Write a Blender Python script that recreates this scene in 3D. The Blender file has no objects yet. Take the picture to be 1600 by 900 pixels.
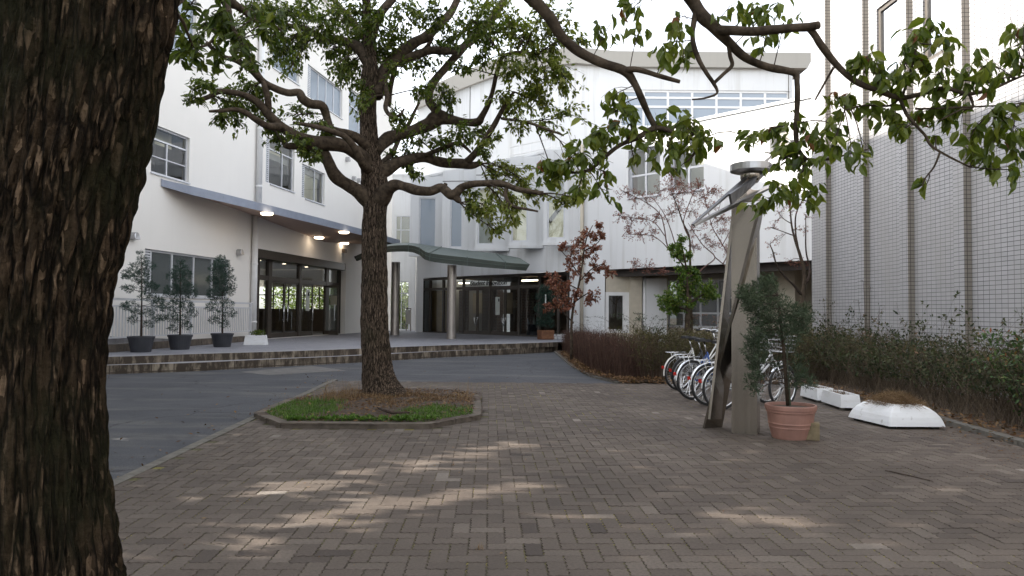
import bpy, math, random
from mathutils import Vector, Matrix, noise
random.seed(7)
R = random.random
def U(a, b): return random.uniform(a, b)
scene = bpy.context.scene
COL = scene.collection
F = 1155.0; H = 1.42
CM = Matrix.Rotation(math.radians(90) + math.atan(38.5 / F), 4, 'X') @ Matrix.Rotation(0.009, 4, 'Z')
CP = Vector((0, 0, H))
def ray(u, v): return (CM.to_3x3() @ Vector(((u - 800) / F, (450 - v) / F, -1)))
def P(u, v, Y):
    d = ray(u, v); return CP + d * (Y / d.y)
def G(u, v, z=0.0):
    d = ray(u, v); return CP + d * ((z - H) / d.z)
class Plane:
    """vertical wall plane: origin, horizontal direction of s, inward normal"""
    def __init__(s, O, D, N):
        s.O = Vector((O[0], O[1], 0)); s.D = Vector((D[0], D[1], 0)).normalized(); s.N = Vector((N[0], N[1], 0)).normalized()
    def at(s, a, z, d=0.0): return s.O + s.D * a + s.N * d + Vector((0, 0, z))
    def hit(s, u, v, d=0.0):
        r = ray(u, v); o = s.O + s.N * d
        t = (o - CP).dot(s.N) / r.dot(s.N)
        p = CP + r * t
        return (p - s.O).dot(s.D), p.z
    def s(s_, u, v=480, d=0.0): return s_.hit(u, v, d)[0]
# ------------------------------------------------------------------ mesh builder
class MB:
    def __init__(s): s.v = []; s.f = []; s.t = []; s.m = []; s.tone = 0.5; s.mi = 0
    def face(s, pts):
        b = len(s.v); s.v.extend(tuple(p) for p in pts); s.f.append(tuple(range(b, b + len(pts)))); s.t.append(s.tone); s.m.append(s.mi)
    def add(s, vs, fs):
        b = len(s.v); s.v.extend(tuple(p) for p in vs)
        for f in fs: s.f.append(tuple(b + i for i in f)); s.t.append(s.tone); s.m.append(s.mi)
    def hexa(s, p):  # p: 8 pts bottom 4 then top 4 (ccw)
        s.add(p, [(3, 2, 1, 0), (4, 5, 6, 7), (0, 1, 5, 4), (1, 2, 6, 5), (2, 3, 7, 6), (3, 0, 4, 7)])
    def box(s, c, size, rz=0.0, M=None):
        x, y, z = size[0] / 2, size[1] / 2, size[2] / 2
        m = (M or Matrix.Rotation(rz, 3, 'Z')); c = Vector(c)
        s.hexa([c + m @ Vector(q) for q in ((-x, -y, -z), (x, -y, -z), (x, y, -z), (-x, y, -z), (-x, -y, z), (x, -y, z), (x, y, z), (-x, y, z))])
    def pbox(s, pl, s0, s1, z0, z1, d0, d1):
        q = [pl.at(s0, z0, d0), pl.at(s1, z0, d0), pl.at(s1, z0, d1), pl.at(s0, z0, d1)]
        k = (q[1] - q[0]).cross(q[3] - q[0]).z
        if k < 0: q = [q[0], q[3], q[2], q[1]]
        s.hexa(q + [p + Vector((0, 0, z1 - z0)) for p in q])
    def beam(s, a, b, w, h=None, up=(0, 0, 1)):
        a = Vector(a); b = Vector(b); h = h or w; d = (b - a)
        if d.length < 1e-6: return
        d.normalize(); up = Vector(up)
        if abs(d.dot(up)) > 0.98: up = Vector((1, 0, 0))
        x = d.cross(up).normalized() * w / 2; y = x.cross(d).normalized() * h / 2
        s.add([a - x - y, a + x - y, a + x + y, a - x + y, b - x - y, b + x - y, b + x + y, b - x + y],
              [(3, 2, 1, 0), (4, 5, 6, 7), (0, 1, 5, 4), (1, 2, 6, 5), (2, 3, 7, 6), (3, 0, 4, 7)])
    def prism(s, poly, z0, z1):
        n = len(poly); a = sum(poly[i][0] * poly[(i + 1) % n][1] - poly[(i + 1) % n][0] * poly[i][1] for i in range(n))
        if a < 0: poly = poly[::-1]
        vs = [(p[0], p[1], z0) for p in poly] + [(p[0], p[1], z1) for p in poly]
        s.add(vs, [tuple(range(n - 1, -1, -1)), tuple(range(n, 2 * n))] + [(i, (i + 1) % n, n + (i + 1) % n, n + i) for i in range(n)])
    def tube(s, pts, rad, sides=8, cap=True):
        pts = [Vector(p) for p in pts]; n = len(pts)
        if not hasattr(rad, '__len__'): rad = [rad] * n
        b = len(s.v); prev = None
        for i, p in enumerate(pts):
            d = (pts[min(i + 1, n - 1)] - pts[max(i - 1, 0)])
            d = d.normalized() if d.length > 1e-7 else Vector((0, 0, 1))
            if prev is None:
                x = d.cross(Vector((0, 0, 1)));
                if x.length < 1e-3: x = Vector((1, 0, 0))
            else: x = prev - d * prev.dot(d)
            x.normalize(); prev = x; y = d.cross(x)
            for k in range(sides):
                a = 2 * math.pi * k / sides
                s.v.append(tuple(p + (x * math.cos(a) + y * math.sin(a)) * rad[i]))
        for i in range(n - 1):
            for k in range(sides):
                q = b + i * sides; k2 = (k + 1) % sides
                s.f.append((q + k, q + k2, q + sides + k2, q + sides + k)); s.t.append(s.tone); s.m.append(s.mi)
        if cap:
            s.f.append(tuple(b + k for k in range(sides - 1, -1, -1))); s.t.append(s.tone); s.m.append(s.mi)
            s.f.append(tuple(b + (n - 1) * sides + k for k in range(sides))); s.t.append(s.tone); s.m.append(s.mi)
    def lathe(s, prof, c, sides=24, sx=1.0, sy=1.0):
        c = Vector(c); b = len(s.v)
        for r, z in prof:
            for k in range(sides):
                a = 2 * math.pi * k / sides; s.v.append((c.x + r * sx * math.cos(a), c.y + r * sy * math.sin(a), c.z + z))
        for i in range(len(prof) - 1):
            for k in range(sides):
                q = b + i * sides; k2 = (k + 1) % sides
                s.f.append((q + k, q + k2, q + sides + k2, q + sides + k)); s.t.append(s.tone); s.m.append(s.mi)
    def disc(s, c, r, n, sides=20):
        n = Vector(n).normalized(); x = n.orthogonal().normalized(); y = n.cross(x); c = Vector(c)
        s.face([c + (x * math.cos(2 * math.pi * k / sides) + y * math.sin(2 * math.pi * k / sides)) * r for k in range(sides)])
    def merge(s, o, mi):
        b = len(s.v); s.v.extend(o.v); s.f.extend(tuple(i + b for i in f) for f in o.f); s.t.extend(o.t); s.m.extend([mi] * len(o.f)); return s
    def build(s, name, mat, parent=None, smooth=False, uv=True, loc=None):
        me = bpy.data.meshes.new(name)
        vs = s.v
        if loc is not None:
            lx, ly, lz = loc; vs = [(a - lx, b - ly, c - lz) for a, b, c in vs]
        me.from_pydata(vs, [], s.f)
        mats = mat if isinstance(mat, (list, tuple)) else [mat]
        for m in mats: me.materials.append(m)
        if len(mats) > 1: me.polygons.foreach_set('material_index', s.m)
        at = me.attributes.new('tone', 'FLOAT', 'FACE'); at.data.foreach_set('value', s.t)
        if smooth: me.polygons.foreach_set('use_smooth', [True] * len(me.polygons))
        if uv:
            me.update(); L = me.uv_layers.new(name='UVMap'); co = [0.0] * (2 * len(me.loops))
            for p in me.polygons:
                n = p.normal
                if abs(n.z) > 0.75:
                    for li in p.loop_indices:
                        c = s.v[me.loops[li].vertex_index]; co[2 * li] = c[0]; co[2 * li + 1] = c[1]
                else:
                    l = math.hypot(n.x, n.y) or 1; tx, ty = -n.y / l, n.x / l
                    for li in p.loop_indices:
                        c = s.v[me.loops[li].vertex_index]; co[2 * li] = c[0] * tx + c[1] * ty; co[2 * li + 1] = c[2]
            L.data.foreach_set('uv', co)
        o = bpy.data.objects.new(name, me); COL.objects.link(o)
        if loc is not None: o.location = loc
        if parent is not None:
            o.parent = parent
            if loc is None or parent.parent is not None or True:
                o.matrix_parent_inverse = world_of(parent).inverted()
        return o
def world_of(o):
    m = Matrix.Translation(o.location) @ o.rotation_euler.to_matrix().to_4x4()
    if o.parent is not None: m = world_of(o.parent) @ o.matrix_parent_inverse @ m
    return m
def tag(o, label=None, cat=None, group=None, kind=None):
    if label: o['label'] = label
    if cat: o['category'] = cat
    if group: o['group'] = group
    if kind: o['kind'] = kind
    return o
def thing(name, label, cat, loc=(0, 0, 0), group=None):
    o = bpy.data.objects.new(name, None); COL.objects.link(o); o.location = loc; o.empty_display_size = 0.2
    return tag(o, label, cat, group)
def copy_tree(o, parent=None):
    c = o.copy(); COL.objects.link(c)
    if parent is not None: c.parent = parent
    for ch in list(o.children): copy_tree(ch, c)
    return c
def smoothpts(pts, n=5, wob=0.0):
    """Catmull-Rom over points (each a Vector plus trailing radius)"""
    out = []
    m = len(pts)
    for i in range(m - 1):
        p0 = pts[max(i - 1, 0)]; p1 = pts[i]; p2 = pts[i + 1]; p3 = pts[min(i + 2, m - 1)]
        for k in range(n):
            t = k / n
            q = [0.5 * (2 * b + (c - a) * t + (2 * a - 5 * b + 4 * c - d) * t * t + (3 * b - a - 3 * c + d) * t ** 3) for a, b, c, d in zip(p0, p1, p2, p3)]
            out.append(q)
    out.append(list(pts[-1]))
    if wob:
        for q in out[1:]:
            nv = noise.noise_vector(Vector(q[:3]) * 3.1)
            for k in range(3): q[k] += nv[k] * wob
    return out
# ------------------------------------------------------------------ materials
def newmat(name):
    m = bpy.data.materials.new(name); m.use_nodes = True; nt = m.node_tree; nt.nodes.clear()
    out = nt.nodes.new('ShaderNodeOutputMaterial'); b = nt.nodes.new('ShaderNodeBsdfPrincipled')
    nt.links.new(b.outputs[0], out.inputs[0]); return m, nt, b, out
def nd(nt, t, **kw):
    n = nt.nodes.new(t)
    for k, v in kw.items():
        if k.startswith('i_'):
            key = k[2:]; n.inputs[int(key) if key.isdigit() else key].default_value = v
        else: setattr(n, k, v)
    return n
def c4(c): return (c[0], c[1], c[2], 1.0)
def ramp(nt, fac, stops):
    r = nt.nodes.new('ShaderNodeValToRGB'); e = r.color_ramp.elements
    while len(e) < len(stops): e.new(0.5)
    for k, (p, c) in enumerate(stops): e[k].position = p; e[k].color = c4(c)
    nt.links.new(fac, r.inputs[0]); return r.outputs[0]
def mixc(nt, fac, a, b, mode='MIX'):
    m = nd(nt, 'ShaderNodeMix', data_type='RGBA', blend_type=mode)
    for s, x in ((0, fac), (6, a), (7, b)):
        if isinstance(x, (int, float)): m.inputs[s].default_value = x
        elif isinstance(x, tuple): m.inputs[s].default_value = c4(x)
        else: nt.links.new(x, m.inputs[s])
    return m.outputs[2]
def noise_out(nt, scale, detail=4, rough=0.55, vec=None, mapscale=None, coord='Object'):
    tc = nd(nt, 'ShaderNodeTexCoord'); v = tc.outputs[coord]
    if mapscale:
        mp = nd(nt, 'ShaderNodeMapping'); mp.inputs['Scale'].default_value = mapscale; nt.links.new(v, mp.inputs[0]); v = mp.outputs[0]
    n = nd(nt, 'ShaderNodeTexNoise'); n.inputs['Scale'].default_value = scale; n.inputs['Detail'].default_value = detail; n.inputs['Roughness'].default_value = rough
    nt.links.new(v, n.inputs['Vector']); return n.outputs['Fac']
def bump(nt, b, h, strength=0.3, dist=0.01):
    n = nd(nt, 'ShaderNodeBump'); n.inputs['Strength'].default_value = strength; n.inputs['Distance'].default_value = dist
    nt.links.new(h, n.inputs['Height']); nt.links.new(n.outputs[0], b.inputs['Normal'])
def simple(name, col, rough=0.6, metal=0.0, var=0.12, scale=6.0, spec=0.5, bumpy=0.0, bscale=60):
    m, nt, b, out = newmat(name)
    n = noise_out(nt, scale)
    d = tuple(max(0, x * (1 - var)) for x in col); e = tuple(x * (1 + var) for x in col)
    nt.links.new(ramp(nt, n, [(0.3, d), (0.7, e)]), b.inputs['Base Color'])
    b.inputs['Roughness'].default_value = rough; b.inputs['Metallic'].default_value = metal; b.inputs['Specular IOR Level'].default_value = spec
    if bumpy: bump(nt, b, noise_out(nt, bscale, 3), bumpy, 0.01)
    return m
def wallmat(name, col, streak=(0.62, 0.60, 0.55), amount=0.5, rough=0.75):
    m, nt, b, out = newmat(name)
    s = noise_out(nt, 1.0, 5, 0.6, mapscale=(3.2, 3.2, 0.16)); big = noise_out(nt, 0.5, 3)
    f = ramp(nt, s, [(0.52, (0, 0, 0)), (0.78, (1, 1, 1))])
    mu = nd(nt, 'ShaderNodeMath', operation='MULTIPLY'); nt.links.new(f, mu.inputs[0]); mu.inputs[1].default_value = amount
    base = ramp(nt, big, [(0.3, tuple(x * 0.96 for x in col)), (0.7, col)])
    nt.links.new(mixc(nt, mu.outputs[0], base, streak), b.inputs['Base Color'])
    b.inputs['Roughness'].default_value = rough; b.inputs['Specular IOR Level'].default_value = 0.25
    bump(nt, b, noise_out(nt, 40, 3), 0.12, 0.01)
    return m
def brickmat(name, c1, c2, mortar, bw, rh, ms, offset=0.5, rough=0.5, stain=None, bumps=0.4, spec=0.5, mapr=None):
    m, nt, b, out = newmat(name)
    tc = nd(nt, 'ShaderNodeTexCoord'); mp = nd(nt, 'ShaderNodeMapping'); nt.links.new(tc.outputs['UV'], mp.inputs[0])
    if mapr: mp.inputs['Rotation'].default_value = (0, 0, mapr)
    br = nd(nt, 'ShaderNodeTexBrick'); br.offset = offset; br.squash = 1.0
    br.inputs['Scale'].default_value = 1.0; br.inputs['Brick Width'].default_value = bw; br.inputs['Row Height'].default_value = rh
    br.inputs['Mortar Size'].default_value = ms; br.inputs['Mortar Smooth'].default_value = 0.1
    br.inputs['Color1'].default_value = c4(c1); br.inputs['Color2'].default_value = c4(c2); br.inputs['Mortar'].default_value = c4(mortar)
    nt.links.new(mp.outputs[0], br.inputs['Vector'])
    col = br.outputs['Color']
    if stain:
        sc, fr, to, c, msc = stain
        n = noise_out(nt, sc, 5, 0.65, mapscale=msc)
        col = mixc(nt, ramp(nt, n, [(fr, (0, 0, 0)), (to, (1, 1, 1))]), col, c)
    nt.links.new(col, b.inputs['Base Color']); b.inputs['Roughness'].default_value = rough; b.inputs['Specular IOR Level'].default_value = spec
    inv = nd(nt, 'ShaderNodeMath', operation='SUBTRACT'); inv.inputs[0].default_value = 1.0; nt.links.new(br.outputs['Fac'], inv.inputs[1])
    bump(nt, b, inv.outputs[0], bumps, 0.004)
    return m
def glassmat(name, tint=(0.75, 0.82, 0.82), refl=0.08, rough=0.01, body=None, bodyfac=0.0):
    m = bpy.data.materials.new(name); m.use_nodes = True; nt = m.node_tree; nt.nodes.clear()
    out = nd(nt, 'ShaderNodeOutputMaterial'); tr = nd(nt, 'ShaderNodeBsdfTransparent'); gl = nd(nt, 'ShaderNodeBsdfGlossy'); mx = nd(nt, 'ShaderNodeMixShader'); fr = nd(nt, 'ShaderNodeFresnel')
    tr.inputs[0].default_value = c4(tint); gl.inputs['Roughness'].default_value = rough; gl.inputs['Color'].default_value = (0.95, 0.97, 1, 1); fr.inputs[0].default_value = 1.5
    ad = nd(nt, 'ShaderNodeMath', operation='ADD', use_clamp=True); nt.links.new(fr.outputs[0], ad.inputs[0]); ad.inputs[1].default_value = refl
    nt.links.new(ad.outputs[0], mx.inputs[0])
    src = tr.outputs[0]
    if body:
        df = nd(nt, 'ShaderNodeBsdfDiffuse'); df.inputs[0].default_value = c4(body); m2 = nd(nt, 'ShaderNodeMixShader'); m2.inputs[0].default_value = bodyfac
        nt.links.new(tr.outputs[0], m2.inputs[1]); nt.links.new(df.outputs[0], m2.inputs[2]); src = m2.outputs[0]
    nt.links.new(src, mx.inputs[1]); nt.links.new(gl.outputs[0], mx.inputs[2]); nt.links.new(mx.outputs[0], out.inputs[0])
    return m
def leafmat(name, stops, trans=0.35, rough=0.45, spec=0.4):
    m, nt, b, out = newmat(name)
    at = nd(nt, 'ShaderNodeAttribute'); at.attribute_name = 'tone'
    col = ramp(nt, at.outputs['Fac'], stops)
    n = noise_out(nt, 9.0, 2); col = mixc(nt, 0.35, col, mixc(nt, 1.0, col, ramp(nt, n, [(0.3, (0.5, 0.5, 0.5)), (0.7, (1.3, 1.3, 1.1))]), 'MULTIPLY'))
    nt.links.new(col, b.inputs['Base Color']); b.inputs['Roughness'].default_value = rough; b.inputs['Specular IOR Level'].default_value = spec
    if trans:
        tl = nd(nt, 'ShaderNodeBsdfTranslucent'); nt.links.new(mixc(nt, 1.0, col, (1.0, 1.15, 0.6), 'MULTIPLY'), tl.inputs[0])
        mx = nd(nt, 'ShaderNodeMixShader'); mx.inputs[0].default_value = trans
        nt.links.new(b.outputs[0], mx.inputs[1]); nt.links.new(tl.outputs[0], mx.inputs[2]); nt.links.new(mx.outputs[0], out.inputs[0])
    return m
def emit(name, col, st):
    m = bpy.data.materials.new(name); m.use_nodes = True; nt = m.node_tree; nt.nodes.clear()
    out = nd(nt, 'ShaderNodeOutputMaterial'); e = nd(nt, 'ShaderNodeEmission'); e.inputs[0].default_value = c4(col); e.inputs[1].default_value = st
    nt.links.new(e.outputs[0], out.inputs[0]); return m
def tonemat(name, stops, rough=0.85, moss=None, bumps=0.3, bscale=90, spec=0.3, blotch=None):
    m, nt, b, out = newmat(name)
    at = nd(nt, 'ShaderNodeAttribute'); at.attribute_name = 'tone'
    col = ramp(nt, at.outputs['Fac'], stops)
    n = noise_out(nt, 55.0, 5, 0.7); col = mixc(nt, 0.7, col, mixc(nt, 1.0, col, ramp(nt, n, [(0.25, (0.55, 0.55, 0.55)), (0.75, (1.4, 1.4, 1.4))]), 'MULTIPLY'))
    if blotch:
        sc, f0, f1, c, am = blotch
        n2 = noise_out(nt, sc, 4, 0.6); f = ramp(nt, n2, [(f0, (0, 0, 0)), (f1, (am, am, am))]); col = mixc(nt, f, col, c)
    nt.links.new(col, b.inputs['Base Color']); b.inputs['Roughness'].default_value = rough; b.inputs['Specular IOR Level'].default_value = spec
    bump(nt, b, noise_out(nt, bscale, 4), bumps, 0.004)
    return m
M = {}
M['white'] = wallmat('white_render', (0.83, 0.805, 0.765), (0.74, 0.715, 0.67), 0.22)
M['hallwhite'] = wallmat('hall_panel_white', (0.70, 0.71, 0.72), (0.42, 0.41, 0.38), 0.55)
M['fascia'] = wallmat('concrete_fascia', (0.36, 0.345, 0.315), (0.30, 0.29, 0.27), 0.3)
M['cream'] = simple('cream_wall', (0.52, 0.47, 0.38), 0.8, var=0.06)
M['interior'] = simple('interior_wall_paint', (0.42, 0.40, 0.36), 0.85, var=0.1, scale=1.2)
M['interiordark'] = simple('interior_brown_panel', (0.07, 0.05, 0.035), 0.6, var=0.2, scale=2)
M['partition'] = simple('brown_screen', (0.17, 0.14, 0.12), 0.7, var=0.15, scale=3)
M['curtain'] = simple('blind_fabric', (0.80, 0.72, 0.53), 0.9, var=0.08, scale=1.5)
M['tan'] = simple('tan_panel', (0.50, 0.35, 0.14), 0.7, var=0.1)
M['alu'] = simple('aluminium_frame', (0.62, 0.63, 0.66), 0.45, 0.25, var=0.05)
M['rail'] = simple('painted_rail', (0.60, 0.605, 0.63), 0.45, 0.1, var=0.05)
M['bronze'] = simple('bronze_frame', (0.060, 0.048, 0.038), 0.45, 0.3, var=0.1)
M['bronzelight'] = simple('grey_bronze_frame', (0.13, 0.115, 0.10), 0.45, 0.4, var=0.1)
M['glass'] = glassmat('window_glass', (0.86, 0.90, 0.89), refl=0.06)
M['glassblue'] = glassmat('upper_window_glass', (0.55, 0.62, 0.70), 0.04, 0.01, (0.46, 0.54, 0.64), 0.55)
M['glasswarm'] = glassmat('warm_grey_glass', (0.5, 0.5, 0.48), 0.03, 0.02, (0.07, 0.07, 0.065), 0.7)
M['frost'] = glassmat('frosted_glass', (0.5, 0.55, 0.56), 0.05, 0.15, (0.16, 0.18, 0.18), 0.55)
M['pipe'] = simple('white_pipe', (0.74, 0.74, 0.74), 0.4, var=0.04)
M['canopyedge'] = simple('blue_grey_canopy_edge', (0.24, 0.27, 0.34), 0.45, 0.2, var=0.08)
M['soffit'] = simple('brown_grey_soffit', (0.38, 0.275, 0.225), 0.7, var=0.05)
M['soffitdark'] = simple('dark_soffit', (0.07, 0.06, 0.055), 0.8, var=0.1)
M['copperdark'] = simple('dark_olive_canopy_fascia', (0.040, 0.050, 0.042), 0.5, 0.3, var=0.2, scale=2.5)
M['copper'] = simple('green_grey_roof_metal', (0.075, 0.10, 0.09), 0.5, 0.35, var=0.15, scale=2.5)
M['steel'] = simple('stainless_column', (0.48, 0.44, 0.41), 0.32, 0.85, var=0.08, scale=3)
M['lampfaint'] = emit('faint_ceiling_strip', (1.0, 0.86, 0.62), 2.2)
M['lamp'] = emit('warm_lamp_glow', (1.0, 0.80, 0.58), 3.2)
M['lampdim'] = emit('downlight_glow', (1.0, 0.84, 0.6), 3.0)
M['darksteel'] = simple('dark_steel_blade', (0.20, 0.20, 0.205), 0.3, 0.9, var=0.08)
M['chrome'] = simple('chrome', (0.72, 0.73, 0.75), 0.18, 1.0, var=0.03)
M['chromedull'] = simple('dull_steel', (0.40, 0.40, 0.41), 0.28, 0.9, var=0.06)
M['rubber'] = simple('black_rubber', (0.022, 0.022, 0.024), 0.7, var=0.2)
M['blackplastic'] = simple('charcoal_pot_plastic', (0.035, 0.037, 0.045), 0.5, var=0.15)
M['redlens'] = simple('red_reflector', (0.55, 0.03, 0.02), 0.2, var=0.05)
M['orangelens'] = simple('orange_reflector', (0.7, 0.28, 0.02), 0.2, var=0.05)
M['terracotta'] = simple('terracotta_plastic', (0.31, 0.165, 0.13), 0.6, var=0.16, scale=5)
M['wood'] = simple('brown_wood', (0.20, 0.09, 0.045), 0.7, var=0.3, scale=12)
M['paper'] = simple('paper_notice', (0.62, 0.66, 0.62), 0.9, var=0.03)
M['papercream'] = simple('cream_notice', (0.66, 0.60, 0.46), 0.9, var=0.03)
M['ink'] = simple('black_ink', (0.012, 0.012, 0.012), 0.7, var=0.05)
M['soil'] = simple('dark_soil', (0.066, 0.045, 0.032), 0.95, var=0.4, scale=14, bumpy=0.8, bscale=25)
M['bedsoil'] = simple('leaf_litter_soil', (0.085, 0.058, 0.038), 0.95, var=0.45, scale=9, bumpy=0.8, bscale=20)
M['stoneblock'] = simple('yellowish_stone', (0.19, 0.15, 0.09), 0.9, var=0.3, scale=14, bumpy=0.4)
M['kerb'] = simple('grey_kerb_stone', (0.125, 0.115, 0.10), 0.9, var=0.3, scale=8, bumpy=0.4, bscale=80)
M['kerbbrown'] = simple('brown_kerb_stone', (0.105, 0.085, 0.068), 0.9, var=0.35, scale=8, bumpy=0.4, bscale=80)
M['stem'] = simple('dark_green_stake', (0.05, 0.06, 0.035), 0.6, var=0.2)
def planterpaint():
    m, nt, b, out = newmat('scuffed_white_paint')
    n = noise_out(nt, 7.0, 6, 0.7); g = noise_out(nt, 2.0, 5, 0.7, mapscale=(1, 1, 3))
    c = mixc(nt, ramp(nt, n, [(0.60, (0, 0, 0)), (0.72, (0.75,) * 3)]), (0.78, 0.79, 0.81), (0.33, 0.31, 0.28))
    c = mixc(nt, ramp(nt, g, [(0.48, (0, 0, 0)), (0.75, (0.45,) * 3)]), c, (0.52, 0.50, 0.45))
    nt.links.new(c, b.inputs['Base Color']); b.inputs['Roughness'].default_value = 0.6; bump(nt, b, n, 0.2, 0.004); return m
M['whiteplanter'] = planterpaint()
M['bluecloth'] = simple('pale_blue_bag', (0.40, 0.48, 0.62), 0.8, var=0.1)
M['darkcloth'] = simple('navy_umbrella_stand', (0.02, 0.025, 0.04), 0.6, var=0.1)
# tile wall, brick, deck tiles, step stones
M['tile'] = brickmat('pale_grey_wall_tile', (0.385, 0.38, 0.395), (0.335, 0.335, 0.345), (0.035, 0.035, 0.04), 0.152, 0.0785, 0.0055, 0.0, 0.35, bumps=0.25, stain=(0.7, 0.45, 0.9, (0.30, 0.29, 0.28), (1, 1, 0.3)))
M['brick'] = brickmat('red_brick', (0.17, 0.085, 0.055), (0.12, 0.06, 0.045), (0.24, 0.21, 0.18), 0.22, 0.075, 0.012, 0.5, 0.9)
M['deck'] = brickmat('grey_deck_tile', (0.25, 0.255, 0.285), (0.205, 0.21, 0.24), (0.09, 0.09, 0.10), 0.15, 0.15, 0.006, 0.0, 0.6, stain=(0.8, 0.5, 0.8, (0.13, 0.13, 0.14), None), mapr=0.6)
M['stepstone'] = brickmat('step_riser_stone', (0.34, 0.29, 0.225), (0.20, 0.165, 0.125), (0.07, 0.055, 0.045), 0.24, 0.6, 0.012, 0.0, 0.85, stain=(2.2, 0.35, 0.56, (0.052, 0.039, 0.028), (2.5, 2.5, 0.9)))
M['tread'] = simple('step_tread_stone', (0.26, 0.255, 0.27), 0.7, var=0.2, scale=5)
M['asphalt'] = None
def asphalt():
    m, nt, b, out = newmat('asphalt')
    big = noise_out(nt, 0.55, 5, 0.6); st = noise_out(nt, 0.9, 4, 0.6, mapscale=(0.35, 1.6, 1))
    base = ramp(nt, big, [(0.3, (0.044, 0.047, 0.056)), (0.7, (0.072, 0.074, 0.083))])
    col = mixc(nt, ramp(nt, st, [(0.52, (0, 0, 0)), (0.75, (0.6, 0.6, 0.6))]), base, (0.15, 0.14, 0.13))
    bl = noise_out(nt, 1.7, 6, 0.7); col = mixc(nt, ramp(nt, bl, [(0.55, (0, 0, 0)), (0.68, (0.6, 0.6, 0.6))]), col, (0.036, 0.038, 0.044))
    tcv = nd(nt, 'ShaderNodeTexCoord'); vc = nd(nt, 'ShaderNodeTexVoronoi', feature='DISTANCE_TO_EDGE'); vc.inputs['Scale'].default_value = 0.35; nzc = nd(nt, 'ShaderNodeTexNoise'); nzc.inputs['Scale'].default_value = 1.5; nzc.inputs['Detail'].default_value = 5
    nt.links.new(tcv.outputs['Object'], nzc.inputs['Vector']); nt.links.new(mixc(nt, 0.6, tcv.outputs['Object'], nzc.outputs['Color'], 'ADD'), vc.inputs['Vector'])
    col = mixc(nt, ramp(nt, vc.outputs['Distance'], [(0.0, (0.8, 0.8, 0.8)), (0.006, (0, 0, 0))]), col, (0.018, 0.018, 0.02))
    g = noise_out(nt, 70, 4, 0.85); col = mixc(nt, 0.85, col, mixc(nt, 1.0, col, ramp(nt, g, [(0.35, (0.4, 0.4, 0.4)), (0.65, (1.75, 1.75, 1.75))]), 'MULTIPLY'))
    nt.links.new(col, b.inputs['Base Color']); b.inputs['Roughness'].default_value = 0.85; b.inputs['Specular IOR Level'].default_value = 0.3
    bump(nt, b, g, 0.5, 0.006); return m
M['asphalt'] = asphalt()
M['oldpatch'] = simple('worn_concrete_patch', (0.125, 0.12, 0.115), 0.9, var=0.25, scale=4, bumpy=0.3)
M['paver'] = tonemat('zigzag_paver', [(0.0, (0.058, 0.046, 0.041)), (0.45, (0.112, 0.090, 0.076)), (0.8, (0.162, 0.135, 0.115)), (1.0, (0.25, 0.22, 0.195))], 0.85, bumps=0.45, bscale=120,
                     blotch=(0.45, 0.45, 0.72, (0.062, 0.050, 0.042), 0.72))
def mossy():
    m, nt, b, out = newmat('mossy_joint_sand')
    n = noise_out(nt, 1.1, 4); f = noise_out(nt, 30, 3)
    c = ramp(nt, n, [(0.34, (0.050, 0.042, 0.030)), (0.50, (0.085, 0.078, 0.028)), (0.62, (0.25, 0.22, 0.045))])
    nt.links.new(mixc(nt, 1.0, c, ramp(nt, f, [(0.3, (0.5, 0.5, 0.5)), (0.7, (1.4, 1.4, 1.4))]), 'MULTIPLY'), b.inputs['Base Color']); b.inputs['Roughness'].default_value = 0.95; return m
M['moss'] = mossy()
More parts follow.
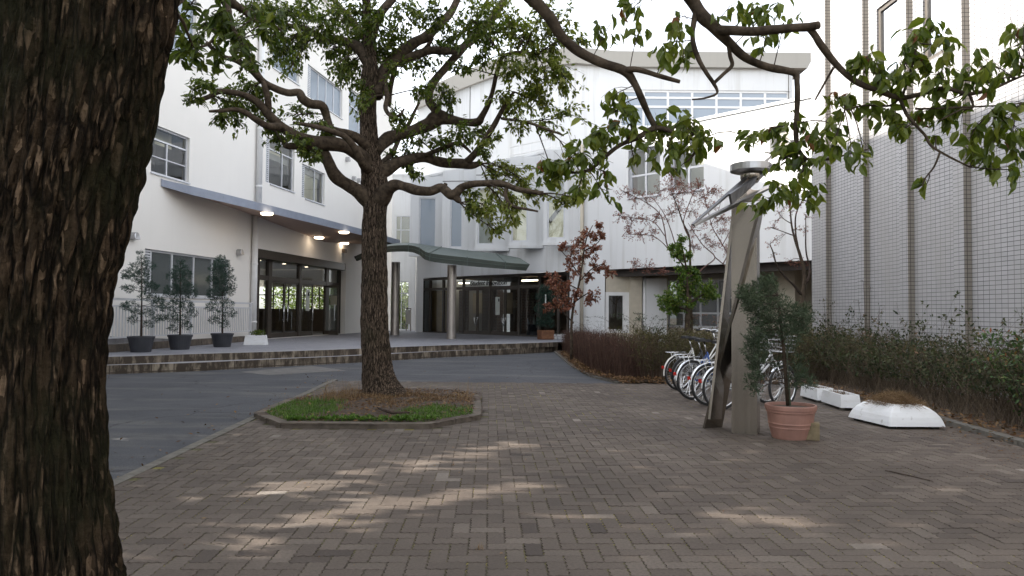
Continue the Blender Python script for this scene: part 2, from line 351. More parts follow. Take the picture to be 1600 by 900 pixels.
def barkmat(name, dark, mid, light, moss, sx=1.0, mossamt=0.8, hi=0.62, mossr=(0.42, 0.62)):
    m, nt, b, out = newmat(name)
    tc = nd(nt, 'ShaderNodeTexCoord'); mp = nd(nt, 'ShaderNodeMapping'); mp.inputs['Scale'].default_value = (36 * sx, 36 * sx, 10.0 * sx); nt.links.new(tc.outputs['Object'], mp.inputs[0])
    nz = nd(nt, 'ShaderNodeTexNoise'); nz.inputs['Scale'].default_value = 0.7; nz.inputs['Detail'].default_value = 3; nt.links.new(mp.outputs[0], nz.inputs['Vector'])
    wv = mixc(nt, 0.35, mp.outputs[0], nz.outputs['Color'], 'ADD')
    vo = nd(nt, 'ShaderNodeTexVoronoi'); nt.links.new(wv, vo.inputs['Vector']); vo.inputs['Scale'].default_value = 1.6
    sep = nd(nt, 'ShaderNodeSeparateColor'); nt.links.new(vo.outputs['Color'], sep.inputs[0])
    fine = noise_out(nt, 45 * sx, 5, 0.7)
    c = ramp(nt, sep.outputs[0], [(0.0, dark), (0.45, mid), (hi + 0.16, mid), (hi + 0.30, light)])
    c = mixc(nt, 0.8, c, mixc(nt, 1.0, c, ramp(nt, fine, [(0.25, (0.35, 0.35, 0.35)), (0.75, (1.6, 1.6, 1.6))]), 'MULTIPLY'))
    mf = nd(nt, 'ShaderNodeMapping'); mf.inputs['Scale'].default_value = (24 * sx, 24 * sx, 2.6 * sx); nt.links.new(tc.outputs['Object'], mf.inputs[0])
    wf = mixc(nt, 0.9, mf.outputs[0], nz.outputs['Color'], 'ADD'); vf = nd(nt, 'ShaderNodeTexVoronoi', feature='DISTANCE_TO_EDGE'); vf.inputs['Scale'].default_value = 1.0; nt.links.new(wf, vf.inputs['Vector'])
    c = mixc(nt, ramp(nt, vf.outputs['Distance'], [(0.03, (1, 1, 1)), (0.17, (0, 0, 0))]), c, tuple(x * .45 for x in dark))
    mo = noise_out(nt, 2.3, 5, 0.65)
    c = mixc(nt, ramp(nt, mo, [(mossr[0], (0, 0, 0)), (mossr[1], (mossamt,) * 3)]), c, moss)
    nt.links.new(c, b.inputs['Base Color']); b.inputs['Roughness'].default_value = 0.95; b.inputs['Specular IOR Level'].default_value = 0.15
    ve = nd(nt, 'ShaderNodeTexVoronoi', feature='DISTANCE_TO_EDGE'); nt.links.new(wv, ve.inputs['Vector']); ve.inputs['Scale'].default_value = 1.6
    hs = ramp(nt, vf.outputs['Distance'], [(0.0, (0, 0, 0)), (0.25, (1, 1, 1))])
    ad = nd(nt, 'ShaderNodeMath', operation='ADD'); nt.links.new(hs, ad.inputs[0]); nt.links.new(fine, ad.inputs[1])
    bump(nt, b, ad.outputs[0], 1.0, 0.03)
    return m
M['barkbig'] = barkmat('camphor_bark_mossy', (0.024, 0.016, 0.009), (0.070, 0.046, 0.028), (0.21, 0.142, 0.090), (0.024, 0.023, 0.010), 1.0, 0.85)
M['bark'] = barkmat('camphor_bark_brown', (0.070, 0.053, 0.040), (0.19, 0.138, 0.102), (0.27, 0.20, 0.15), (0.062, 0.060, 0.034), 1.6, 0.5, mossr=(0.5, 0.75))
M['branch'] = simple('dark_branch_bark', (0.074, 0.056, 0.041), 0.95, var=0.55, scale=14, bumpy=0.7, bscale=45, spec=0.15)
M['twig'] = simple('twig_bark', (0.055, 0.040, 0.032), 0.9, var=0.3, scale=20, spec=0.2)
M['reddishtwig'] = simple('reddish_twig', (0.13, 0.075, 0.065), 0.9, var=0.3, scale=20, spec=0.2)
M['purpletwig'] = tonemat('purple_brown_twig', [(0, (0.046, 0.026, 0.019)), (1, (0.115, 0.066, 0.050))], 0.9, bumps=0.0)
M['browntwig'] = tonemat('brown_hedge_twig', [(0, (0.065, 0.05, 0.035)), (1, (0.15, 0.115, 0.08))], 0.9, bumps=0.0)
M['leafnear'] = leafmat('camphor_leaf', [(0, (0.040, 0.068, 0.014)), (0.5, (0.118, 0.158, 0.022)), (0.85, (0.21, 0.235, 0.035)), (0.97, (0.21, 0.22, 0.04)), (1.0, (0.22, 0.08, 0.03))], 0.38, 0.35)
M['leafmid'] = leafmat('camphor_crown_leaf', [(0, (0.046, 0.080, 0.016)), (0.5, (0.130, 0.168, 0.028)), (0.85, (0.24, 0.25, 0.048)), (1.0, (0.22, 0.23, 0.06))], 0.42, 0.4)
M['conifer'] = leafmat('blue_green_needles', [(0, (0.020, 0.042, 0.034)), (0.6, (0.040, 0.078, 0.062)), (1, (0.075, 0.115, 0.085))], 0.12, 0.6, 0.2)
M['conifer2'] = leafmat('grey_green_needles', [(0, (0.034, 0.052, 0.034)), (0.6, (0.075, 0.105, 0.066)), (1, (0.13, 0.155, 0.10))], 0.12, 0.6, 0.2)
M['redleaf'] = leafmat('russet_leaf', [(0, (0.13, 0.048, 0.034)), (0.6, (0.29, 0.11, 0.075)), (1, (0.42, 0.22, 0.16))], 0.3, 0.6)
M['pinkleaf'] = leafmat('pinkish_seed', [(0, (0.16, 0.06, 0.055)), (1, (0.34, 0.16, 0.145))], 0.3, 0.7)
M['brightleaf'] = leafmat('bright_green_leaf', [(0, (0.05, 0.105, 0.018)), (0.5, (0.105, 0.185, 0.03)), (1, (0.28, 0.30, 0.06))], 0.4, 0.45)
M['oliveleaf'] = leafmat('olive_hedge_leaf', [(0, (0.045, 0.046, 0.022)), (0.5, (0.095, 0.088, 0.040)), (1, (0.17, 0.14, 0.07))], 0.25, 0.7, 0.2)
M['darkleaf'] = leafmat('dark_hedge_leaf', [(0, (0.024, 0.036, 0.020)), (0.45, (0.060, 0.075, 0.036)), (0.75, (0.10, 0.095, 0.055)), (1, (0.17, 0.11, 0.07))], 0.2, 0.7, 0.2)
M['nandina'] = leafmat('nandina_leaf', [(0, (0.03, 0.075, 0.02)), (0.6, (0.06, 0.12, 0.03)), (0.85, (0.12, 0.12, 0.04)), (1, (0.34, 0.09, 0.04))], 0.3, 0.5)
M['grass'] = leafmat('lawn_grass', [(0, (0.05, 0.10, 0.020)), (0.6, (0.105, 0.19, 0.038)), (1, (0.19, 0.25, 0.07))], 0.3, 0.6, 0.2)
M['straw'] = leafmat('dead_grass', [(0, (0.11, 0.068, 0.042)), (0.5, (0.20, 0.125, 0.078)), (1, (0.32, 0.22, 0.14))], 0.2, 0.8, 0.1)
M['deadleaf'] = leafmat('fallen_leaf', [(0, (0.075, 0.04, 0.024)), (0.5, (0.15, 0.082, 0.045)), (1, (0.26, 0.17, 0.10))], 0.15, 0.8, 0.1)
M['garden'] = leafmat('garden_leaf', [(0, (0.06, 0.10, 0.025)), (0.5, (0.12, 0.17, 0.04)), (1, (0.26, 0.28, 0.07))], 0.35, 0.5)
def brushed():
    m, nt, b, out = newmat('brushed_stainless')
    n = noise_out(nt, 3.0, 2, 0.5, mapscale=(9, 9, 0.2)); g = noise_out(nt, 1.2, 3)
    nt.links.new(ramp(nt, g, [(0.3, (0.29, 0.26, 0.225)), (0.7, (0.37, 0.335, 0.29))]), b.inputs['Base Color'])
    b.inputs['Metallic'].default_value = 0.9
    nt.links.new(ramp(nt, n, [(0.3, (0.20,) * 3), (0.7, (0.27,) * 3)]), b.inputs['Roughness']); return m
M['brushed'] = brushed()
SKY, SUN, EXPO = 0.15, 3.2, 1.9; EL0 = math.radians(28)
# ------------------------------------------------------------------ helpers for walls
def wall_holes(mb, pl, s0, s1, z0, z1, holes, depth=0.22, d=0.0):
    ss = sorted(set([s0, s1] + [x for h in holes for x in (h[0], h[1]) if s0 < x < s1])); zs = sorted(set([z0, z1] + [x for h in holes for x in (h[2], h[3]) if z0 < x < z1]))
    flip = pl.D.cross(Vector((0, 0, 1))).dot(pl.N) > 0   # outward must be -N
    for a, b in zip(ss, ss[1:]):
        for c, e in zip(zs, zs[1:]):
            m, n = (a + b) / 2, (c + e) / 2
            if any(h[0] < m < h[1] and h[2] < n < h[3] for h in holes): continue
            q = [pl.at(a, c, d), pl.at(b, c, d), pl.at(b, e, d), pl.at(a, e, d)]
            mb.face(q[::-1] if flip else q)
    for h in holes:
        a, b, c, e = h[:4]; dd = d + depth
        a0 = max(a, s0); b0 = min(b, s1)
        for q in ([pl.at(a, c, d), pl.at(a, e, d), pl.at(a, e, dd), pl.at(a, c, dd)], [pl.at(b, c, d), pl.at(b, c, dd), pl.at(b, e, dd), pl.at(b, e, d)],
                  [pl.at(a, e, d), pl.at(b, e, d), pl.at(b, e, dd), pl.at(a, e, dd)], [pl.at(a, c, d), pl.at(a, c, dd), pl.at(b, c, dd), pl.at(b, c, d)]):
            mb.face(q)
def window(par, pl, h, ver=(), hor=(), half=(), d=0.10, fw=0.05, mat='alu', gl='glass', sill=True, louver=0.0, label=None, name='window'):
    """frame + panes of one window filling hole h; ver/hor: fractions of mullions / full-width transoms; half: (x0,x1,zf) partial bars"""
    a, b, c, e = h[:4]
    if a > b: a, b = b, a
    mb = MB()
    lo = None
    if louver:
        # louvre strip at the end given by the sign of louver
        w = abs(louver)
        la, lb = (a, a + w) if louver > 0 else (b - w, b)
        lv = MB(); n = int((e - c) / 0.075)
        for k in range(n): lv.pbox(pl, la + 0.01, lb - 0.01, c + k * (e - c) / n, c + k * (e - c) / n + 0.045, d - 0.05, d + 0.02)
        lv.pbox(pl, la, lb, c, e, d + 0.04, d + 0.06)
        lo = lv
        if louver > 0: a = lb
        else: b = la
    mb.pbox(pl, a, b, c, c + fw, d - 0.02, d + 0.06); mb.pbox(pl, a, b, e - fw, e, d - 0.02, d + 0.06)
    mb.pbox(pl, a, a + fw, c + fw, e - fw, d - 0.02, d + 0.06); mb.pbox(pl, b - fw, b, c + fw, e - fw, d - 0.02, d + 0.06)
    for x in ver:
        zt = e - fw
        if isinstance(x, tuple): x, zz = x; zt = c + (e - c) * zz
        s = a + (b - a) * x; mb.pbox(pl, s - fw * 0.5, s + fw * 0.5, c + fw, zt - 0.002, d - 0.015, d + 0.055)
    for y in hor:
        z = c + (e - c) * y; mb.pbox(pl, a + fw, b - fw, z - fw * 0.5, z + fw * 0.5, d - 0.017, d + 0.057)
    for x0, x1, y in half:
        z = c + (e - c) * y; mb.pbox(pl, a + (b - a) * x0 + fw * .4, a + (b - a) * x1 - fw * .4, z - fw * 0.3, z + fw * 0.3, d - 0.010, d + 0.05)
    if sill: mb.pbox(pl, a - 0.03, b + 0.03, c - 0.045, c - 0.003, -0.05, d + 0.02)
    w = mb.build(name, M[mat], par)
    if label: w['label'] = label
    g = MB(); g.face([pl.at(a + fw, c + fw, d + 0.02), pl.at(b - fw, c + fw, d + 0.02), pl.at(b - fw, e - fw, d + 0.02), pl.at(a + fw, e - fw, d + 0.02)])
    g.build('pane', M[gl], w)
    if lo: lo.build('louver', M[mat], w)
    return w
def pxrect(pl, ul, ur, vt, vb, u_at=None, d=0.0):
    """hole from left px, right px and top / bottom px measured at px column u_at (default left)"""
    u_at = ul if u_at is None else u_at
    s0 = pl.s(ul, 450, d); s1 = pl.s(ur, 450, d)
    zt = pl.hit(u_at, vt, d)[1]; zb = pl.hit(u_at, vb, d)[1]
    return (min(s0, s1), max(s0, s1), zb, zt)
def curve_pts(px, z): return [G(u, v, z) for u, v in px]
# ------------------------------------------------------------------ ground
DZ = 0.34
mb = MB(); mb.face([(-150, -120, -0.06), (150, -120, -0.06), (150, 250, -0.06), (-150, 250, -0.06)]); tag(mb.build('ground', M['bedsoil']), kind='structure')
KX = lambda y: -3.42 - 0.045 * (y - 9)          # kerb line between asphalt and paving
PA = math.radians(1.74)
deck_edge = [Vector((-16, 11.2, 0))] + [G(u, v, DZ) for u, v in ((165, 558), (285, 554), (420, 550), (515, 546.8), (607, 543), (700, 539.5), (800, 537), (872, 534.5))]
low_edge = [Vector((-16, 10.6, 0))] + [G(u, v, 0.17) for u, v in ((165, 571), (285, 567.5), (420, 561.5), (515, 557.5), (607, 553), (700, 548.3), (800, 544.8), (872, 541.2))]
# asphalt road: left drive plus the strip before the steps
mb = MB(); mb.face([(-30, -20, -0.03), (KX(-20), -20, -0.03), (KX(15.2), 15.2, -0.03), (2.2, 15.2, -0.03), (1.80, 17, -0.03), (1.66, 20, -0.03), (1.62, 28.6, -0.03), (-12, 28.6, -0.03), (-30, 20, -0.03)])
tag(mb.build('asphalt_road', M['asphalt']), kind='structure')
mb = MB(); q = [G(375, 581, -0.026), G(419, 586, -0.026), G(541, 579, -0.026), G(487, 571.5, -0.026)]; mb.face(q); tag(mb.build('road_patch', M['oldpatch']), kind='structure')
# paving bed and pavers
mb = MB(); mb.face([(KX(-6), -6, -0.006), (14, -6, -0.006), (14, 15.05, -0.006), (KX(15.05), 15.05, -0.006)]); tag(mb.build('paving_bed', M['moss']), kind='structure')
def pavers():
    mb = MB(); rnd = random.Random(3); u = 0.112
    ca, sa = math.cos(PA), math.sin(PA); gap = 0.029
    def tri(t): t = t % 1.0; return (abs(t - 0.5) * 4 - 1)
    def warp(x, y, edge):
        if edge == 'h': y += 0.05 * tri(x * 2)
        else: x += 0.05 * tri(y * 2)
        return x, y
    def brick(x0, y0, x1, y1):
        wx, wy = (x0 + x1) / 2 * u, (y0 + y1) / 2 * u
        X = ca * wx - sa * wy; Y = sa * wx + ca * wy
        if Y < 1.2 or Y > 15.1 or X < KX(Y) + 0.12 or X > 9.4: return
        if X > 5.5 - 0.03 * (Y - 9) + 0.25 + max(0, Y - 10) * 0.13: return
        if abs(X) > 1.0 * Y + 2.2: return
        if in_island(X, Y): return
        near = Y < 9.0
        pts = []
        nx = int((x1 - x0) * (4 if near else 1)); ny = int((y1 - y0) * (4 if near else 1))
        def seg(ax, ay, bx, by, n, e):
            for k in range(n):
                t = k / n; x, y = ax + (bx - ax) * t, ay + (by - ay) * t
                if near: x, y = warp(x, y, e)
                pts.append((x, y))
        seg(x0, y0, x1, y0, nx, 'h'); seg(x1, y0, x1, y1, ny, 'v'); seg(x1, y1, x0, y1, nx, 'h'); seg(x0, y1, x0, y0, ny, 'v')
        cx, cy = (x0 + x1) / 2, (y0 + y1) / 2; hx, hy = (x1 - x0) / 2, (y1 - y0) / 2
        zz = rnd.gauss(0, 0.0012); tx = rnd.gauss(0, 0.004); ty = rnd.gauss(0, 0.004); rr = rnd.gauss(0, 0.008)
        gp = gap * rnd.uniform(0.7, 1.5)
        def tr(x, y, ins, z):
            dx, dy = x - cx, y - cy
            dx *= (hx - ins) / hx; dy *= (hy - ins) / hy
            dx, dy = dx - rr * dy, dy + rr * dx
            wx, wy = (cx + dx) * u, (cy + dy) * u
            return (ca * wx - sa * wy, sa * wx + ca * wy, z + zz + (tx * dx + ty * dy) * u)
        big = noise.noise(Vector((X * 0.6, Y * 0.6, 3.3)))
        t = 0.44 + rnd.gauss(0, 0.085) + big * 0.22
        if rnd.random() < 0.07: t += rnd.uniform(0.12, 0.36)
        if rnd.random() < 0.06: t -= rnd.uniform(0.1, 0.25)
        mb.tone = max(0.02, min(1, t)); n = len(pts)
        top = [tr(x, y, gp + 0.022, 0.0) for x, y in pts]; mid = [tr(x, y, gp, -0.0025) for x, y in pts]; bot = [tr(x, y, gp, -0.014) for x, y in pts]
        b = len(mb.v); mb.v.extend(top + mid + bot)
        def ff(f): mb.f.append(f); mb.t.append(mb.tone); mb.m.append(0)
        ff(tuple(b + i for i in range(n)))
        for i in range(n):
            j = (i + 1) % n; ff((b + n + i, b + n + j, b + j, b + i))
            if near: ff((b + 2 * n + i, b + 2 * n + j, b + n + j, b + n + i))
    N = 140
    for i in range(-10, N + 10):
        for j in range(-70, 70):
            ox, oy = i + 2 * j, i - 2 * j
            if not (-60 < ox < 100 and 4 < oy < 150): continue
            brick(ox, oy, ox + 2, oy + 1); brick(ox, oy + 1, ox + 1, oy + 3)
    return mb
ISL = [G(400, 652), G(437, 669), G(562, 670), G(670, 670), G(752, 655), G(750, 619), G(704, 613), G(640, 616.5), G(522, 622), G(445, 632)]
ISL[0] = Vector((-3.40, 9.85, 0)); ISL[8] = Vector((-2.75, 12.7, 0)); ISL[9] = Vector((-3.46, 11.4, 0)); ISL[7] = Vector((-1.8, 13.15, 0))
def inside(poly, x, y):
    r = False; n = len(poly)
    for i in range(n):
        a, b = poly[i], poly[(i + 1) % n]
        if (a[1] > y) != (b[1] > y) and x < (b[0] - a[0]) * (y - a[1]) / (b[1] - a[1]) + a[0]: r = not r
    return r
def in_island(x, y): return inside(ISL, x, y)
tag(pavers().build('plaza_paving', M['paver'], uv=False), kind='structure')
# flush kerb between the drive and the plaza
mb = MB(); y = -2.0
while y < 15.2:
    L = 0.6
    if not (9.75 < y + 0.3 < 11.5):
        a = (KX(y) - 0.0, y); b = (KX(y + L) - 0.0, y + L - 0.012)
        mb.hexa([(a[0], a[1], -0.05), (a[0] + 0.11, a[1], -0.05), (b[0] + 0.11, b[1], -0.05), (b[0], b[1], -0.05), (a[0], a[1], 0.006), (a[0] + 0.11, a[1], 0.006), (b[0] + 0.11, b[1], 0.006), (b[0], b[1], 0.006)])
    y += L
tag(mb.build('kerb', M['kerb']), kind='structure')
# entrance terrace: deck, two steps
back = [Vector((6, 30.5, 0)), Vector((3.5, 33.5, 0)), Vector((-4, 46, 0)), Vector((-30, 46, 0)), Vector((-30, 11.2, 0))]
mb = MB(); mb.face([(p.x, p.y, DZ) for p in deck_edge[1:] + back]); tag(mb.build('terrace_deck', M['deck']), kind='structure')
mb = MB(); mr = MB()
def strip(mbt, mbr, outer, inner, z, zlow):
    n = len(outer); d = 0.0
    for i in range(n - 1):
        a, b = outer[i], outer[i + 1]; c, e = inner[i + 1], inner[i]
        mbt.face([(a.x, a.y, z), (b.x, b.y, z), (c.x, c.y, z), (e.x, e.y, z)])
        mbr.face([(a.x, a.y, zlow), (b.x, b.y, zlow), (b.x, b.y, z), (a.x, a.y, z)])
def densify(pts, n=6): return [Vector(q[:3]) for q in smoothpts([tuple(p) for p in pts], n)]
de = densify(deck_edge); le = densify(low_edge)
inn = [p + Vector((0.02, 0.42, 0)) for p in de]
strip(mb, mr, le, de, 0.17, -0.06); strip(mb, mr, de, inn, DZ + 0.004, 0.17)
st = mb.build('terrace_steps', M['tread']); tag(st, kind='structure'); rs = mr.build('step_risers', M['stepstone'], None); tag(rs, kind='structure')
# planting bed kerb (left of the purple hedge, front, right side)
def kerbline(pts, w=0.10, h0=-0.05, h1=0.05):
    mb = MB()
    for a, b in zip(pts, pts[1:]):
        L = (b - a).length; n = max(1, int(L / 0.62)); dr = (b - a).normalized()
        for k in range(n):
            p = a + dr * (L * k / n); q = a + dr * (L * (k + 1) / n - 0.01); mb.beam(Vector((p.x, p.y, (h0 + h1) / 2)), Vector((q.x, q.y, (h0 + h1) / 2)), w, h1 - h0)
    return mb
BED = [Vector((1.62, 28.3, 0)), Vector((1.66, 20, 0)), Vector((1.85, 16.8, 0)), Vector((2.25, 15.3, 0)), Vector((6.1, 15.15, 0)), Vector((6.0, 12.2, 0)), Vector((5.78, 9.8, 0)), Vector((5.66, 8.2, 0)), Vector((5.75, 2, 0)), Vector((5.8, -4, 0))]
o = kerbline(BED[:4], 0.10, -0.05, 0.01).build('kerb', M['kerb']); tag(o, kind='structure')
o = kerbline(BED[5:], 0.13, -0.05, 0.06).build('kerb', M['kerb']); tag(o, kind='structure')
mb = MB(); pts = [(p.x, p.y) for p in BED] + [(16, -4), (16, 31), (1.62, 31)]
gx = MB()
def soilgrid(mb, poly, z, step, amp, seed=0.0):
    xs = [p[0] for p in poly]; ys = [p[1] for p in poly]; nx = int((max(xs) - min(xs)) / step) + 1; ny = int((max(ys) - min(ys)) / step) + 1; idx = {}
    x0, y0 = min(xs), min(ys)
    def vid(i, j):
        if (i, j) not in idx:
            x, y = x0 + i * step, y0 + j * step; idx[(i, j)] = len(mb.v); mb.v.append((x, y, z + amp * (0.6 * noise.noise(Vector((x * 1.3, y * 1.3, seed))) + 0.4 * noise.noise(Vector((x * 6, y * 6, seed))))))
        return idx[(i, j)]
    for i in range(nx):
        for j in range(ny):
            if inside([Vector((p[0], p[1], 0)) for p in poly], x0 + (i + .5) * step, y0 + (j + .5) * step):
                mb.f.append((vid(i, j), vid(i + 1, j), vid(i + 1, j + 1), vid(i, j + 1))); mb.t.append(.5); mb.m.append(0)
soilgrid(gx, pts, 0.02, 0.16, 0.05)
tag(gx.build('planting_bed_ground', M['bedsoil'], smooth=True), kind='structure')
# ------------------------------------------------------------------ LEFT SCHOOL BUILDING
LX0, LT = -13.8, 0.1645
LW = Plane((LX0, 0), (LT, 1), (-1, LT))
NN = math.hypot(1, LT)
s_end = LW.s(613, 300); s_beg = 9.0 * NN; HT = 15.2
lb = thing('school_building', 'long white rendered school building on the left with grey-blue canopy and bronze glass entrance', 'building', tuple(LW.at(27, 0)))
W = {}
W['a'] = pxrect(LW, 231, 291, 190, 267)
W['b'] = pxrect(LW, 411.5, 456.5, 210, 283)
W['c'] = pxrect(LW, 468.6, 504.6, 253.6, 307)
W['d'] = pxrect(LW, 474.6, 530, 94.5, 146)
W['e'] = pxrect(LW, 540.5, 580, 132, 200)
W['f'] = pxrect(LW, 419, 461, 39, 100)
W['g'] = pxrect(LW, 215, 297, -60, 99.5, 297); W['g'] = (W['g'][0], W['g'][1], W['g'][2], W['f'][3])
W['h'] = pxrect(LW, 225, 359, 388, 461)
ent = pxrect(LW, 402, 540, 388, 531); ent = (ent[0], ent[1], DZ + 0.003, ent[3])
mb = MB(); wall_holes(mb, LW, s_beg, s_end, -0.05, HT, list(W.values()) + [ent], 0.24)
# end walls, roof, back
d9 = 9.0
mb.face([LW.at(s_beg, -0.05, 0), LW.at(s_beg, HT, 0), LW.at(s_beg, HT, d9), LW.at(s_beg, -0.05, d9)])
EW = Plane(LW.at(s_end, 0, 0), LW.N, LW.D)
wall_holes(mb, EW, 0, d9, -0.05, HT, [(1.0, d9 - .4, 1.50, 2.8)], -.2)
mb.pbox(LW, s_beg - 0.15, s_end + 0.15, HT, HT + 0.35, -0.15, d9 + 0.15)
mb.build('wall', M['white'], lb)
mb = MB()   # inner partition, floor slabs, back wall with a strip of openings behind the entrance hall
se0, se1 = ent[0] - 1.0, s_end - 0.1
zc = ent[3] + 0.25
for (a, b) in ((s_beg + .05, se0),): mb.face([LW.at(a, 0, 2.2), LW.at(a, zc, 2.2), LW.at(b, zc, 2.2), LW.at(b, 0, 2.2)])
mb.face([LW.at(s_beg + .05, zc + 0.02, 2.0), LW.at(s_beg + .05, HT, 2.0), LW.at(s_end - .05, HT, 2.0), LW.at(s_end - .05, zc + 0.02, 2.0)])
for z in (zc, 7.4, 11.3): mb.pbox(LW, s_beg + 0.06, s_end - 0.06, z - 0.12, z + 0.12, 0.28, 8.9)
for s in (se0, W['a'][1] + 1.2, W['b'][0] - .8, (W['b'][1] + W['c'][0]) / 2, W['d'][0] - 1, W['d'][1] + .35): mb.pbox(LW, s - 0.06, s + 0.06, zc + .14, HT - .1, 0.3, 1.98)
holeb = []
wall_holes(mb, LW, se0, se1, 0.2, zc, holeb, 0.15, d9 - 0.5)
mb.pbox(LW, se0 - 0.1, se0, 0.3, zc - .13, 0.3, d9 - 0.6)
mb.build('interior', M['interior'], lb)
mb = MB(); mb.pbox(LW, s_end - 3.2, s_end - 3.05, DZ, 1.52, .4, d9 - 0.6); mb.build('inner_partition', M['partition'], lb)
mb = MB(); mb.pbox(EW, 1.0, d9 - .4, 2.30, 2.36, .03, .08)
for k in range(8): mb.pbox(EW, 1.0 + (k + .5) * .95 - .03, 1.0 + (k + .5) * .95 + .03, 1.5, 2.8, .02, .09)
mb.build('end_window_frame', M['bronze'], lb)
# recesses with blinds seen inside windows
def blind(h, f0, f1, z0, z1, d=0.55):
    mb = MB(); mb.pbox(LW, h[0] + (h[1] - h[0]) * f0, h[0] + (h[1] - h[0]) * f1, h[2] + (h[3] - h[2]) * z0, h[2] + (h[3] - h[2]) * z1, d, d + 0.02); mb.build('blind', M['curtain'], lb)
blind(W['b'], 0, 1.0, .62, 1.05); blind(W['a'], 0.5, .95, .74, 1.05); blind(W['d'], 0, 0.5, .35, 1.05); blind(W['d'], .5, 1, .1, 1.05, 0.6); blind(W['c'], 0, 1.0, -.05, 1.05, 0.35); blind(W['e'], 0, .6, -.05, .8)
# windows
window(lb, LW, W['a'], ver=[(0.46, 0.70)], hor=[0.72], half=[(0, .46, .36), (.46, 1, .36)])
window(lb, LW, W['b'], ver=[(0.56, 0.78)], hor=[0.78], louver=0.35)
window(lb, LW, W['c'], ver=[0.55], louver=0.35)
window(lb, LW, W['d'], ver=[.25, .5, .75], louver=0.4, gl='glassblue')
window(lb, LW, W['e'], ver=[.42], hor=[.62], gl='glassblue')
window(lb, LW, W['f'], ver=[.5], hor=[.66], gl='glassblue')
window(lb, LW, W['g'], ver=[.33, .66], hor=[.66], gl='glassblue')
window(lb, LW, W['h'], ver=[.25, .52, .77], louver=0.35, gl='frost', fw=.06)
# downpipe in two lengths (above and below the canopy)
for (u, va, vb) in ((397, -40, 318), (392.5, 335, 531)):
    s = LW.s(u, 420); z1 = min(LW.hit(u, va)[1], HT); z0 = max(LW.hit(u, vb)[1], 0.36); mb = MB()
    c0 = LW.at(s, 0, -0.13); mb.tube([Vector((c0.x, c0.y, z0)), Vector((c0.x, c0.y, z1))], 0.105, 14)
    z = z0 + 0.6
    while z < z1: mb.lathe([(0.105, 0), (0.118, 0.01), (0.118, 0.07), (0.105, 0.08)], (c0.x, c0.y, z), 14); z += 2.1
    mb.build('downpipe', M['pipe'], lb, smooth=True)
# hooded vents
for u, v in ((187, 366), (206, 367.5), (371.5, 393), (541, 248), (551, 278), (559, 281), (441, 440)):
    if u == 441: continue
    s, z = LW.hit(u, v); mb = MB(); r = 0.11
    prof = []
    for k in range(9):
        a = math.pi * k / 8; prof.append((r * math.cos(a), r * math.sin(a)))
    ring0 = [LW.at(s + x, z + y - .02, 0.0) for x, y in prof] + [LW.at(s - r, z - .13, 0), LW.at(s + r, z - .13, 0)]
    ring1 = [LW.at(s + x * .95, z + y * .9 - .02, -0.16) for x, y in prof] + [LW.at(s - r * .95, z - .11, -0.19), LW.at(s + r * .95, z - .11, -0.19)]
    n = len(ring0); mb.add(ring0 + ring1, [(i, (i + 1) % n, n + (i + 1) % n, n + i) for i in range(n)] + [tuple(range(n, 2 * n))])
    mb.build('vent_hood', M['chromedull'], lb)
mb = MB(); s, z = LW.hit(535, 392); mb.pbox(LW, s - .1, s + .1, z - .09, z + .09, -.18, -.02); mb.build('wall_speaker', M['bronze'], lb)
# canopy (wing-shaped slab on the wall, edge grey-blue, soffit brown-grey)
def LWd(u, v, d): s, z = LW.hit(u, v, d); return LW.at(s, z, d)
def canopy():
    # outer edge top line; offset from the wall grows then shrinks
    top = [(252, 280, -0.02), (300, 291, -.55), (350, 303, -1.05), (400, 315.5, -1.45), (450, 328, -1.75), (500, 340.5, -2.0), (560, 356.5, -2.2), (625, 375, -2.3)]
    inn = [(254, 290.5), (300, 303), (350, 320.5), (402, 338.5), (450, 357), (507, 378), (545, 380.5), (585, 381.5)]
    e = MB(); so = MB(); tp = MB()
    T = [LWd(u, v, d) for u, v, d in top]; B = [t - Vector((0, 0, 0.26 if i else 0.2)) for i, t in enumerate(T)]
    I = []
    for (u, v), t in zip(inn, T):
        p = LWd(u, v, 0.0); I.append(p)
    n = len(T)
    for i in range(n - 1):
        e.face([B[i], B[i + 1], T[i + 1], T[i]])
        so.face([I[i], I[i + 1], B[i + 1], B[i]])
        a = LW.at((T[i] - LW.O).dot(LW.D), T[i].z + .03, 0.0); b = LW.at((T[i + 1] - LW.O).dot(LW.D), T[i + 1].z + .03, 0.0)
        tp.face([T[i], T[i + 1], b, a])
    # end face
    a = LW.at((T[-1] - LW.O).dot(LW.D), T[-1].z + .03, 0.0); e.face([B[-1], I[-1], a, T[-1]])
    c = thing_part = so.build('canopy', M['soffit'], lb)
    e.build('canopy_edge', M['canopyedge'], c); tp.build('canopy_roof', M['canopyedge'], c)
    # lamps on the soffit
    for u, v in ((417, 332), (498.5, 370), (537.5, 361.5), (538, 379)):
        # intersect the pixel ray with the soffit quads
        r = ray(u, v); best = None
        for i in range(n - 1):
            for tri in ((I[i], I[i + 1], B[i + 1]), (I[i], B[i + 1], B[i])):
                nn = (tri[1] - tri[0]).cross(tri[2] - tri[0]); t = (tri[0] - CP).dot(nn) / r.dot(nn); p = CP + r * t
                if all(((tri[(k + 1) % 3] - tri[k]).cross(p - tri[k])).dot(nn) >= -1e-4 for k in range(3)): best = (p, nn.normalized())
        if best is None: continue
        p = best[0]; lm = MB(); lm.lathe([(0.02, -0.085), (.17, -.08), (0.20, -0.05), (0.20, -.015)], p, 20); l = lm.build('canopy_lamp', M['lamp'], c, smooth=True)
        lm = MB(); lm.lathe([(0.2, -.018), (0.225, -.015), (0.225, 0.02)], p, 20); lm.build('lamp_rim', M['alu'], l)
canopy()
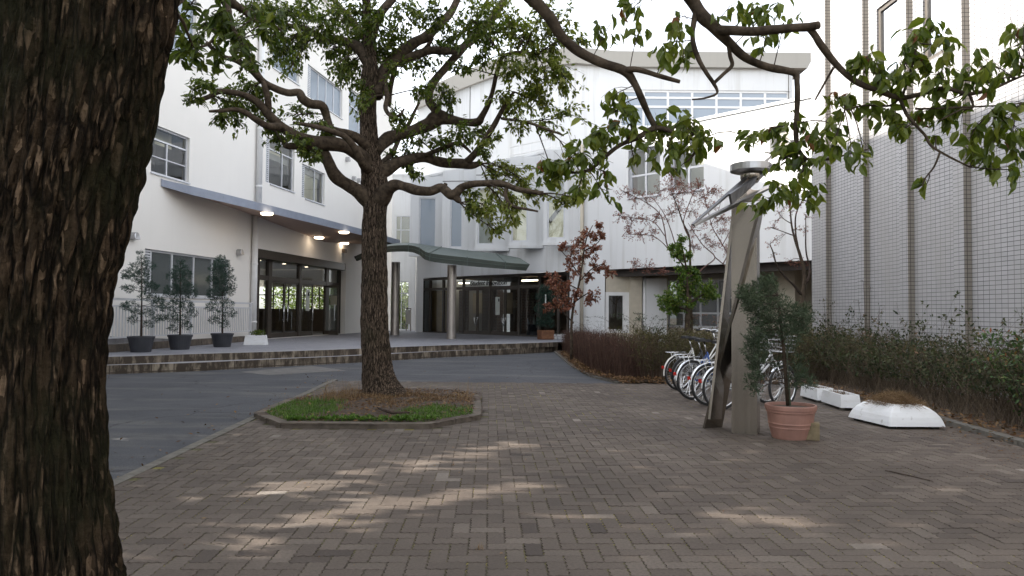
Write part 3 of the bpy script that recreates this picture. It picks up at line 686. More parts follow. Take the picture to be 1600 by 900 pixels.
# entrance: bronze frame, doors, panes, notices
D0 = 0.32
def eS(u): return LW.s(u, 480, D0)
zT = LW.hit(430, 435.5, D0)[1]; zH = ent[3]
mb = MB()
mb.pbox(LW, ent[0], ent[1], zH - 0.32, zH, 0.02, D0 + .08)
posts = [(402.5, 405), (419, 424.5), (467, 471.5), (509.5, 513.5), (536.5, 540)]
for a, b in posts: mb.pbox(LW, eS(a), min(eS(b), ent[1]), DZ, zH - .322, D0, D0 + 0.14)
for (a, b) in ((405, 419), (424.5, 467), (471.5, 509.5), (513.5, 536.5)): mb.pbox(LW, eS(a), eS(b), zT - .09, zT + .09, D0 + .01, D0 + .12)
mb.build('entrance_frame', M['bronze'], lb)
mb = MB()
for (a, b) in ((405, 419), (424.5, 467), (471.5, 509.5)):
    mb.face([LW.at(eS(a), zT + .09, D0 + .06), LW.at(eS(b), zT + .09, D0 + .06), LW.at(eS(b), zH - .32, D0 + .06), LW.at(eS(a), zH - .32, D0 + .06)])
mb.face([LW.at(eS(405), DZ + .02, D0 + .07), LW.at(eS(419), DZ + .02, D0 + .07), LW.at(eS(419), zT - .09, D0 + .07), LW.at(eS(405), zT - .09, D0 + .07)])
mb.build('transom_pane', M['glass'], lb)
mb = MB(); mb.face([LW.at(eS(513.5), zT + .09, D0 + .06), LW.at(eS(536.5), zT + .09, D0 + .06), LW.at(eS(536.5), zH - .32, D0 + .06), LW.at(eS(513.5), zH - .32, D0 + .06)]); mb.build('frosted_pane', M['frost'], lb)
def door(par, p0, p1, z0, z1, fw, fmat, gmat, handle=None, hz=1.0, hl=0.75, hmat='chrome', low=0.18):
    """glazed door leaf between ground points p0,p1 (Vectors), handle at fraction"""
    p0 = Vector((p0.x, p0.y, 0)); p1 = Vector((p1.x, p1.y, 0)); dr = (p1 - p0); L = dr.length; dr.normalize(); nr = Vector((dr.y, -dr.x, 0))
    pl = Plane(p0, dr, -nr); mb = MB()
    mb.pbox(pl, 0, fw, z0, z1, -.025, .025); mb.pbox(pl, L - fw, L, z0, z1, -.025, .025); mb.pbox(pl, fw, L - fw, z1 - fw, z1, -.024, .024); mb.pbox(pl, fw, L - fw, z0, z0 + low, -.024, .024)
    d = mb.build('door', M[fmat], par)
    g = MB(); g.face([pl.at(fw, z0 + low), pl.at(L - fw, z0 + low), pl.at(L - fw, z1 - fw), pl.at(fw, z1 - fw)]); g.build('pane', M[gmat], d)
    if handle is not None:
        s = L * handle; h = MB()
        h.tube([pl.at(s, z0 + hz - hl / 2, -.09), pl.at(s, z0 + hz + hl / 2, -.09)], 0.022, 8)
        for q in (-.4, .4): h.tube([pl.at(s, z0 + hz + q * hl, -.09), pl.at(s, z0 + hz + q * hl, -.02)], 0.015, 6)
        h.build('handle', M[hmat], d, smooth=True)
    return d, pl
zd = zT - .09
dl = lambda u, d=0.0: LW.at(eS(u), 0, D0 + .06 + d)
door(lb, dl(424.5), dl(445.5), DZ + .01, zd, .07, 'bronze', 'glass', .86)
door(lb, dl(446), dl(467), DZ + .01, zd, .07, 'bronze', 'glass', .12)
door(lb, dl(471.5), dl(490), DZ + .01, zd, .07, 'bronze', 'glass', .88)
d4, _ = door(lb, dl(509.0), dl(499.5) + (-LW.N) * 0.95, DZ + .01, zd, .09, 'bronzelight', 'glass', .85, hmat='rail'); d4['label'] = 'bronze door leaf standing open'
door(lb, dl(514), dl(536.5), DZ + .01, zd, .08, 'bronze', 'frost', .9, hmat='rail')
mb = MB(); s0, z0 = LW.hit(478, 452, D0 + .02); s1, z1 = LW.hit(482.8, 485.5, D0 + .02); mb.pbox(LW, s0, s1, z1, z0, D0 - .0, D0 + .02)
n_ = mb.build('notice', M['paper'], lb); mb = MB(); mb.pbox(LW, s0 + (s1 - s0) * .45, s0 + (s1 - s0) * .9, z0 - .28, z0 - .12, D0 - .006, D0 - .002); mb.build('printed_mark', M['ink'], n_)
mb = MB(); s0, z0 = LW.hit(516.5, 461.5, D0); s1, z1 = LW.hit(526.5, 477, D0); mb.pbox(LW, s0, s1, z1, z0, D0 - .0, D0 + .012); mb.build('notice', M['papercream'], lb)
for k in range(11):
    for dd in (1.4, 3.4):
        p = LW.at(ent[0] + 1.2 + k * 1.3, zc - .125, dd + (k % 2) * .7); mb = MB(); mb.disc(p, 0.10, (0, 0, -1), 14); mb.build('downlight', M['lampdim'], lb)
# connecting block between the school and the hall, facing the camera
CY = 43.6
CB = Plane((-7.6, CY), (1, 0.06), (-0.06, 1))
cb = thing('link_block', 'low white block between school and hall with a small window above a glazed door', 'building', (-6, CY, 0))
cs0, cs1 = CB.s(596, 300), CB.s(662, 300); zt = CB.hit(640, 275)[1]
hw = pxrect(CB, 617, 640, 337, 381); hd = pxrect(CB, 603, 639.5, 439, 516); hd = (hd[0], hd[1], DZ + .003, hd[3])
mb = MB(); wall_holes(mb, CB, cs0, cs1, 0, zt, [hw, hd], .2); mb.pbox(CB, cs0, cs1, zt, zt + .12, -.05, 5)
mb.build('wall', M['hallwhite'], cb)
window(cb, CB, hw, ver=[.35], hor=[.5], gl='frost', d=.06)
w = window(cb, CB, hd, ver=[.33, .66], hor=[.75], gl='glass', sill=False, name='glazed_door')
mb = MB(); mb.pbox(CB, cs0, cs1, 0, zt, 1.2, 1.3) if False else None
mb.face([CB.at(hw[0] - .5, hw[2] - .5, .6), CB.at(hw[1] + .5, hw[2] - .5, .6), CB.at(hw[1] + .5, hw[3] + .5, .6), CB.at(hw[0] - .5, hw[3] + .5, .6)])
mb.build('interior', M['curtain'], cb)
for u in (651.5,):
    p = CB.at(CB.s(u, 450), 0, -.12); mb = MB(); mb.tube([Vector((p.x, p.y, DZ)), Vector((p.x, p.y, zt))], .09, 10); mb.build('downpipe', M['pipe'], cb, smooth=True)
# ------------------------------------------------------------------ STUDENT HALL with its wing (one building along the 45 degree line)
SW = Plane((9.62, 23.9), (-.69, .72), (.72, .69))
sh = thing('student_hall', 'white hall with stepped bay windows above a dark glass front, a wing running right', 'building', tuple(SW.at(10, 0)))
sR, sC, sB, sL = -7.0, SW.s(945), SW.s(902), SW.s(655)
ZS, ZR = 3.2, SW.hit(1116, 184.5)[1]
w1 = pxrect(SW, 981, 1030.5, 233, 310, 981); w2 = pxrect(SW, 1047, 1099.5, 226, 302, 1047); w3 = pxrect(SW, 1203, 1233, 200, 241, 1203)
zz = (w1[2] + w2[2]) / 2; zt2 = (w1[3] + w2[3]) / 2; w1 = (w1[0], w1[1], zz, zt2); w2 = (w2[0], w2[1], zz, zt2)
sGL, sGR = SW.s(661), SW.s(890)
mb = MB(); wall_holes(mb, SW, sR, sB, ZS, ZR, [w1, w2, w3], .28)
wall_holes(mb, SW, sGR, sC, -.05, ZS, [], .2)
wall_holes(mb, SW, sB, sL + .3, ZS, 4.42, [], .2); wall_holes(mb, SW, sB, sL + .3, 8.0, ZR, [], .2)
wall_holes(mb, SW, sGL, sL + .3, 0, ZS, [], .2)
mb.face([SW.at(sL + .3, 0, 0), SW.at(sL + .3, ZR, 0), SW.at(sL + .3, ZR, 9), SW.at(sL + .3, 0, 9)])
mb.pbox(SW, sR, sL + .3, ZR, ZR + .10, -.06, .30)
mb.build('wall', M['hallwhite'], sh)
mb = MB(); mb.pbox(SW, sR, sL + .3, ZR - .35, ZR - .1, .31, 10); mb.build('roof', M['fascia'], sh)
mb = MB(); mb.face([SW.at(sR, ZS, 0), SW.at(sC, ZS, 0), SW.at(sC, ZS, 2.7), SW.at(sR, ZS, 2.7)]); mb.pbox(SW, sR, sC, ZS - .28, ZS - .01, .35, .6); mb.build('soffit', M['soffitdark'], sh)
# recessed ground floor of the wing
D2 = 2.6
DP = Plane(SW.at(sC, 0, .06), (1, .05), (-.05, 1)); rd = pxrect(DP, 946, 983.5, 456.5, 520, 965); rw = pxrect(SW, 1043, 1165, 437, 512, 1100, D2)
sPan = SW.s(1010, 450, 1.6)
mb = MB(); sq = SW.s(1040, 450, D2); wall_holes(mb, SW, sR, sq, -.05, ZS, [rw], .15, D2); wall_holes(mb, DP, 0, DP.s(1044, 450), -.05, ZS - .002, [rd], .15); mb.build('recessed_wall', M['cream'], sh)
mb = MB()
a, b = DP.s(985.5, 450, -.3), DP.s(1003, 450, -.3); mb.pbox(DP, a, b, -.05, ZS - .004, -.3, .05); mb.build('column', M['cream'], sh)
mb = MB(); a, b = DP.s(1010, 450, -.45), DP.s(1042, 450, -.45); mb.pbox(DP, a, b, -.05, ZS - .35, -.45, -.1); mb.build('wall_panel', M['hallwhite'], sh)
mb = MB(); a, b = SW.s(1215, 450, 1.5), SW.s(1242, 450, 1.5); mb.pbox(SW, b, a, -.05, ZS - .002, 1.5, 2.0); mb.build('column', M['cream'], sh)
p = DP.at(DP.s(1006.5, 450, -.2), 0, -.2); mb = MB(); mb.tube([Vector((p.x, p.y, 0)), Vector((p.x, p.y, ZS - .3))], .07, 10); mb.build('downpipe', M['pipe'], sh, smooth=True)
p = SW.at(SW.s(911, 450), 0, -.09); mb = MB(); mb.tube([Vector((p.x, p.y, 0)), Vector((p.x, p.y, ZR))], .075, 10); mb.build('downpipe', M['cream'], sh, smooth=True)
pl2 = Plane(SW.at(0, 0, D2), SW.D, SW.N)
def sh2(h): return h
w = window(sh, DP, rd, ver=[.80], fw=.14, mat='pipe', sill=False, d=.02, name='framed_door')
w = window(sh, pl2, rw, ver=[.12, .34, .56, .78], hor=[.30, .62], gl='frost', d=.03, fw=.07)
mb = MB(); mb.pbox(SW, rw[0] - .1, rw[1] + .1, rw[3] + .02, rw[3] + .18, D2 - .12, D2 - .01); mb.build('window_head', M['fascia'], sh)
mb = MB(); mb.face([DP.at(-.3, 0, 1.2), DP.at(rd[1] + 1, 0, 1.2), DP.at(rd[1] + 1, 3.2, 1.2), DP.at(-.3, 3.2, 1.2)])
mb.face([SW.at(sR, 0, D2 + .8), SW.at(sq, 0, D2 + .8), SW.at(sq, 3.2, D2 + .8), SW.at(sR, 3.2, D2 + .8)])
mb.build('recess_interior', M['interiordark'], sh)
# wing windows
window(sh, SW, w1, ver=[.5], hor=[.46], fw=.075, d=.16); window(sh, SW, w2, ver=[.5], hor=[.46], fw=.075, d=.16)
mb = MB(); mb.pbox(SW, w3[0], w3[1], w3[2], w3[3], .24, .30); mb.build('blind_opening', M['fascia'], sh)
mb = MB()
for w_ in (w1, w2): mb = MB(); mb.pbox(SW, w_[0] - .1, w_[1] + .1, w_[2] - .1, w_[3] + .2, .75, .78); mb.build('blind', M['interior'], sh)
# parapet rail
mb = MB(); a, b = SW.s(797, 218, .5), SW.s(862, 218, .5)
for z in (.35, .75): mb.beam(SW.at(a, ZR + z, .5), SW.at(b, ZR + z, .5), .04)
for k in range(5): s = a + (b - a) * k / 4; mb.beam(SW.at(s, ZR, .5), SW.at(s, ZR + .75, .5), .04)
mb.build('roof_rail', M['pipe'], sh)
# bays
bx = [640, 690, 742.5, 795.5, 848.5, 904]
wx = [(654.5, 681), (703, 722.5), (746.5, 771.5), (799, 824.5), (855, 882.5)]
ztop = [309, 300, 294, 289, 281]
fd = Vector((1, -.12, 0)).normalized()
for i in range(5):
    C = SW.at(SW.s(bx[i + 1], 420), 0, 0.0)
    # front line through C with direction fd; left end at px bx[i]
    pl = Plane(C, -fd, Vector((.12, 1, 0)))
    sA = pl.s(bx[i], 420); zb, zt = 4.4, 8.35
    h = (pl.s(wx[i][1], 350), pl.s(wx[i][0], 350), zb + .17, min(pl.hit(wx[i][0], ztop[i])[1], 7.6))
    mb = MB(); wall_holes(mb, pl, 0, sA, zb, zt, [h], .16)
    A = pl.at(sA, 0); B = SW.at((A - SW.O).dot(SW.D), 0, 0)
    Bq = SW.at((A - SW.O).dot(SW.D), 0, .3)
    mb.face([(A.x, A.y, zb), (A.x, A.y, zt), (Bq.x, Bq.y, zt), (Bq.x, Bq.y, zb)])
    for z in (zb, zt): mb.face([(A.x, A.y, z), (C.x, C.y, z), (Bq.x, Bq.y, z)])
    # projecting ledge and joint line
    mb.pbox(pl, 0, sA + .04, zb - .13, zb - .002, -.07, .25)
    bay = mb.build('bay', M['hallwhite'], sh)
    window(bay, pl, h, fw=.06, d=.08, gl='glass' if i > 1 else 'glassblue', sill=False)
    hh = h[3] - h[2]
    for zz0, zz1, mt in (((0, .55, 'garden'),) if i == 1 else ((0, .5, 'garden'), (.5, 1, 'curtain')) if i == 2 else ((0, 1, 'curtain'),) if i == 3 else ((0, .62, 'curtain'),) if i == 4 else ()):
        if mt == 'garden': continue
        mb = MB(); mb.pbox(pl, h[0] + .01, h[1] - .01, h[2] + hh * zz0, h[2] + hh * zz1, .165, .18); mb.build('blind', M[mt], bay)
    if i == 4: mb = MB(); mb.beam(pl.at(h[0] + .1, h[2] + hh * .60, .14), pl.at(h[1] - .06, h[2] + hh * .28, .14), .05, .16); mb.build('stair_rail', M['bronze'], bay)
    mb = MB(); mb.pbox(pl, 0.0, sA, 7.80, 7.83, -.012, .002); mb.build('panel_joint', M['soffitdark'], bay)
mb = MB(); mb.face([SW.at(sB - .3, 4.3, 1.7), SW.at(sL + .2, 4.3, 1.7), SW.at(sL + .2, 8.4, 1.7), SW.at(sB - .3, 8.4, 1.7)])
mb.face([SW.at(sB - .3, 4.43, .0), SW.at(sL + .2, 4.43, .0), SW.at(sL + .2, 4.43, 1.7), SW.at(sB - .3, 4.43, 1.7)])
mb.build('upper_interior', M['curtain'], sh)
# glass front of the ground floor
DG = .45
gp = Plane(SW.at(0, 0, DG), SW.D, SW.N)
gs = lambda u: gp.s(u, 480)
zt = gp.hit(790, 456.5)[1]; zt = 2.62; zh = ZS
mull = [661, 672.5, 693, 709, 724.5, 766, 811.5, 843, 873, 888]
mb = MB()
for u in mull:
    s = gs(u); mb.pbox(gp, s - .05, s + .05, DZ, zh, -.06, .06)
mb.pbox(gp, gs(888), gs(661), zt - .06, zt + .06, -.05, .05); mb.pbox(gp, gs(888), gs(661), DZ + .002, DZ + .06, -.05, .05); mb.pbox(gp, gs(888), gs(661), zh - .12, zh - .003, -.07, .07)
mb.build('glass_front_frame', M['bronzelight'], sh)
mb = MB()
for a, b in zip(mull, mull[1:]):
    if a in (724.5, 766): mb.face([gp.at(gs(a) - .05, zt + .06), gp.at(gs(b) + .05, zt + .06), gp.at(gs(b) + .05, zh - .12), gp.at(gs(a) - .05, zh - .12)]); continue
    if a == 661: continue
    mb.face([gp.at(gs(a) - .05, DZ + .06), gp.at(gs(b) + .05, DZ + .06), gp.at(gs(b) + .05, zh - .12), gp.at(gs(a) - .05, zh - .12)])
mb.build('front_pane', M['glass'], sh)
mb = MB(); mb.face([gp.at(gs(661) - .05, DZ + .06), gp.at(gs(672.5) + .05, DZ + .06), gp.at(gs(672.5) + .05, zh - .12), gp.at(gs(661) - .05, zh - .12)]); mb.build('frosted_pane', M['frost'], sh)
for (a, b, hh) in ((726, 745.6, .88), (746.4, 764.8, .12), (767.4, 789.2, .9), (790, 810.3, .1)):
    d, dp = door(sh, gp.at(gs(a), 0), gp.at(gs(b), 0), DZ + .06, zt - .06, .06, 'bronzelight', 'glass', None, low=.12)
    L = (gp.at(gs(a), 0) - gp.at(gs(b), 0)).length; s = L * hh; sg = 1 if hh > .5 else -1; hb = MB()
    hb.tube([dp.at(s, 1.18, -.03), dp.at(s, 1.16, -.1), dp.at(s + .02 * sg, 1.0, -.11), dp.at(s + .09 * sg, .82, -.1), dp.at(s + .09 * sg, .80, -.03)], .02, 8); hb.build('handle', M['chrome'], d, smooth=True)
s0, s1 = gs(775), gs(781.8); z0, z1 = gp.hit(778, 464)[1], gp.hit(778, 492)[1]
mb = MB(); mb.pbox(gp, s1, s0, z1, z0, -.045, -.03); n_ = mb.build('notice', M['paper'], sh); mb = MB(); mb.pbox(gp, s1 + .02, s1 + .10, z0 - .22, z0 - .08, -.050, -.046); mb.build('printed_mark', M['ink'], n_)
# lettering above the doors
def text(name, body, size, origin, right, mat, par, shear=0.0, ext=0.01):
    cu = bpy.data.curves.new(name, 'FONT'); cu.body = body; cu.size = size; cu.extrude = ext; cu.shear = shear; cu.materials.append(mat)
    o = bpy.data.objects.new(name, cu); COL.objects.link(o)
    rx = Vector(right).normalized(); up = Vector((0, 0, 1)); nn = rx.cross(up)
    m = Matrix((rx, up, nn)).transposed().to_4x4(); m.translation = origin
    o.matrix_basis = m; bpy.context.view_layer.update(); me = bpy.data.meshes.new_from_object(o.evaluated_get(bpy.context.evaluated_depsgraph_get())); bpy.data.objects.remove(o)
    o = bpy.data.objects.new(name, me); COL.objects.link(o); o.parent = par; o.matrix_parent_inverse = world_of(par).inverted(); o.matrix_basis = m
    return o
text('lettering', 'Student Innovation', .34, gp.at(gs(736.5), zt + .12, -.075), -gp.D, M['ink'], sh, .25)
# interior of the hall: floor slab is the deck; brick piers, tan panels, ceiling strips, back wall
mb = MB()
for a, b, d in ((717, 723.5, 1.2), (753, 764, 1.6), (769, 777, 1.6), (806, 810, 1.4), (815, 828, 1.2)):
    mb.pbox(SW, SW.s(b, 480, d), SW.s(a, 480, d), DZ, 2.55, d, d + .4)
mb.build('brick_pier', M['brick'], sh)
mb = MB(); mb.pbox(SW, SW.s(692, 480, .62), SW.s(674.5, 480, .62), DZ, 2.55, .62, .66); mb.pbox(SW, SW.s(708, 480, .62), SW.s(694, 480, .62), DZ, 2.55, .68, .72); mb.build('folding_screen', M['tan'], sh)
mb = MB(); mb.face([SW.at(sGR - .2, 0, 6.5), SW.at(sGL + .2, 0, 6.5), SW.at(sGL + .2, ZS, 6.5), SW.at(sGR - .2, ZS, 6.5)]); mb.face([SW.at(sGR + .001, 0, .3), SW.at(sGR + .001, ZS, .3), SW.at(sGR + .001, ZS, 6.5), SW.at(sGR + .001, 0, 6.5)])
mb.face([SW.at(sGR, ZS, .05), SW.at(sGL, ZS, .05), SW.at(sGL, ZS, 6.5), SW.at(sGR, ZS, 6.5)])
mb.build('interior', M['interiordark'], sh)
mb = MB(); mb.pbox(SW, SW.s(800, 480, 4), SW.s(728, 480, 4), 1.35, 2.5, 4.0, 4.05); mb.build('notice_board', M['cream'], sh)
for a, b, d in ((815, 838, 2.2), (716, 731, 2.6)):
    mb = MB(); mb.pbox(SW, SW.s(b, 450, d), SW.s(a, 450, d), 2.98, 3.04, d, d + .12); mb.build('strip_lamp', M['lampdim' if a in (815, 727) else 'lampfaint'], sh)
# ------------------------------------------------------------------ ENTRANCE CANOPY of the hall on round columns
ec = thing('entrance_canopy', 'curved green-grey metal canopy on two round steel columns before the hall', 'canopy', tuple(G(705, 529.5, DZ)))
top = [(553, 401, 32.4), (575, 392, 31.2), (603, 385, 30.2), (638, 383, 29.4), (655, 387, 28.9), (672, 395.5, 28.4), (730, 402.5, 28.5), (790, 410, 28.7), (828, 413, 28.9)]
bot = [(557, 408, 32.4), (577, 401, 31.2), (603, 394.5, 30.2), (638, 393.5, 29.4), (655, 398.5, 28.9), (671, 408, 28.4), (730, 415.5, 28.5), (790, 420.5, 28.7), (822, 423, 28.9)]
T = densify([P(*q) for q in top], 4); B = densify([P(*q) for q in bot], 4)
bk = densify([P(*q) for q in [(560, 398, 36.5), (580, 389, 36.5), (606, 381, 36), (638, 379.5, 35), (655, 381, 34.5), (690, 386, 34), (730, 391, 33.6), (775, 396, 33), (812, 403, 32.2)]], 4)
mb = MB()
for i in range(len(T) - 1): mb.face([T[i], T[i + 1], bk[i + 1], bk[i]])
rf = mb.build('roof', M['copper'], ec)
mb = MB()
for i in range(len(T) - 1): mb.face([B[i], B[i + 1], T[i + 1], T[i]])
mb.face([B[-1], Vector((bk[-1].x, bk[-1].y, bk[-1].z - .3)), bk[-1], T[-1]]); mb.build('fascia', M['copperdark'], ec)
mb = MB()
for i in range(len(T) - 1):
    if i % 4 == 0 and i: mb.beam(T[i] + Vector((0, 0, .015)), bk[i] + Vector((0, 0, .015)), .03); mb.beam(B[i] + Vector((0, -.012, 0)), T[i] + Vector((0, -.012, 0)), .022)
for i in range(len(T) - 1):
    t0 = T[i] * .55 + B[i] * .45; t1 = T[i + 1] * .55 + B[i + 1] * .45; mb.beam(t0 + Vector((0, -.01, 0)), t1 + Vector((0, -.01, 0)), .02)
mb.build('roof_seam', M['copper'], rf)
mb = MB()
for i in range(len(T) - 1):
    a, b = Vector((bk[i].x, bk[i].y, bk[i].z - .3)), Vector((bk[i + 1].x, bk[i + 1].y, bk[i + 1].z - .3)); mb.face([B[i], a, b, B[i + 1]])
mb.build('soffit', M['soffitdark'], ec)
for u, v, r, zt_ in ((617, 523.5, .20, 3.7), (705, 529.7, .185, 3.3)):
    p = G(u, v, DZ); mb = MB(); mb.lathe([(r * 1.05, 0), (r * 1.05, .18), (r, .19), (r, zt_ - DZ)], p, 24); mb.build('column', M['steel'], ec, smooth=False)
mb = MB(); p = G(763, 527, DZ)
# ------------------------------------------------------------------ BACK HALL with concrete fascia (behind and above)
bh = thing('gymnasium', 'tall white hall behind with a slanting concrete roof band and a strip of high windows', 'building', (8, 48, 0))
B1 = Plane((6.37, 46), (1, 0.0), (0, 1)); B2 = Plane((6.37, 46), (-1, 0), (0, 1))
z1t, z1b, z1w = B1.hit(1130, 84)[1], B1.hit(1130, 108)[1], B1.hit(1130, 138)[1]
zb1 = 8.0; sE = B1.s(1236, 120); sF = B1.s(1271, 100)
hw = (B1.s(968, 150), B1.s(1234, 150), B1.hit(1100, 200)[1], B1.hit(1100, 141)[1])
mb = MB(); wall_holes(mb, B1, 0, sE, zb1, z1b, [hw], .2)
pts_t = [(0, z1t)] + [B2.hit(u, v) for u, v in ((900, 76), (830, 83), (768, 97), (708, 121), (652, 148))]
pts_b = [(0, z1b)] + [B2.hit(u, v) for u, v in ((900, 101), (830, 108), (768, 123), (708, 146), (652, 172))]
pts_l = [(0, zb1)] + [(B2.hit(u, v)[0], B2.hit(u, v)[1]) for u, v in ((900, 128), (830, 135), (790, 150), (711, 172), (652, 190))]
for k in range(len(pts_b) - 1):
    (s0, a0), (s1, a1) = pts_b[k], pts_b[k + 1]; mb.face([B2.at(s0, 9.0), B2.at(s0, a0), B2.at(s1, a1), B2.at(s1, 9.0)])
mb.build('wall', M['hallwhite'], bh)
mb = MB(); d = -.35
mb.add([B1.at(-.1, z1b, d), B1.at(sF - .5, z1b, d), B1.at(sF, z1t - .0, d + .02), B1.at(0, z1t, d + .02)], [(0, 1, 2, 3)])
mb.add([B1.at(-.1, z1b, d), B1.at(sF - .5, z1b, d), B1.at(sF - .5, z1b, .1), B1.at(0, z1b, .1)], [(0, 1, 2, 3)])
mb.add([B1.at(sF - .5, z1b, d), B1.at(sF - .5, z1b, 8), B1.at(sF, z1t, 8), B1.at(sF, z1t, d + .02)], [(0, 1, 2, 3)])
for k in range(len(pts_t) - 1):
    (s0, a0), (s1, a1) = pts_t[k], pts_t[k + 1]; (q0, b0), (q1, b1) = pts_b[k], pts_b[k + 1]
    mb.face([B2.at(q0, b0, d), B2.at(s0, a0, d + .02), B2.at(s1, a1, d + .02), B2.at(q1, b1, d)]); mb.face([B2.at(q0, b0, d), B2.at(q1, b1, d), B2.at(q1, b1, .05), B2.at(q0, b0, .05)])
    mb.face([B2.at(s0, a0, d + .02), B2.at(s1, a1, d + .02), B2.at(s1, a1 + .0, 16), B2.at(s0, a0 + .0, 16)])
mb.face([B1.at(0, z1t, d + .02), B1.at(sF, z1t, d + .02), B1.at(sF, z1t, 20), B1.at(0, z1t, 20)])
mb.build('roof_band', M['fascia'], bh)
mb = MB()
for u in (690, 735, 830): s, z = B2.hit(u, 110); mb.pbox(B2, s - .02, s + .02, z1b - 4, z1b - .1, -.012, .01)
s = B1.s(1232, 100); mb.pbox(B1, s - .02, s + .02, z1b - 3, z1b - .02, -.012, .01); mb.build('panel_joint', M['soffitdark'], bh)
window(bh, B1, hw, ver=[k / 7 for k in range(1, 7)], hor=[.56, .80], gl='glassblue', fw=.14, d=.08, mat='pipe', sill=False)
mb = MB(); mb.pbox(B1, hw[0], hw[1], hw[2], hw[3], 1.2, 1.25); mb.build('interior', M['interior'], bh)
mb = MB(); mb.pbox(B1, sE - .02, sE + .1, 3, z1b, .0, 20); mb.build('side_wall', M['hallwhite'], bh)
# ------------------------------------------------------------------ RIGHT TILED BUILDING
M['ribshade'] = brickmat('shaded_rib_tile', (0.28, 0.25, 0.215), (0.24, 0.215, 0.185), (0.04, 0.036, 0.03), 0.152, 0.0785, 0.0055, 0.0, 0.4, bumps=0.25)  # wall tile copy with the shade of the unlit rib fronts in its colour
RW = Plane((8.6, 0), (-.03, 1), (1, .03))
rb = thing('tiled_building', 'tall building on the right clad in pale grey square-grid tiles with vertical ribs', 'building', tuple(RW.at(14, 0)))
r0, r1, RH = -3.0, RW.s(1268.5, 420), 14.0
g1 = pxrect(RW, 1373, 1409, 12, 140, 1373); g2 = pxrect(RW, 1446, 1486, -80, 92, 1446); g2 = (g2[0], g2[1], g1[2], 9.6)
mb = MB(); wall_holes(mb, RW, r0, r1, -.05, RH, [g1, g2], .2)
mb.face([RW.at(r1, -.05, 0), RW.at(r1, RH, 0), RW.at(r1, RH, 14), RW.at(r1, -.05, 14)]); mb.face([RW.at(r0, RH, 0), RW.at(r1, RH, 0), RW.at(r1, RH, 14), RW.at(r0, RH, 14)])
mb.build('wall', M['tile'], rb)
for u in (1299, 1359, 1429, 1518.5):
    s = RW.s(u, 430); mb = MB(); mb.pbox(RW, s, s + .30, -.05, RH + .05, -.135, -.002); r_ = mb.build('rib', M['tile'], rb); mb = MB(); mb.pbox(RW, s - .008, s - .002, -.05, RH + .05, -.134, -.003); mb.build('rib_shade', M['ribshade'], r_)  # thin slab puts the shade tone on each rib front
s = RW.s(1518.5, 430)
for k in range(1, 5): mb = MB(); mb.pbox(RW, s - 1.82 * k, s - 1.82 * k + .3, -.05, RH + .05, -.135, -.002); mb.build('rib', M['tile'], rb)
for g in (g1, g2):
    window(rb, RW, g, fw=.09, mat='bronzelight', gl='glasswarm', sill=False, d=.06)
mb = MB(); mb.face([RW.at(g2[0] - 1, g1[2] - 1, .9), RW.at(g1[1] + 1, g1[2] - 1, .9), RW.at(g1[1] + 1, 10.5, .9), RW.at(g2[0] - 1, 10.5, .9)]); mb.build('interior', M['curtain'], rb)
# ------------------------------------------------------------------ vegetation helpers
def rv(r=1.0): 
    while True:
        v = Vector((U(-1, 1), U(-1, 1), U(-1, 1)))
        if 0.01 < v.length <= 1: return v * r
def leaf(mb, p, d, n, L, Wd, tone, detail=1, droop=0.25):
    """leaf blade starting at p along d, width direction from normal n"""
    d = d.normalized(); x = d.cross(n)
    if x.length < 1e-4: x = d.orthogonal()
    x.normalize(); n = x.cross(d); mb.tone = max(0, min(1, tone))
    if detail == 0:
        mb.add([p, p + d * L * .45 + x * Wd * .5 + n * L * .04, p + d * L, p + d * L * .45 - x * Wd * .5 + n * L * .04], [(0, 1, 2, 3)]); return
    c1 = p + d * L * .33 - n * 0.02 * L; c2 = p + d * L * .68 - n * droop * .3 * L; tip = p + d * L - n * droop * L
    e = n * Wd * .22
    mb.add([p, c1 + x * Wd * .46 + e, c1, c1 - x * Wd * .46 + e, c2 + x * Wd * .38 + e * .8, c2, c2 - x * Wd * .38 + e * .8, tip],
           [(0, 1, 2), (0, 2, 3), (1, 4, 5, 2), (2, 5, 6, 3), (4, 7, 5), (5, 7, 6)])
def curve(pts, n=5, wob=0.0):
    q = smoothpts(pts, n, wob); return [Vector(a[:3]) for a in q], [max(0.0008, a[3]) for a in q]
def pxlimb(px, Y0, n=5, wob=0.0, rs=1.0):
    """px: list of (u, v, dY, r_px)"""
    out = []
    for u, v, dy, r in px:
        p = P(u, v, Y0 + dy); out.append((p.x, p.y, p.z, r * rs * (Y0 + dy) / F))
    return curve(out, n, wob)
def twigto(mb, a, b, r0, r1, sag=0.1, sides=4, n=5):
    a = Vector(a); b = Vector(b); L = (b - a).length; pts = []; rr = []
    off = rv(L * 0.12)
    for k in range(n + 1):
        t = k / n; p = a.lerp(b, t) + off * math.sin(math.pi * t) + Vector((0, 0, sag * L * math.sin(math.pi * t))); pts.append(p); rr.append(r0 + (r1 - r0) * t)
    mb.tube(pts, rr, sides, cap=False); return pts
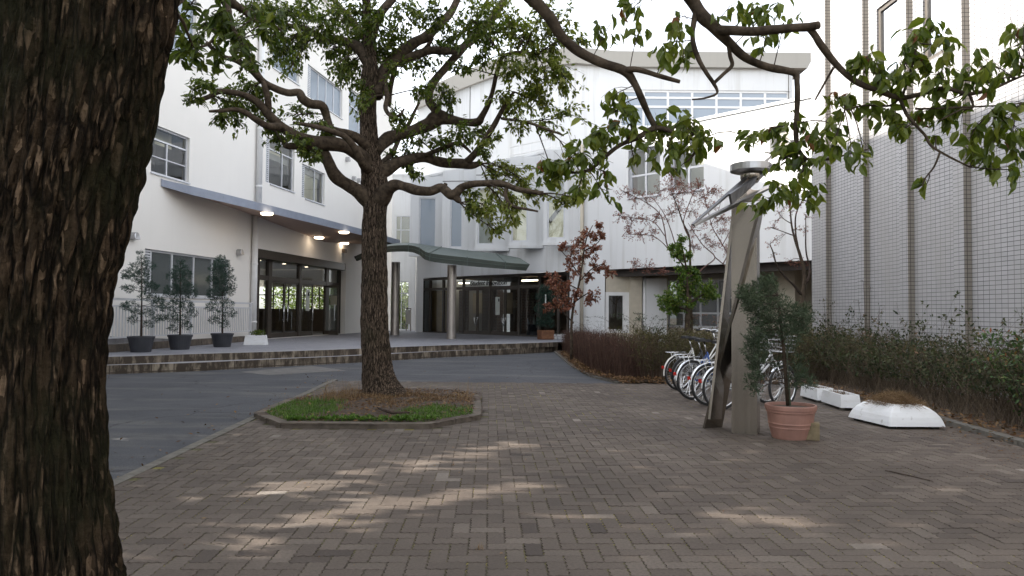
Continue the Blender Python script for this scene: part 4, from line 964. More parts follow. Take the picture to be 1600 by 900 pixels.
def bark_trunk(pts, rad, sides, rows, amp, fr, seed=0.0, flare=None):
    """trunk as a displaced surface: pts/rad polyline (dense)"""
    mb = MB(); n = len(pts); tot = [0]
    for a, b in zip(pts, pts[1:]): tot.append(tot[-1] + (b - a).length)
    ring = []
    for j in range(rows + 1):
        s = tot[-1] * j / rows; i = 0
        while i < n - 2 and tot[i + 1] < s: i += 1
        t = (s - tot[i]) / max(1e-6, tot[i + 1] - tot[i]); p = pts[i].lerp(pts[i + 1], t); r = rad[i] + (rad[i + 1] - rad[i]) * t
        for k in range(sides):
            a = 2 * math.pi * k / sides; dx, dy = math.cos(a), math.sin(a)
            rr = r
            if flare: rr += flare(a, p.z)
            rr *= 1 + 0.06 * noise.noise(Vector((dx * 1.5, dy * 1.5, p.z * .9 + seed)))
            q = Vector((dx * rr * fr, dy * rr * fr, p.z * fr * 0.09 + seed)); wv = noise.noise_vector(q * 0.5) * 0.9
            dd, _ = noise.voronoi(q + wv)
            ridge = min(1.0, max(0.0, (dd[1] - dd[0]) * 2.4))
            h = amp * (ridge - 0.6) + amp * 0.55 * noise.noise(q * 2.7) + amp * .5 * noise.noise(q * 7)
            mb.v.append((p.x + dx * (rr + h), p.y + dy * (rr + h), p.z))
    for j in range(rows):
        for k in range(sides):
            k2 = (k + 1) % sides; q = j * sides; mb.f.append((q + k, q + k2, q + sides + k2, q + sides + k)); mb.t.append(.5); mb.m.append(0)
    return mb
# ------------------------------------------------------------------ CENTRAL TREE in the island
YT = 11.9
ct = thing('camphor_tree', 'spreading camphor tree with a bare straight trunk growing from the kerbed grass island', 'tree', tuple(P(596, 612, YT)))
tp = [(597, 622, 0, 29), (594, 604, 0, 26.5), (590, 580, 0, 24), (588, 550, 0, 23), (585, 500, 0, 21.5), (585, 450, 0, 20.5), (585, 400, 0, 19.5), (585, 350, 0, 19), (587, 310, 0, 20), (585, 285, 0, 21), (580, 255, 0, 17), (577, 225, 0, 14.5), (575, 180, 0, 13), (576, 140, 0, 12.5), (578, 110, 0, 13), (578, 80, 0, 9), (574, 40, 0, 7), (570, -30, 0, 6), (566, -110, .1, 4)]
pts, rad = pxlimb(tp, YT, 4)
def flr(a, z):  # root flare toward the right-front
    t = max(0.0, 1 - (z - 0.05) / 0.55); return t * t * (0.015 + 0.20 * max(0, math.cos(a + 0.35)) ** 3 + .03 * max(0, math.cos(a - 2.6)) ** 3)
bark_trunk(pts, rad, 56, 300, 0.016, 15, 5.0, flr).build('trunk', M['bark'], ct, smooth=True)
LIMBS = [
 [(583, 318, 0, 15), (568, 305, -.1, 13), (545, 290, -.2, 10), (524, 275, -.4, 9.5), (514, 255, -.5, 9), (506, 238, -.5, 8), (492, 232, -.5, 7), (470, 229, -.6, 6.5), (452, 229, -.7, 5.5), (444, 229.5, -.7, 3)],
 [(582, 265, 0, 13), (562, 243, -.2, 12), (540, 229, -.4, 11), (512, 224, -.6, 11), (485, 222, -.7, 10.5), (462, 212, -.8, 9), (440, 198, -.9, 8), (421, 180, -1.0, 7), (403, 160, -1.1, 6), (381, 149, -1.2, 5), (345, 142, -1.3, 4.5), (330, 150, -1.3, 4), (310, 157, -1.4, 3.5), (292, 161, -1.4, 2.5)],
 [(440, 198, -.9, 7), (418, 197, -1.3, 6), (398, 186, -1.5, 5), (384, 176, -1.6, 4.5), (365, 171, -1.7, 3.5), (345, 173, -1.8, 3), (327, 174, -1.8, 2)],
 [(578, 268, 0, 8), (566, 255, -.5, 7), (553, 230, -.7, 5.5), (540, 214, -.8, 5), (526, 207, -.9, 4.5), (506, 201, -1.0, 4), (480, 195, -1.1, 3.5), (458, 192, -1.2, 2.5)],
 [(578, 235, 0, 10), (562, 218, -.2, 8), (545, 210, -.3, 7), (526, 206, -.4, 7), (516, 200, -.5, 6.5), (511, 182, -.5, 6.5), (503, 166, -.6, 7), (485, 163, -.7, 7), (472, 155, -.8, 7.5), (466, 145, -.8, 6.5), (449, 145, -.9, 6), (430, 138, -1.0, 5.5), (408, 124, -1.1, 5.5), (394, 100, -1.2, 5), (384, 83, -1.2, 4.5), (373, 62, -1.3, 4), (360, 36, -1.4, 4), (352, 8, -1.5, 3.5), (345, -40, -1.6, 3)],
 [(412, 128, -1.1, 5), (418, 150, -1.1, 5), (420, 172, -1.0, 5)],
 [(408, 126, -1.1, 5), (390, 108, -1.4, 4.5), (370, 95, -1.5, 4.5), (352, 90, -1.6, 4), (336, 80, -1.7, 3.5), (322, 66, -1.8, 3)],
 [(578, 100, 0, 10), (562, 76, .1, 9), (545, 68, .2, 8), (524, 62, .3, 7), (505, 60, .2, 6), (490, 52, .2, 5), (472, 44, .2, 4.5), (450, 40, .3, 4), (425, 32, .3, 3.5), (398, 20, .4, 3), (360, 0, .5, 2.5)],
 [(578, 90, 0, 8), (570, 60, .5, 7), (552, 35, .8, 6), (530, 10, 1.0, 5), (505, -25, 1.2, 4)],
 [(588, 318, 0, 17), (604, 299, -.15, 13), (618, 290, -.3, 9), (632, 292, -.4, 8), (650, 297, -.5, 7.5), (672, 299, -.6, 7.5), (690, 293, -.6, 7.5), (704, 304, -.7, 7.5), (713, 302, -.7, 7), (722, 293, -.7, 6), (740, 287, -.8, 5.5), (765, 286, -.9, 5.5), (788, 288, -1.0, 5.5), (812, 296, -1.1, 4.5), (848, 302, -1.2, 3.5)],
 [(708, 303, -.7, 7), (716, 313, -.7, 5), (718, 317, -.7, 3)], [(694, 294, -.6, 5), (697, 286, -.6, 3)],
 [(590, 270, 0, 14), (606, 263, .1, 11), (624, 253, .2, 9), (645, 248, .3, 8), (664, 246, .3, 8), (682, 252, .4, 8), (700, 255, .4, 7.5), (724, 256, .4, 8), (738, 258, .4, 6), (750, 255, .4, 4)],
 [(728, 254, .4, 6), (740, 242, .3, 5.5), (756, 222, .2, 5), (770, 198, .1, 5), (780, 180, 0, 4), (792, 159, -.1, 3.5), (803, 143, -.2, 2.5)],
 [(586, 235, 0, 12), (606, 216, .3, 10), (630, 209, .5, 9), (652, 202, .6, 9), (669, 195, .6, 10), (684, 184, .6, 12), (702, 187, .6, 8), (722, 190, .6, 6.5), (745, 191, .6, 6.5), (753, 182, .5, 5), (762, 165, .4, 4), (770, 140, .2, 3.5), (777, 112, 0, 3.5), (784, 90, -.1, 3), (800, 83, -.2, 3), (822, 82, -.3, 2.5), (838, 86, -.4, 2)],
 [(684, 186, .6, 11), (681, 172, .6, 8), (671, 158, .7, 7), (672, 140, .8, 6.5), (684, 120, .9, 6.5), (700, 103, 1.0, 6.5), (720, 78, 1.1, 6.5), (745, 52, 1.2, 6), (770, 28, 1.4, 5.5), (790, -5, 1.6, 5), (805, -50, 1.8, 4)],
 [(586, 150, 0, 11), (597, 118, .2, 10), (613, 97, .4, 11), (636, 76, .5, 9), (652, 64, .6, 8.5), (668, 56, .7, 8), (688, 37, .9, 7), (706, 17, 1.1, 6), (722, -15, 1.3, 5)],
 [(614, 98, .4, 8), (645, 88, .5, 7), (672, 78, .6, 6.5), (703, 80, .8, 6), (727, 71, 1.0, 5), (752, 56, 1.3, 4)],
 [(580, 60, 0, 8), (592, 24, .1, 7), (612, 0, .2, 6.5), (635, -30, .3, 5)],
 [(600, 128, .2, 4), (605, 150, -.1, 4), (603, 170, -.3, 3.5), (612, 182, -.4, 3), (625, 180, -.5, 2.2), (632, 170, -.5, 1.5)],
 [(585, 265, 0, 6), (612, 240, .8, 4), (625, 215, 1.2, 3.5), (640, 190, 1.4, 3), (655, 160, 1.5, 2)],
 [(606, 165, .6, 5), (612, 130, .6, 4), (622, 95, .7, 4), (660, 80, .8, 3.5), (675, 60, .9, 3)],
 [(660, 245, .3, 4), (690, 232, .0, 3.5), (716, 224, -.2, 3.2), (735, 238, -.3, 2)],
 [(793, 290, -1.0, 3.5), (790, 303, -1.05, 3.2), (796, 318, -1.1, 3), (810, 325, -1.2, 2.5), (840, 330, -1.3, 1.5)],
 [(784, 185, .0, 2.5), (815, 190, -.5, 2.2), (850, 200, -.9, 2), (880, 212, -1.2, 1.5)],
]
SAMP = []
for L in LIMBS:
    pts, rad = pxlimb(L, YT, 5, 0.012)
    for q in range(len(pts)): rad[q] *= 1 + .16 * noise.noise(pts[q] * 5)
    mb = MB(); mb.tube(pts, rad, 10); mb.build('limb', M['branch'], ct, smooth=True)
    SAMP += list(zip(pts[3:], rad[3:]))
CLU = [(305, 150, 22), (330, 140, 28), (362, 160, 25), (388, 148, 36), (405, 165, 26), (365, 185, 26), (350, 190, 16), (425, 190, 26), (440, 210, 26), (470, 215, 24), (495, 200, 24), (512, 208, 14), (465, 180, 22), (478, 240, 12), (488, 246, 9),
       (440, 88, 32), (455, 105, 24), (425, 60, 34), (468, 60, 34), (500, 40, 40), (530, 30, 40), (560, 20, 40), (520, 75, 30), (545, 100, 34), (560, 60, 34), (540, 125, 22), (525, 105, 20), (590, 40, 34), (590, 90, 26), (565, 145, 20), (605, 75, 28), (385, 25, 34), (415, 20, 34), (450, 15, 34), (480, 20, 30), (560, 170, 14),
       (620, 60, 32), (640, 30, 32), (625, 105, 28), (600, 130, 22), (660, 100, 24), (690, 20, 36), (715, 50, 30), (735, 30, 38), (760, 50, 36), (770, 20, 36), (800, 30, 38), (745, 90, 28), (715, 100, 22), (695, 75, 24), (660, 20, 20), (665, 140, 24), (690, 145, 26), (705, 160, 18),
       (635, 185, 26), (615, 210, 20), (655, 215, 20), (690, 215, 22), (720, 208, 26), (745, 212, 26), (765, 222, 22), (700, 232, 22), (755, 240, 16), (640, 235, 16), (615, 245, 14), (640, 262, 14), (652, 275, 12),
       (790, 90, 30), (820, 60, 34), (810, 115, 28), (840, 90, 32), (850, 130, 34), (870, 70, 34), (885, 110, 30), (830, 155, 30), (800, 165, 26), (780, 150, 22), (815, 195, 22), (855, 170, 26), (880, 30, 30), (850, 20, 30), (900, 140, 26), (895, 180, 24), (865, 205, 18), (905, 60, 24),
       (775, 275, 22), (795, 268, 24), (815, 280, 24), (830, 295, 16), (775, 310, 20), (790, 330, 22), (765, 335, 20), (750, 322, 20), (735, 308, 16), (775, 360, 18), (812, 318, 16), (845, 305, 16), (800, 345, 14), (742, 330, 12), (870, 290, 12), (880, 320, 14), (905, 310, 14), (915, 285, 14)]
fo = MB(); tw = MB(); rnd = random
def cluster(fo, tw, c, r, base, br, nt, nl, Lf, tonebias, droopdir=0.6, detail=0, flat=0.6):
    """twigs from base to points round c, leaves along them"""
    st = twigto(tw, base, c, min(br, .012), .006, .06, 5) if (c - base).length > .05 else [base, c]
    for t in range(nt):
        o = rv(r); o.z *= flat; e = c + o; a = st[random.randint(max(0, len(st) - 4), len(st) - 1)]
        tpts = twigto(tw, a, e, .005, .0018, .05, 3, 4)
        for k in range(nl):
            i = min(len(tpts) - 2, int((0.25 + .75 * R()) * (len(tpts) - 1))); q = tpts[i].lerp(tpts[i + 1], R()) + rv(Lf * .5)
            d = rv() + (e - a).normalized() * .5 + Vector((0, 0, -droopdir)); n = Vector((U(-.6, .6), U(-.6, .6), 1)) + rv(.4)
            leaf(fo, q, d, n, Lf * U(.6, 1.2), Lf * U(.38, .55), tonebias + random.gauss(0, .2), detail)
for (u, v, r) in CLU:
    rough = P(u, v, YT)
    best = min(SAMP, key=lambda q: (q[0] - rough).length)
    yy = best[0].y + U(-.7, .7); c = P(u, v, yy); rm = r * yy / F
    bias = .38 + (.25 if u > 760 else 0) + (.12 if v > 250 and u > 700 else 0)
    n = max(8, int(rm * rm * 205))
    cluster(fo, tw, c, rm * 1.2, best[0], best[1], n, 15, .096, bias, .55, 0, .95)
# thinner leafage of the crown above the picture
for k in range(46):
    a = U(0, 6.28); rr = U(.5, 4.2); c = Vector((-2.2 + rr * math.cos(a), 11.9 + rr * math.sin(a), U(7.2, 9.6)))
    best = min(SAMP, key=lambda q: (q[0] - c).length); cluster(fo, tw, c, .55, best[0], .01, 10, 10, .1, .42, .5, 0, .8)
fo.merge(tw, 1).build('foliage', [M['leafmid'], M['twig']], ct, uv=False)
# ------------------------------------------------------------------ NEAR TREE on the left, its limbs arch over the picture
YN = 2.45
nt_ = thing('camphor_tree', 'massive dark mossy tree trunk at the left edge, leafy boughs hanging across the top', 'tree', (-1.75, YN, 0))
tp = [(40, 1230, 0, 160), (56, 1130, 0, 136), (58, 1000, 0, 120), (57, 900, 0, 110), (50, 800, 0, 106), (46, 700, 0, 103), (46, 600, 0, 101), (50, 500, 0, 103), (62, 400, 0, 110), (82, 300, 0, 115), (105, 200, 0, 119), (125, 100, 0, 122), (138, 0, 0, 125), (150, -120, 0, 130), (160, -300, 0, 120), (165, -480, 0, 85), (170, -700, 0, 60)]
pts, rad = pxlimb(tp, YN, 6)
def fl2(a, z): t = max(0.0, 1 - z / 0.7); return t * t * .12
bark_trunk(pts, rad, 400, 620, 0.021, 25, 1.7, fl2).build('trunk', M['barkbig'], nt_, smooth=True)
YB = 4.2
NL = [
 [(620, -260, -1.2, 30), (700, -150, -.6, 22), (780, -60, -.2, 16), (822, -12, 0, 12), (842, 8, 0, 10), (861, 30, 0, 9), (877, 57, 0, 8.5), (903, 80, 0, 8), (940, 98, 0, 7.5), (975, 110, 0, 7.5), (990, 128, 0, 6), (1001, 151, 0, 5.5), (1013, 178, .1, 5), (1024, 199, .1, 5)],
 [(1024, 199, .1, 5), (1010, 206, .1, 4), (997, 215, .1, 4), (967, 228, .15, 3.5), (940, 250, .2, 3.2), (920, 266, .2, 2.6), (895, 270, .25, 2.2), (862, 266, .3, 1.6)],
 [(975, 110, 0, 6), (992, 108, -.05, 4.5), (1012, 113, -.1, 4), (1031, 119, -.1, 3.8), (1062, 128, -.15, 3)],
 [(1024, 199, .1, 4), (1040, 202, .05, 3.5), (1060, 210, 0, 3), (1084, 219, 0, 2.6), (1087, 232, 0, 2.2), (1083, 242, 0, 2), (1073, 253, 0, 1.4)],
 [(860, -280, -1.1, 30), (960, -160, -.6, 22), (1040, -60, -.2, 15), (1078, -5, 0, 11), (1096, 23, 0, 10.5), (1112, 38, 0, 10), (1124, 50, 0, 9.5), (1141, 68, 0, 7.5), (1166, 91, 0, 6.5), (1200, 105, .05, 6), (1240, 114, .1, 5.5), (1245, 130, .1, 4.5), (1246, 165, .1, 4.2), (1244, 210, .15, 4), (1248, 235, .15, 3.6), (1258, 248, .2, 3.2)],
 [(1258, 248, .2, 3), (1254, 265, .2, 2.2), (1248, 285, .2, 1.8), (1231, 309, .2, 1.2)], [(1258, 248, .2, 2.5), (1285, 250, .2, 2), (1330, 240, .15, 1.4), (1360, 232, .1, 1)], [(1256, 247, .2, 2.4), (1225, 243, .25, 1.8), (1195, 238, .3, 1)],
 [(1120, 47, 0, 8), (1145, 48, -.1, 8), (1175, 50, -.2, 7.5), (1205, 47, -.3, 7), (1240, 43, -.4, 7), (1262, 42, -.45, 7), (1279, 39, -.5, 6.5)],
 [(1264, 43, -.45, 5.5), (1274, 55, -.45, 5.5), (1284, 71, -.45, 5.5), (1309, 103, -.4, 5), (1338, 128, -.4, 4.5), (1373, 142, -.4, 4), (1405, 152, -.4, 4), (1437, 147, -.45, 3.6), (1473, 137, -.5, 3.4), (1493, 142, -.5, 3), (1515, 147, -.5, 3), (1551, 139, -.5, 2.4), (1580, 126, -.5, 2), (1602, 117, -.5, 1.5)],
 [(1405, 152, -.4, 3), (1412, 168, -.4, 2.6), (1417, 179, -.4, 2.6), (1434, 199, -.4, 2.4), (1446, 212, -.4, 2.2), (1455, 227, -.4, 2), (1480, 243, -.4, 1.8), (1515, 261, -.4, 1.4)],
 [(1469, 238, -.4, 1.8), (1460, 260, -.4, 1.4), (1446, 278, -.4, 1.2), (1441, 291, -.4, .8)], [(1409, 152, -.4, 2.4), (1420, 120, -.45, 2.2), (1434, 67, -.5, 1.4)],
 [(1303, 105, -.4, 2), (1286, 135, -.35, 1.6), (1274, 156, -.3, .9)], [(1405, 152, -.4, 2), (1390, 165, -.3, 1.8), (1350, 165, -.3, 1.4), (1320, 172, -.3, 1)],
 [(1088, 12, 0, 5), (1083, 40, 0, 4.5), (1082, 52, 0, 4), (1084, 70, 0, 4), (1092, 94, 0, 3.6), (1104, 115, 0, 3.2), (1115, 131, 0, 3), (1120, 146, 0, 2), (1100, 154, 0, 1.6), (1081, 156, 0, 1.2)],
 [(1115, 131, 0, 2.8), (1130, 117, 0, 3), (1144, 103, 0, 3), (1141, 88, 0, 3), (1138, 70, 0, 3.2)],
 [(1515, 147, -.5, 2.4), (1520, 168, -.5, 1.8), (1500, 172, -.5, 1.4), (1465, 190, -.45, 1)], [(1430, 170, -.4, 1.8), (1500, 168, -.5, 1.4), (1560, 165, -.5, 1.2), (1600, 160, -.5, 1)],
 [(200, -130, 1.0, 24), (255, -40, 1.6, 16), (300, -20, 2.2, 12), (345, -5, 2.8, 9), (365, 6, 3.0, 7), (381, 17, 3.1, 5), (399, 32, 3.2, 4), (420, 35, 3.3, 3), (440, 48, 3.4, 2)],
 [(345, -5, 2.8, 7), (356, 14, 2.7, 5.5), (358, 36, 2.6, 5), (364, 48, 2.5, 4), (378, 62, 2.4, 3)], [(275, -30, 1.8, 8), (285, -5, 1.9, 5), (273, 12, 1.8, 4), (288, 38, 2.0, 2.5), (300, 70, 2.2, 2)],
 [(350, 40, 2.6, 3), (335, 60, 2.5, 2.5), (320, 72, 2.4, 2), (300, 75, 2.4, 1.5)],
]
SN = []
for L in NL:
    base = YN if L[0][0] < 301 and L[0][0] > 150 or L[0][0] in (345, 350) else YB
    pts, rad = pxlimb(L, base, 5, 0.004)
    for q in range(len(pts)): rad[q] *= 1 + .14 * noise.noise(pts[q] * 9)
    mb = MB(); mb.tube(pts, rad, 9); mb.build('limb', M['branch'], nt_, smooth=True); SN += list(zip(pts, rad))
# main boughs linking the trunk with the limbs overhead
for (a, b, c, r) in ((Vector((-1.35, 2.4, 3.6)), Vector((-.9, 2.8, 4.2)), P(620, -260, 3.0), .11), (Vector((-1.35, 2.4, 3.75)), Vector((-.4, 2.7, 4.6)), P(860, -280, 3.1), .12), (Vector((-1.35, 2.4, 3.2)), Vector((-1.3, 2.9, 3.45)), P(200, -130, 3.45), .09)):
    q = curve([(a.x, a.y, a.z, r * 1.2), (b.x, b.y, b.z, r), (c.x, c.y, c.z, r * .8)], 6); mb = MB(); mb.tube(q[0], q[1], 10); mb.build('limb', M['branch'], nt_, smooth=True)
NC = [  # u, v, radius px, leaves
 (955, 35, 26, 12), (985, 15, 30, 16), (1000, 45, 16, 7), (1050, 65, 30, 20), (1035, 85, 20, 10), (1075, 85, 22, 12), (1065, 25, 18, 8), (1200, 20, 34, 26), (1225, 35, 24, 14), (1175, 15, 24, 12), (1195, 60, 20, 10), (1140, 10, 26, 10),
 (920, 215, 30, 22), (900, 240, 34, 28), (870, 255, 30, 26), (845, 262, 24, 18), (940, 200, 30, 22), (960, 175, 30, 20), (985, 195, 26, 16), (930, 250, 28, 18), (950, 275, 22, 12), (965, 145, 24, 12), (1010, 215, 26, 16), (1035, 195, 30, 20), (1060, 190, 28, 18), (1085, 205, 28, 20), (1100, 225, 22, 14), (1040, 235, 24, 14), (1075, 240, 22, 12), (1060, 265, 14, 6), (905, 300, 16, 7), (990, 250, 22, 10), (945, 305, 18, 8), (1015, 245, 16, 6),
 (1190, 200, 22, 14), (1175, 215, 14, 7), (1250, 190, 28, 18), (1235, 220, 30, 24), (1270, 215, 28, 20), (1290, 190, 24, 14), (1225, 250, 30, 22), (1255, 260, 26, 16), (1215, 290, 28, 18), (1200, 315, 22, 14), (1240, 290, 22, 12), (1275, 300, 18, 9), (1300, 230, 22, 12), (1330, 240, 22, 10), (1350, 245, 14, 6), (1180, 320, 14, 7), (1262, 315, 14, 6),
 (1335, 100, 22, 14), (1355, 90, 26, 16), (1375, 110, 28, 18), (1390, 130, 24, 14), (1415, 100, 30, 20), (1432, 60, 26, 16), (1455, 45, 26, 16), (1470, 70, 22, 12), (1440, 90, 26, 16), (1465, 110, 26, 16), (1310, 150, 24, 14), (1330, 165, 22, 12), (1370, 170, 22, 12), (1400, 180, 24, 14), (1405, 205, 18, 8), (1495, 120, 26, 14), (1475, 160, 28, 18), (1495, 185, 28, 18), (1455, 180, 24, 14), (1530, 105, 26, 14), (1545, 130, 26, 14), (1520, 205, 26, 14), (1545, 185, 26, 14), (1560, 225, 26, 16), (1530, 235, 24, 14), (1580, 205, 24, 14), (1585, 240, 22, 12), (1575, 100, 26, 16), (1590, 70, 20, 12), (1580, 265, 18, 8), (1555, 255, 20, 10), (1448, 288, 14, 5), (1425, 195, 16, 6), (1590, 165, 16, 7), (1465, 212, 14, 5), (1600, 40, 30, 14)]
fo = MB(); tw = MB()
for (u, v, r, n) in NC:
    rough = P(u, v, YB - (.3 if u > 1290 else 0)); best = min(SN, key=lambda q: (q[0] - rough).length); c = P(u, v, best[0].y + U(-.12, .12)); rm = r * c.y / F
    n = int(n * 1.65); st = twigto(tw, best[0], c, .0035, .0022, .04, 4, 5); k = 0
    while k < n:
        o = rv(rm * 1.3); o.z *= .85; e = c + o; tpts = twigto(tw, st[random.randint(2, 5)], e, .0022, .001, .05, 3, 4)
        for m_ in range(min(4, n - k)):
            q = tpts[random.randint(2, 4)] + rv(.012); d = Vector((U(-.75, .75), U(-.6, .6), U(-1.6, -.15))) + (e - c) * 1.6; nn = Vector((U(-1, 1), U(-1.1, .3), U(0.1, 1.0)))
            L = U(.042, .098); leaf(fo, q, d, nn, L, L * U(.46, .58), .55 + random.gauss(0, .2) + (.5 if R() < .004 else 0), 1, U(.05, .45))
        k += 4
# leaves in the upper left, farther along the same tree
for (u, v, r, n) in [(285, 30, 26, 40), (300, 70, 26, 40), (320, 40, 30, 50), (340, 80, 28, 44), (360, 50, 30, 50), (300, 95, 18, 20), (335, 15, 30, 40), (380, 70, 26, 36), (405, 20, 28, 36), (420, 50, 24, 26), (275, 80, 14, 16), (395, 95, 18, 18), (440, 30, 26, 26), (378, 100, 16, 14), (318, 100, 12, 6)]:
    rough = P(u, v, YN + 2.5); best = min(SN, key=lambda q: (q[0] - rough).length); c = P(u, v, max(4.4, best[0].y) + U(-.2, .3)); rm = r * c.y / F
    st = twigto(tw, best[0], c, .004, .003, .04, 4, 5); k = 0
    while k < n:
        o = rv(rm); e = c + o; tpts = twigto(tw, st[random.randint(2, 5)], e, .0025, .0012, .05, 3, 4)
        for m_ in range(4):
            q = tpts[random.randint(1, 4)] + rv(.02); d = Vector((U(-.8, .8), U(-.7, .7), U(-1.2, .1))); nn = Vector((U(-1, 1), U(-1.1, .3), U(0.1, 1.0))); L = U(.06, .10)
            leaf(fo, q, d, nn, L, L * U(.42, .54), .35 + random.gauss(0, .2), 1, U(.05, .4))
        k += 4
fo.merge(tw, 1).build('foliage', [M['leafnear'], M['twig']], nt_, uv=False)
# the part of the crown above the picture (casts the shade on the plaza)
fo = MB()
for k in range(1500):
    c = Vector((U(-6.5, 5.5), U(0.0, 7.5), U(4.6, 8.2)))
    hgt = CP.z + (490 / F) * c.y + .45
    if c.z < hgt + .2: continue
    for j in range(7):
        leaf(fo, c + rv(.28), rv() + Vector((0, 0, -.5)), Vector((U(-.6, .6), U(-.6, .6), 1)), U(.10, .15), U(.06, .085), .4 + random.gauss(0, .2), 0)
fo.build('upper_foliage', M['leafmid'], nt_, uv=False)
# ------------------------------------------------------------------ ISLAND under the central tree
isl = thing('tree_island', 'low octagonal kerbed island with patches of green grass and brown weeds round the tree foot', 'planter', (-1.9, 11, 0))
mb = MB(); n = len(ISL); cxy = sum((p for p in ISL), Vector()) / n
for i in range(n):
    a, b = ISL[i], ISL[(i + 1) % n]; L = (b - a).length; m = max(1, round(L / 0.6)); ia = a + (cxy - a).normalized() * .15; ib = b + (cxy - b).normalized() * .15
    for k in range(m):
        g0, g1_ = k / m + .004, (k + 1) / m - .004; z = .062 + U(-.006, .006)
        q = [a.lerp(b, g0), a.lerp(b, g1_), ia.lerp(ib, g1_), ia.lerp(ib, g0)]
        if (q[1] - q[0]).cross(q[3] - q[0]).z < 0: q = [q[0], q[3], q[2], q[1]]
        j = Vector((U(-.008, .008), U(-.008, .008), 0)); mb.hexa([p + j + Vector((0, 0, -.05)) for p in q] + [p + j + Vector((0, 0, z)) for p in q])
mb.build('kerb_stone', M['kerbbrown'], isl)
inner = [p + (cxy - p).normalized() * .14 for p in ISL]
def isz(x, y): return .055 + .05 * math.exp(-((x + 2.05) ** 2 + (y - 11.9) ** 2) / 1.2) + .018 * noise.noise(Vector((x * 2.2, y * 2.2, 0)))
mb = MB(); step = .08; idx = {}
def vid(i, j):
    if (i, j) not in idx:
        x, y = -3.6 + i * step, 8.8 + j * step; idx[(i, j)] = len(mb.v); mb.v.append((x, y, isz(x, y)))
    return idx[(i, j)]
for i in range(44):
    for j in range(58):
        if inside(ISL, -3.6 + (i + .5) * step, 8.8 + (j + .5) * step): mb.f.append((vid(i, j), vid(i + 1, j), vid(i + 1, j + 1), vid(i, j + 1))); mb.t.append(.5); mb.m.append(0)
mb.build('soil', M['soil'], isl, smooth=True)
def blade(mb, p, d, L, w, tone):
    d = d.normalized(); x = Vector((d.y, -d.x, 0)); x = x.normalized() if x.length > 1e-3 else Vector((1, 0, 0)); mb.tone = max(0, min(1, tone))
    up = Vector((0, 0, 1)); m1 = p + (up * .75 + d * .25) * L * .55; t = p + (up * .8 + d * .7) * L * .8
    mb.add([p - x * w, p + x * w, m1 + x * w * .7, m1 - x * w * .7, t], [(0, 1, 2, 3), (3, 2, 4)])
gr = MB(); st = MB(); dl_ = MB()
def gdens(x, y):
    l = max(0, 1 - ((x + 2.95) ** 2 / .45 + (y - 10.35) ** 2 / 1.5)); r = max(0, 1 - ((x + .95) ** 2 / .45 + (y - 10.0) ** 2 / .9)); f = max(0, .75 - abs(y - 9.25) * 2.2) * .7
    return min(1, max(l * 1.6, r * 1.3, f)) * (0.75 + .7 * noise.noise(Vector((x * 4, y * 4, 2))))
k = 0
for k in range(42000):
    x, y = U(-3.4, -.4), U(8.9, 12.9)
    if not inside(inner, x, y): continue
    g = gdens(x, y)
    if R() < g: blade(gr, Vector((x, y, isz(x, y) - .005)), rv(), U(.025, .07), U(.003, .006), .5 + random.gauss(0, .2))
for k in range(9000):
    x, y = random.gauss(-1.9, .75), random.gauss(11.55, .45)
    if not inside(inner, x, y): continue
    w = noise.noise(Vector((x * 2.5, y * 2.5, 7)))
    if w > -.15 and gdens(x, y) < .5: blade(st, Vector((x, y, isz(x, y) - .005)), rv(), U(.03, .11) * (.6 + w), U(.002, .005), R())
for (x0, y0) in ((-2.75, 11.3), (-2.5, 11.6), (-2.62, 11.2), (-.75, 11.5)):
    for k in range(70): blade(st, Vector((x0 + random.gauss(0, .1), y0 + random.gauss(0, .1), isz(x0, y0))), rv(), U(.12, .34), .003, .4 + .6 * R())
for k in range(2400):
    x, y = U(-3.3, -.5), U(9, 12.8)
    if inside(inner, x, y) and gdens(x, y) < .6: leaf(dl_, Vector((x, y, isz(x, y) + U(.005, .02))), Vector((U(-1, 1), U(-1, 1), U(-.1, .2))), Vector((U(-.5, .5), U(-.5, .5), 1)), U(.03, .08), U(.02, .045), R(), 0)
for k in range(230):   # leafy weeds along the front kerb
    x = U(-2.8, -.7); y = 9.12 + U(-.02, .25)
    if inside(inner, x, y + .06):
        for j in range(6): leaf(gr, Vector((x, y + .05, isz(x, y) + .02)), Vector((U(-1, 1), U(-1, .6), U(.1, .9))), Vector((0, 0, 1)), U(.03, .07), U(.02, .035), .45 + random.gauss(0, .2), 0)
o = gr.build('grass', M['grass'], isl, uv=False); o['kind'] = 'stuff'; o = st.build('dead_weeds', M['straw'], isl, uv=False); o['kind'] = 'stuff'; o = dl_.build('fallen_leaves', M['deadleaf'], isl, uv=False); o['kind'] = 'stuff'
mb = MB(); mb.tube([G(590, 637, .1), G(600, 641, .12), G(612, 645, .1), G(640, 644.5, .095)], [.012, .02, .02, .012], 7); tag(mb.build('broken_branch', M['twig'], None), 'short broken branch lying on the island soil before the trunk', 'branch')
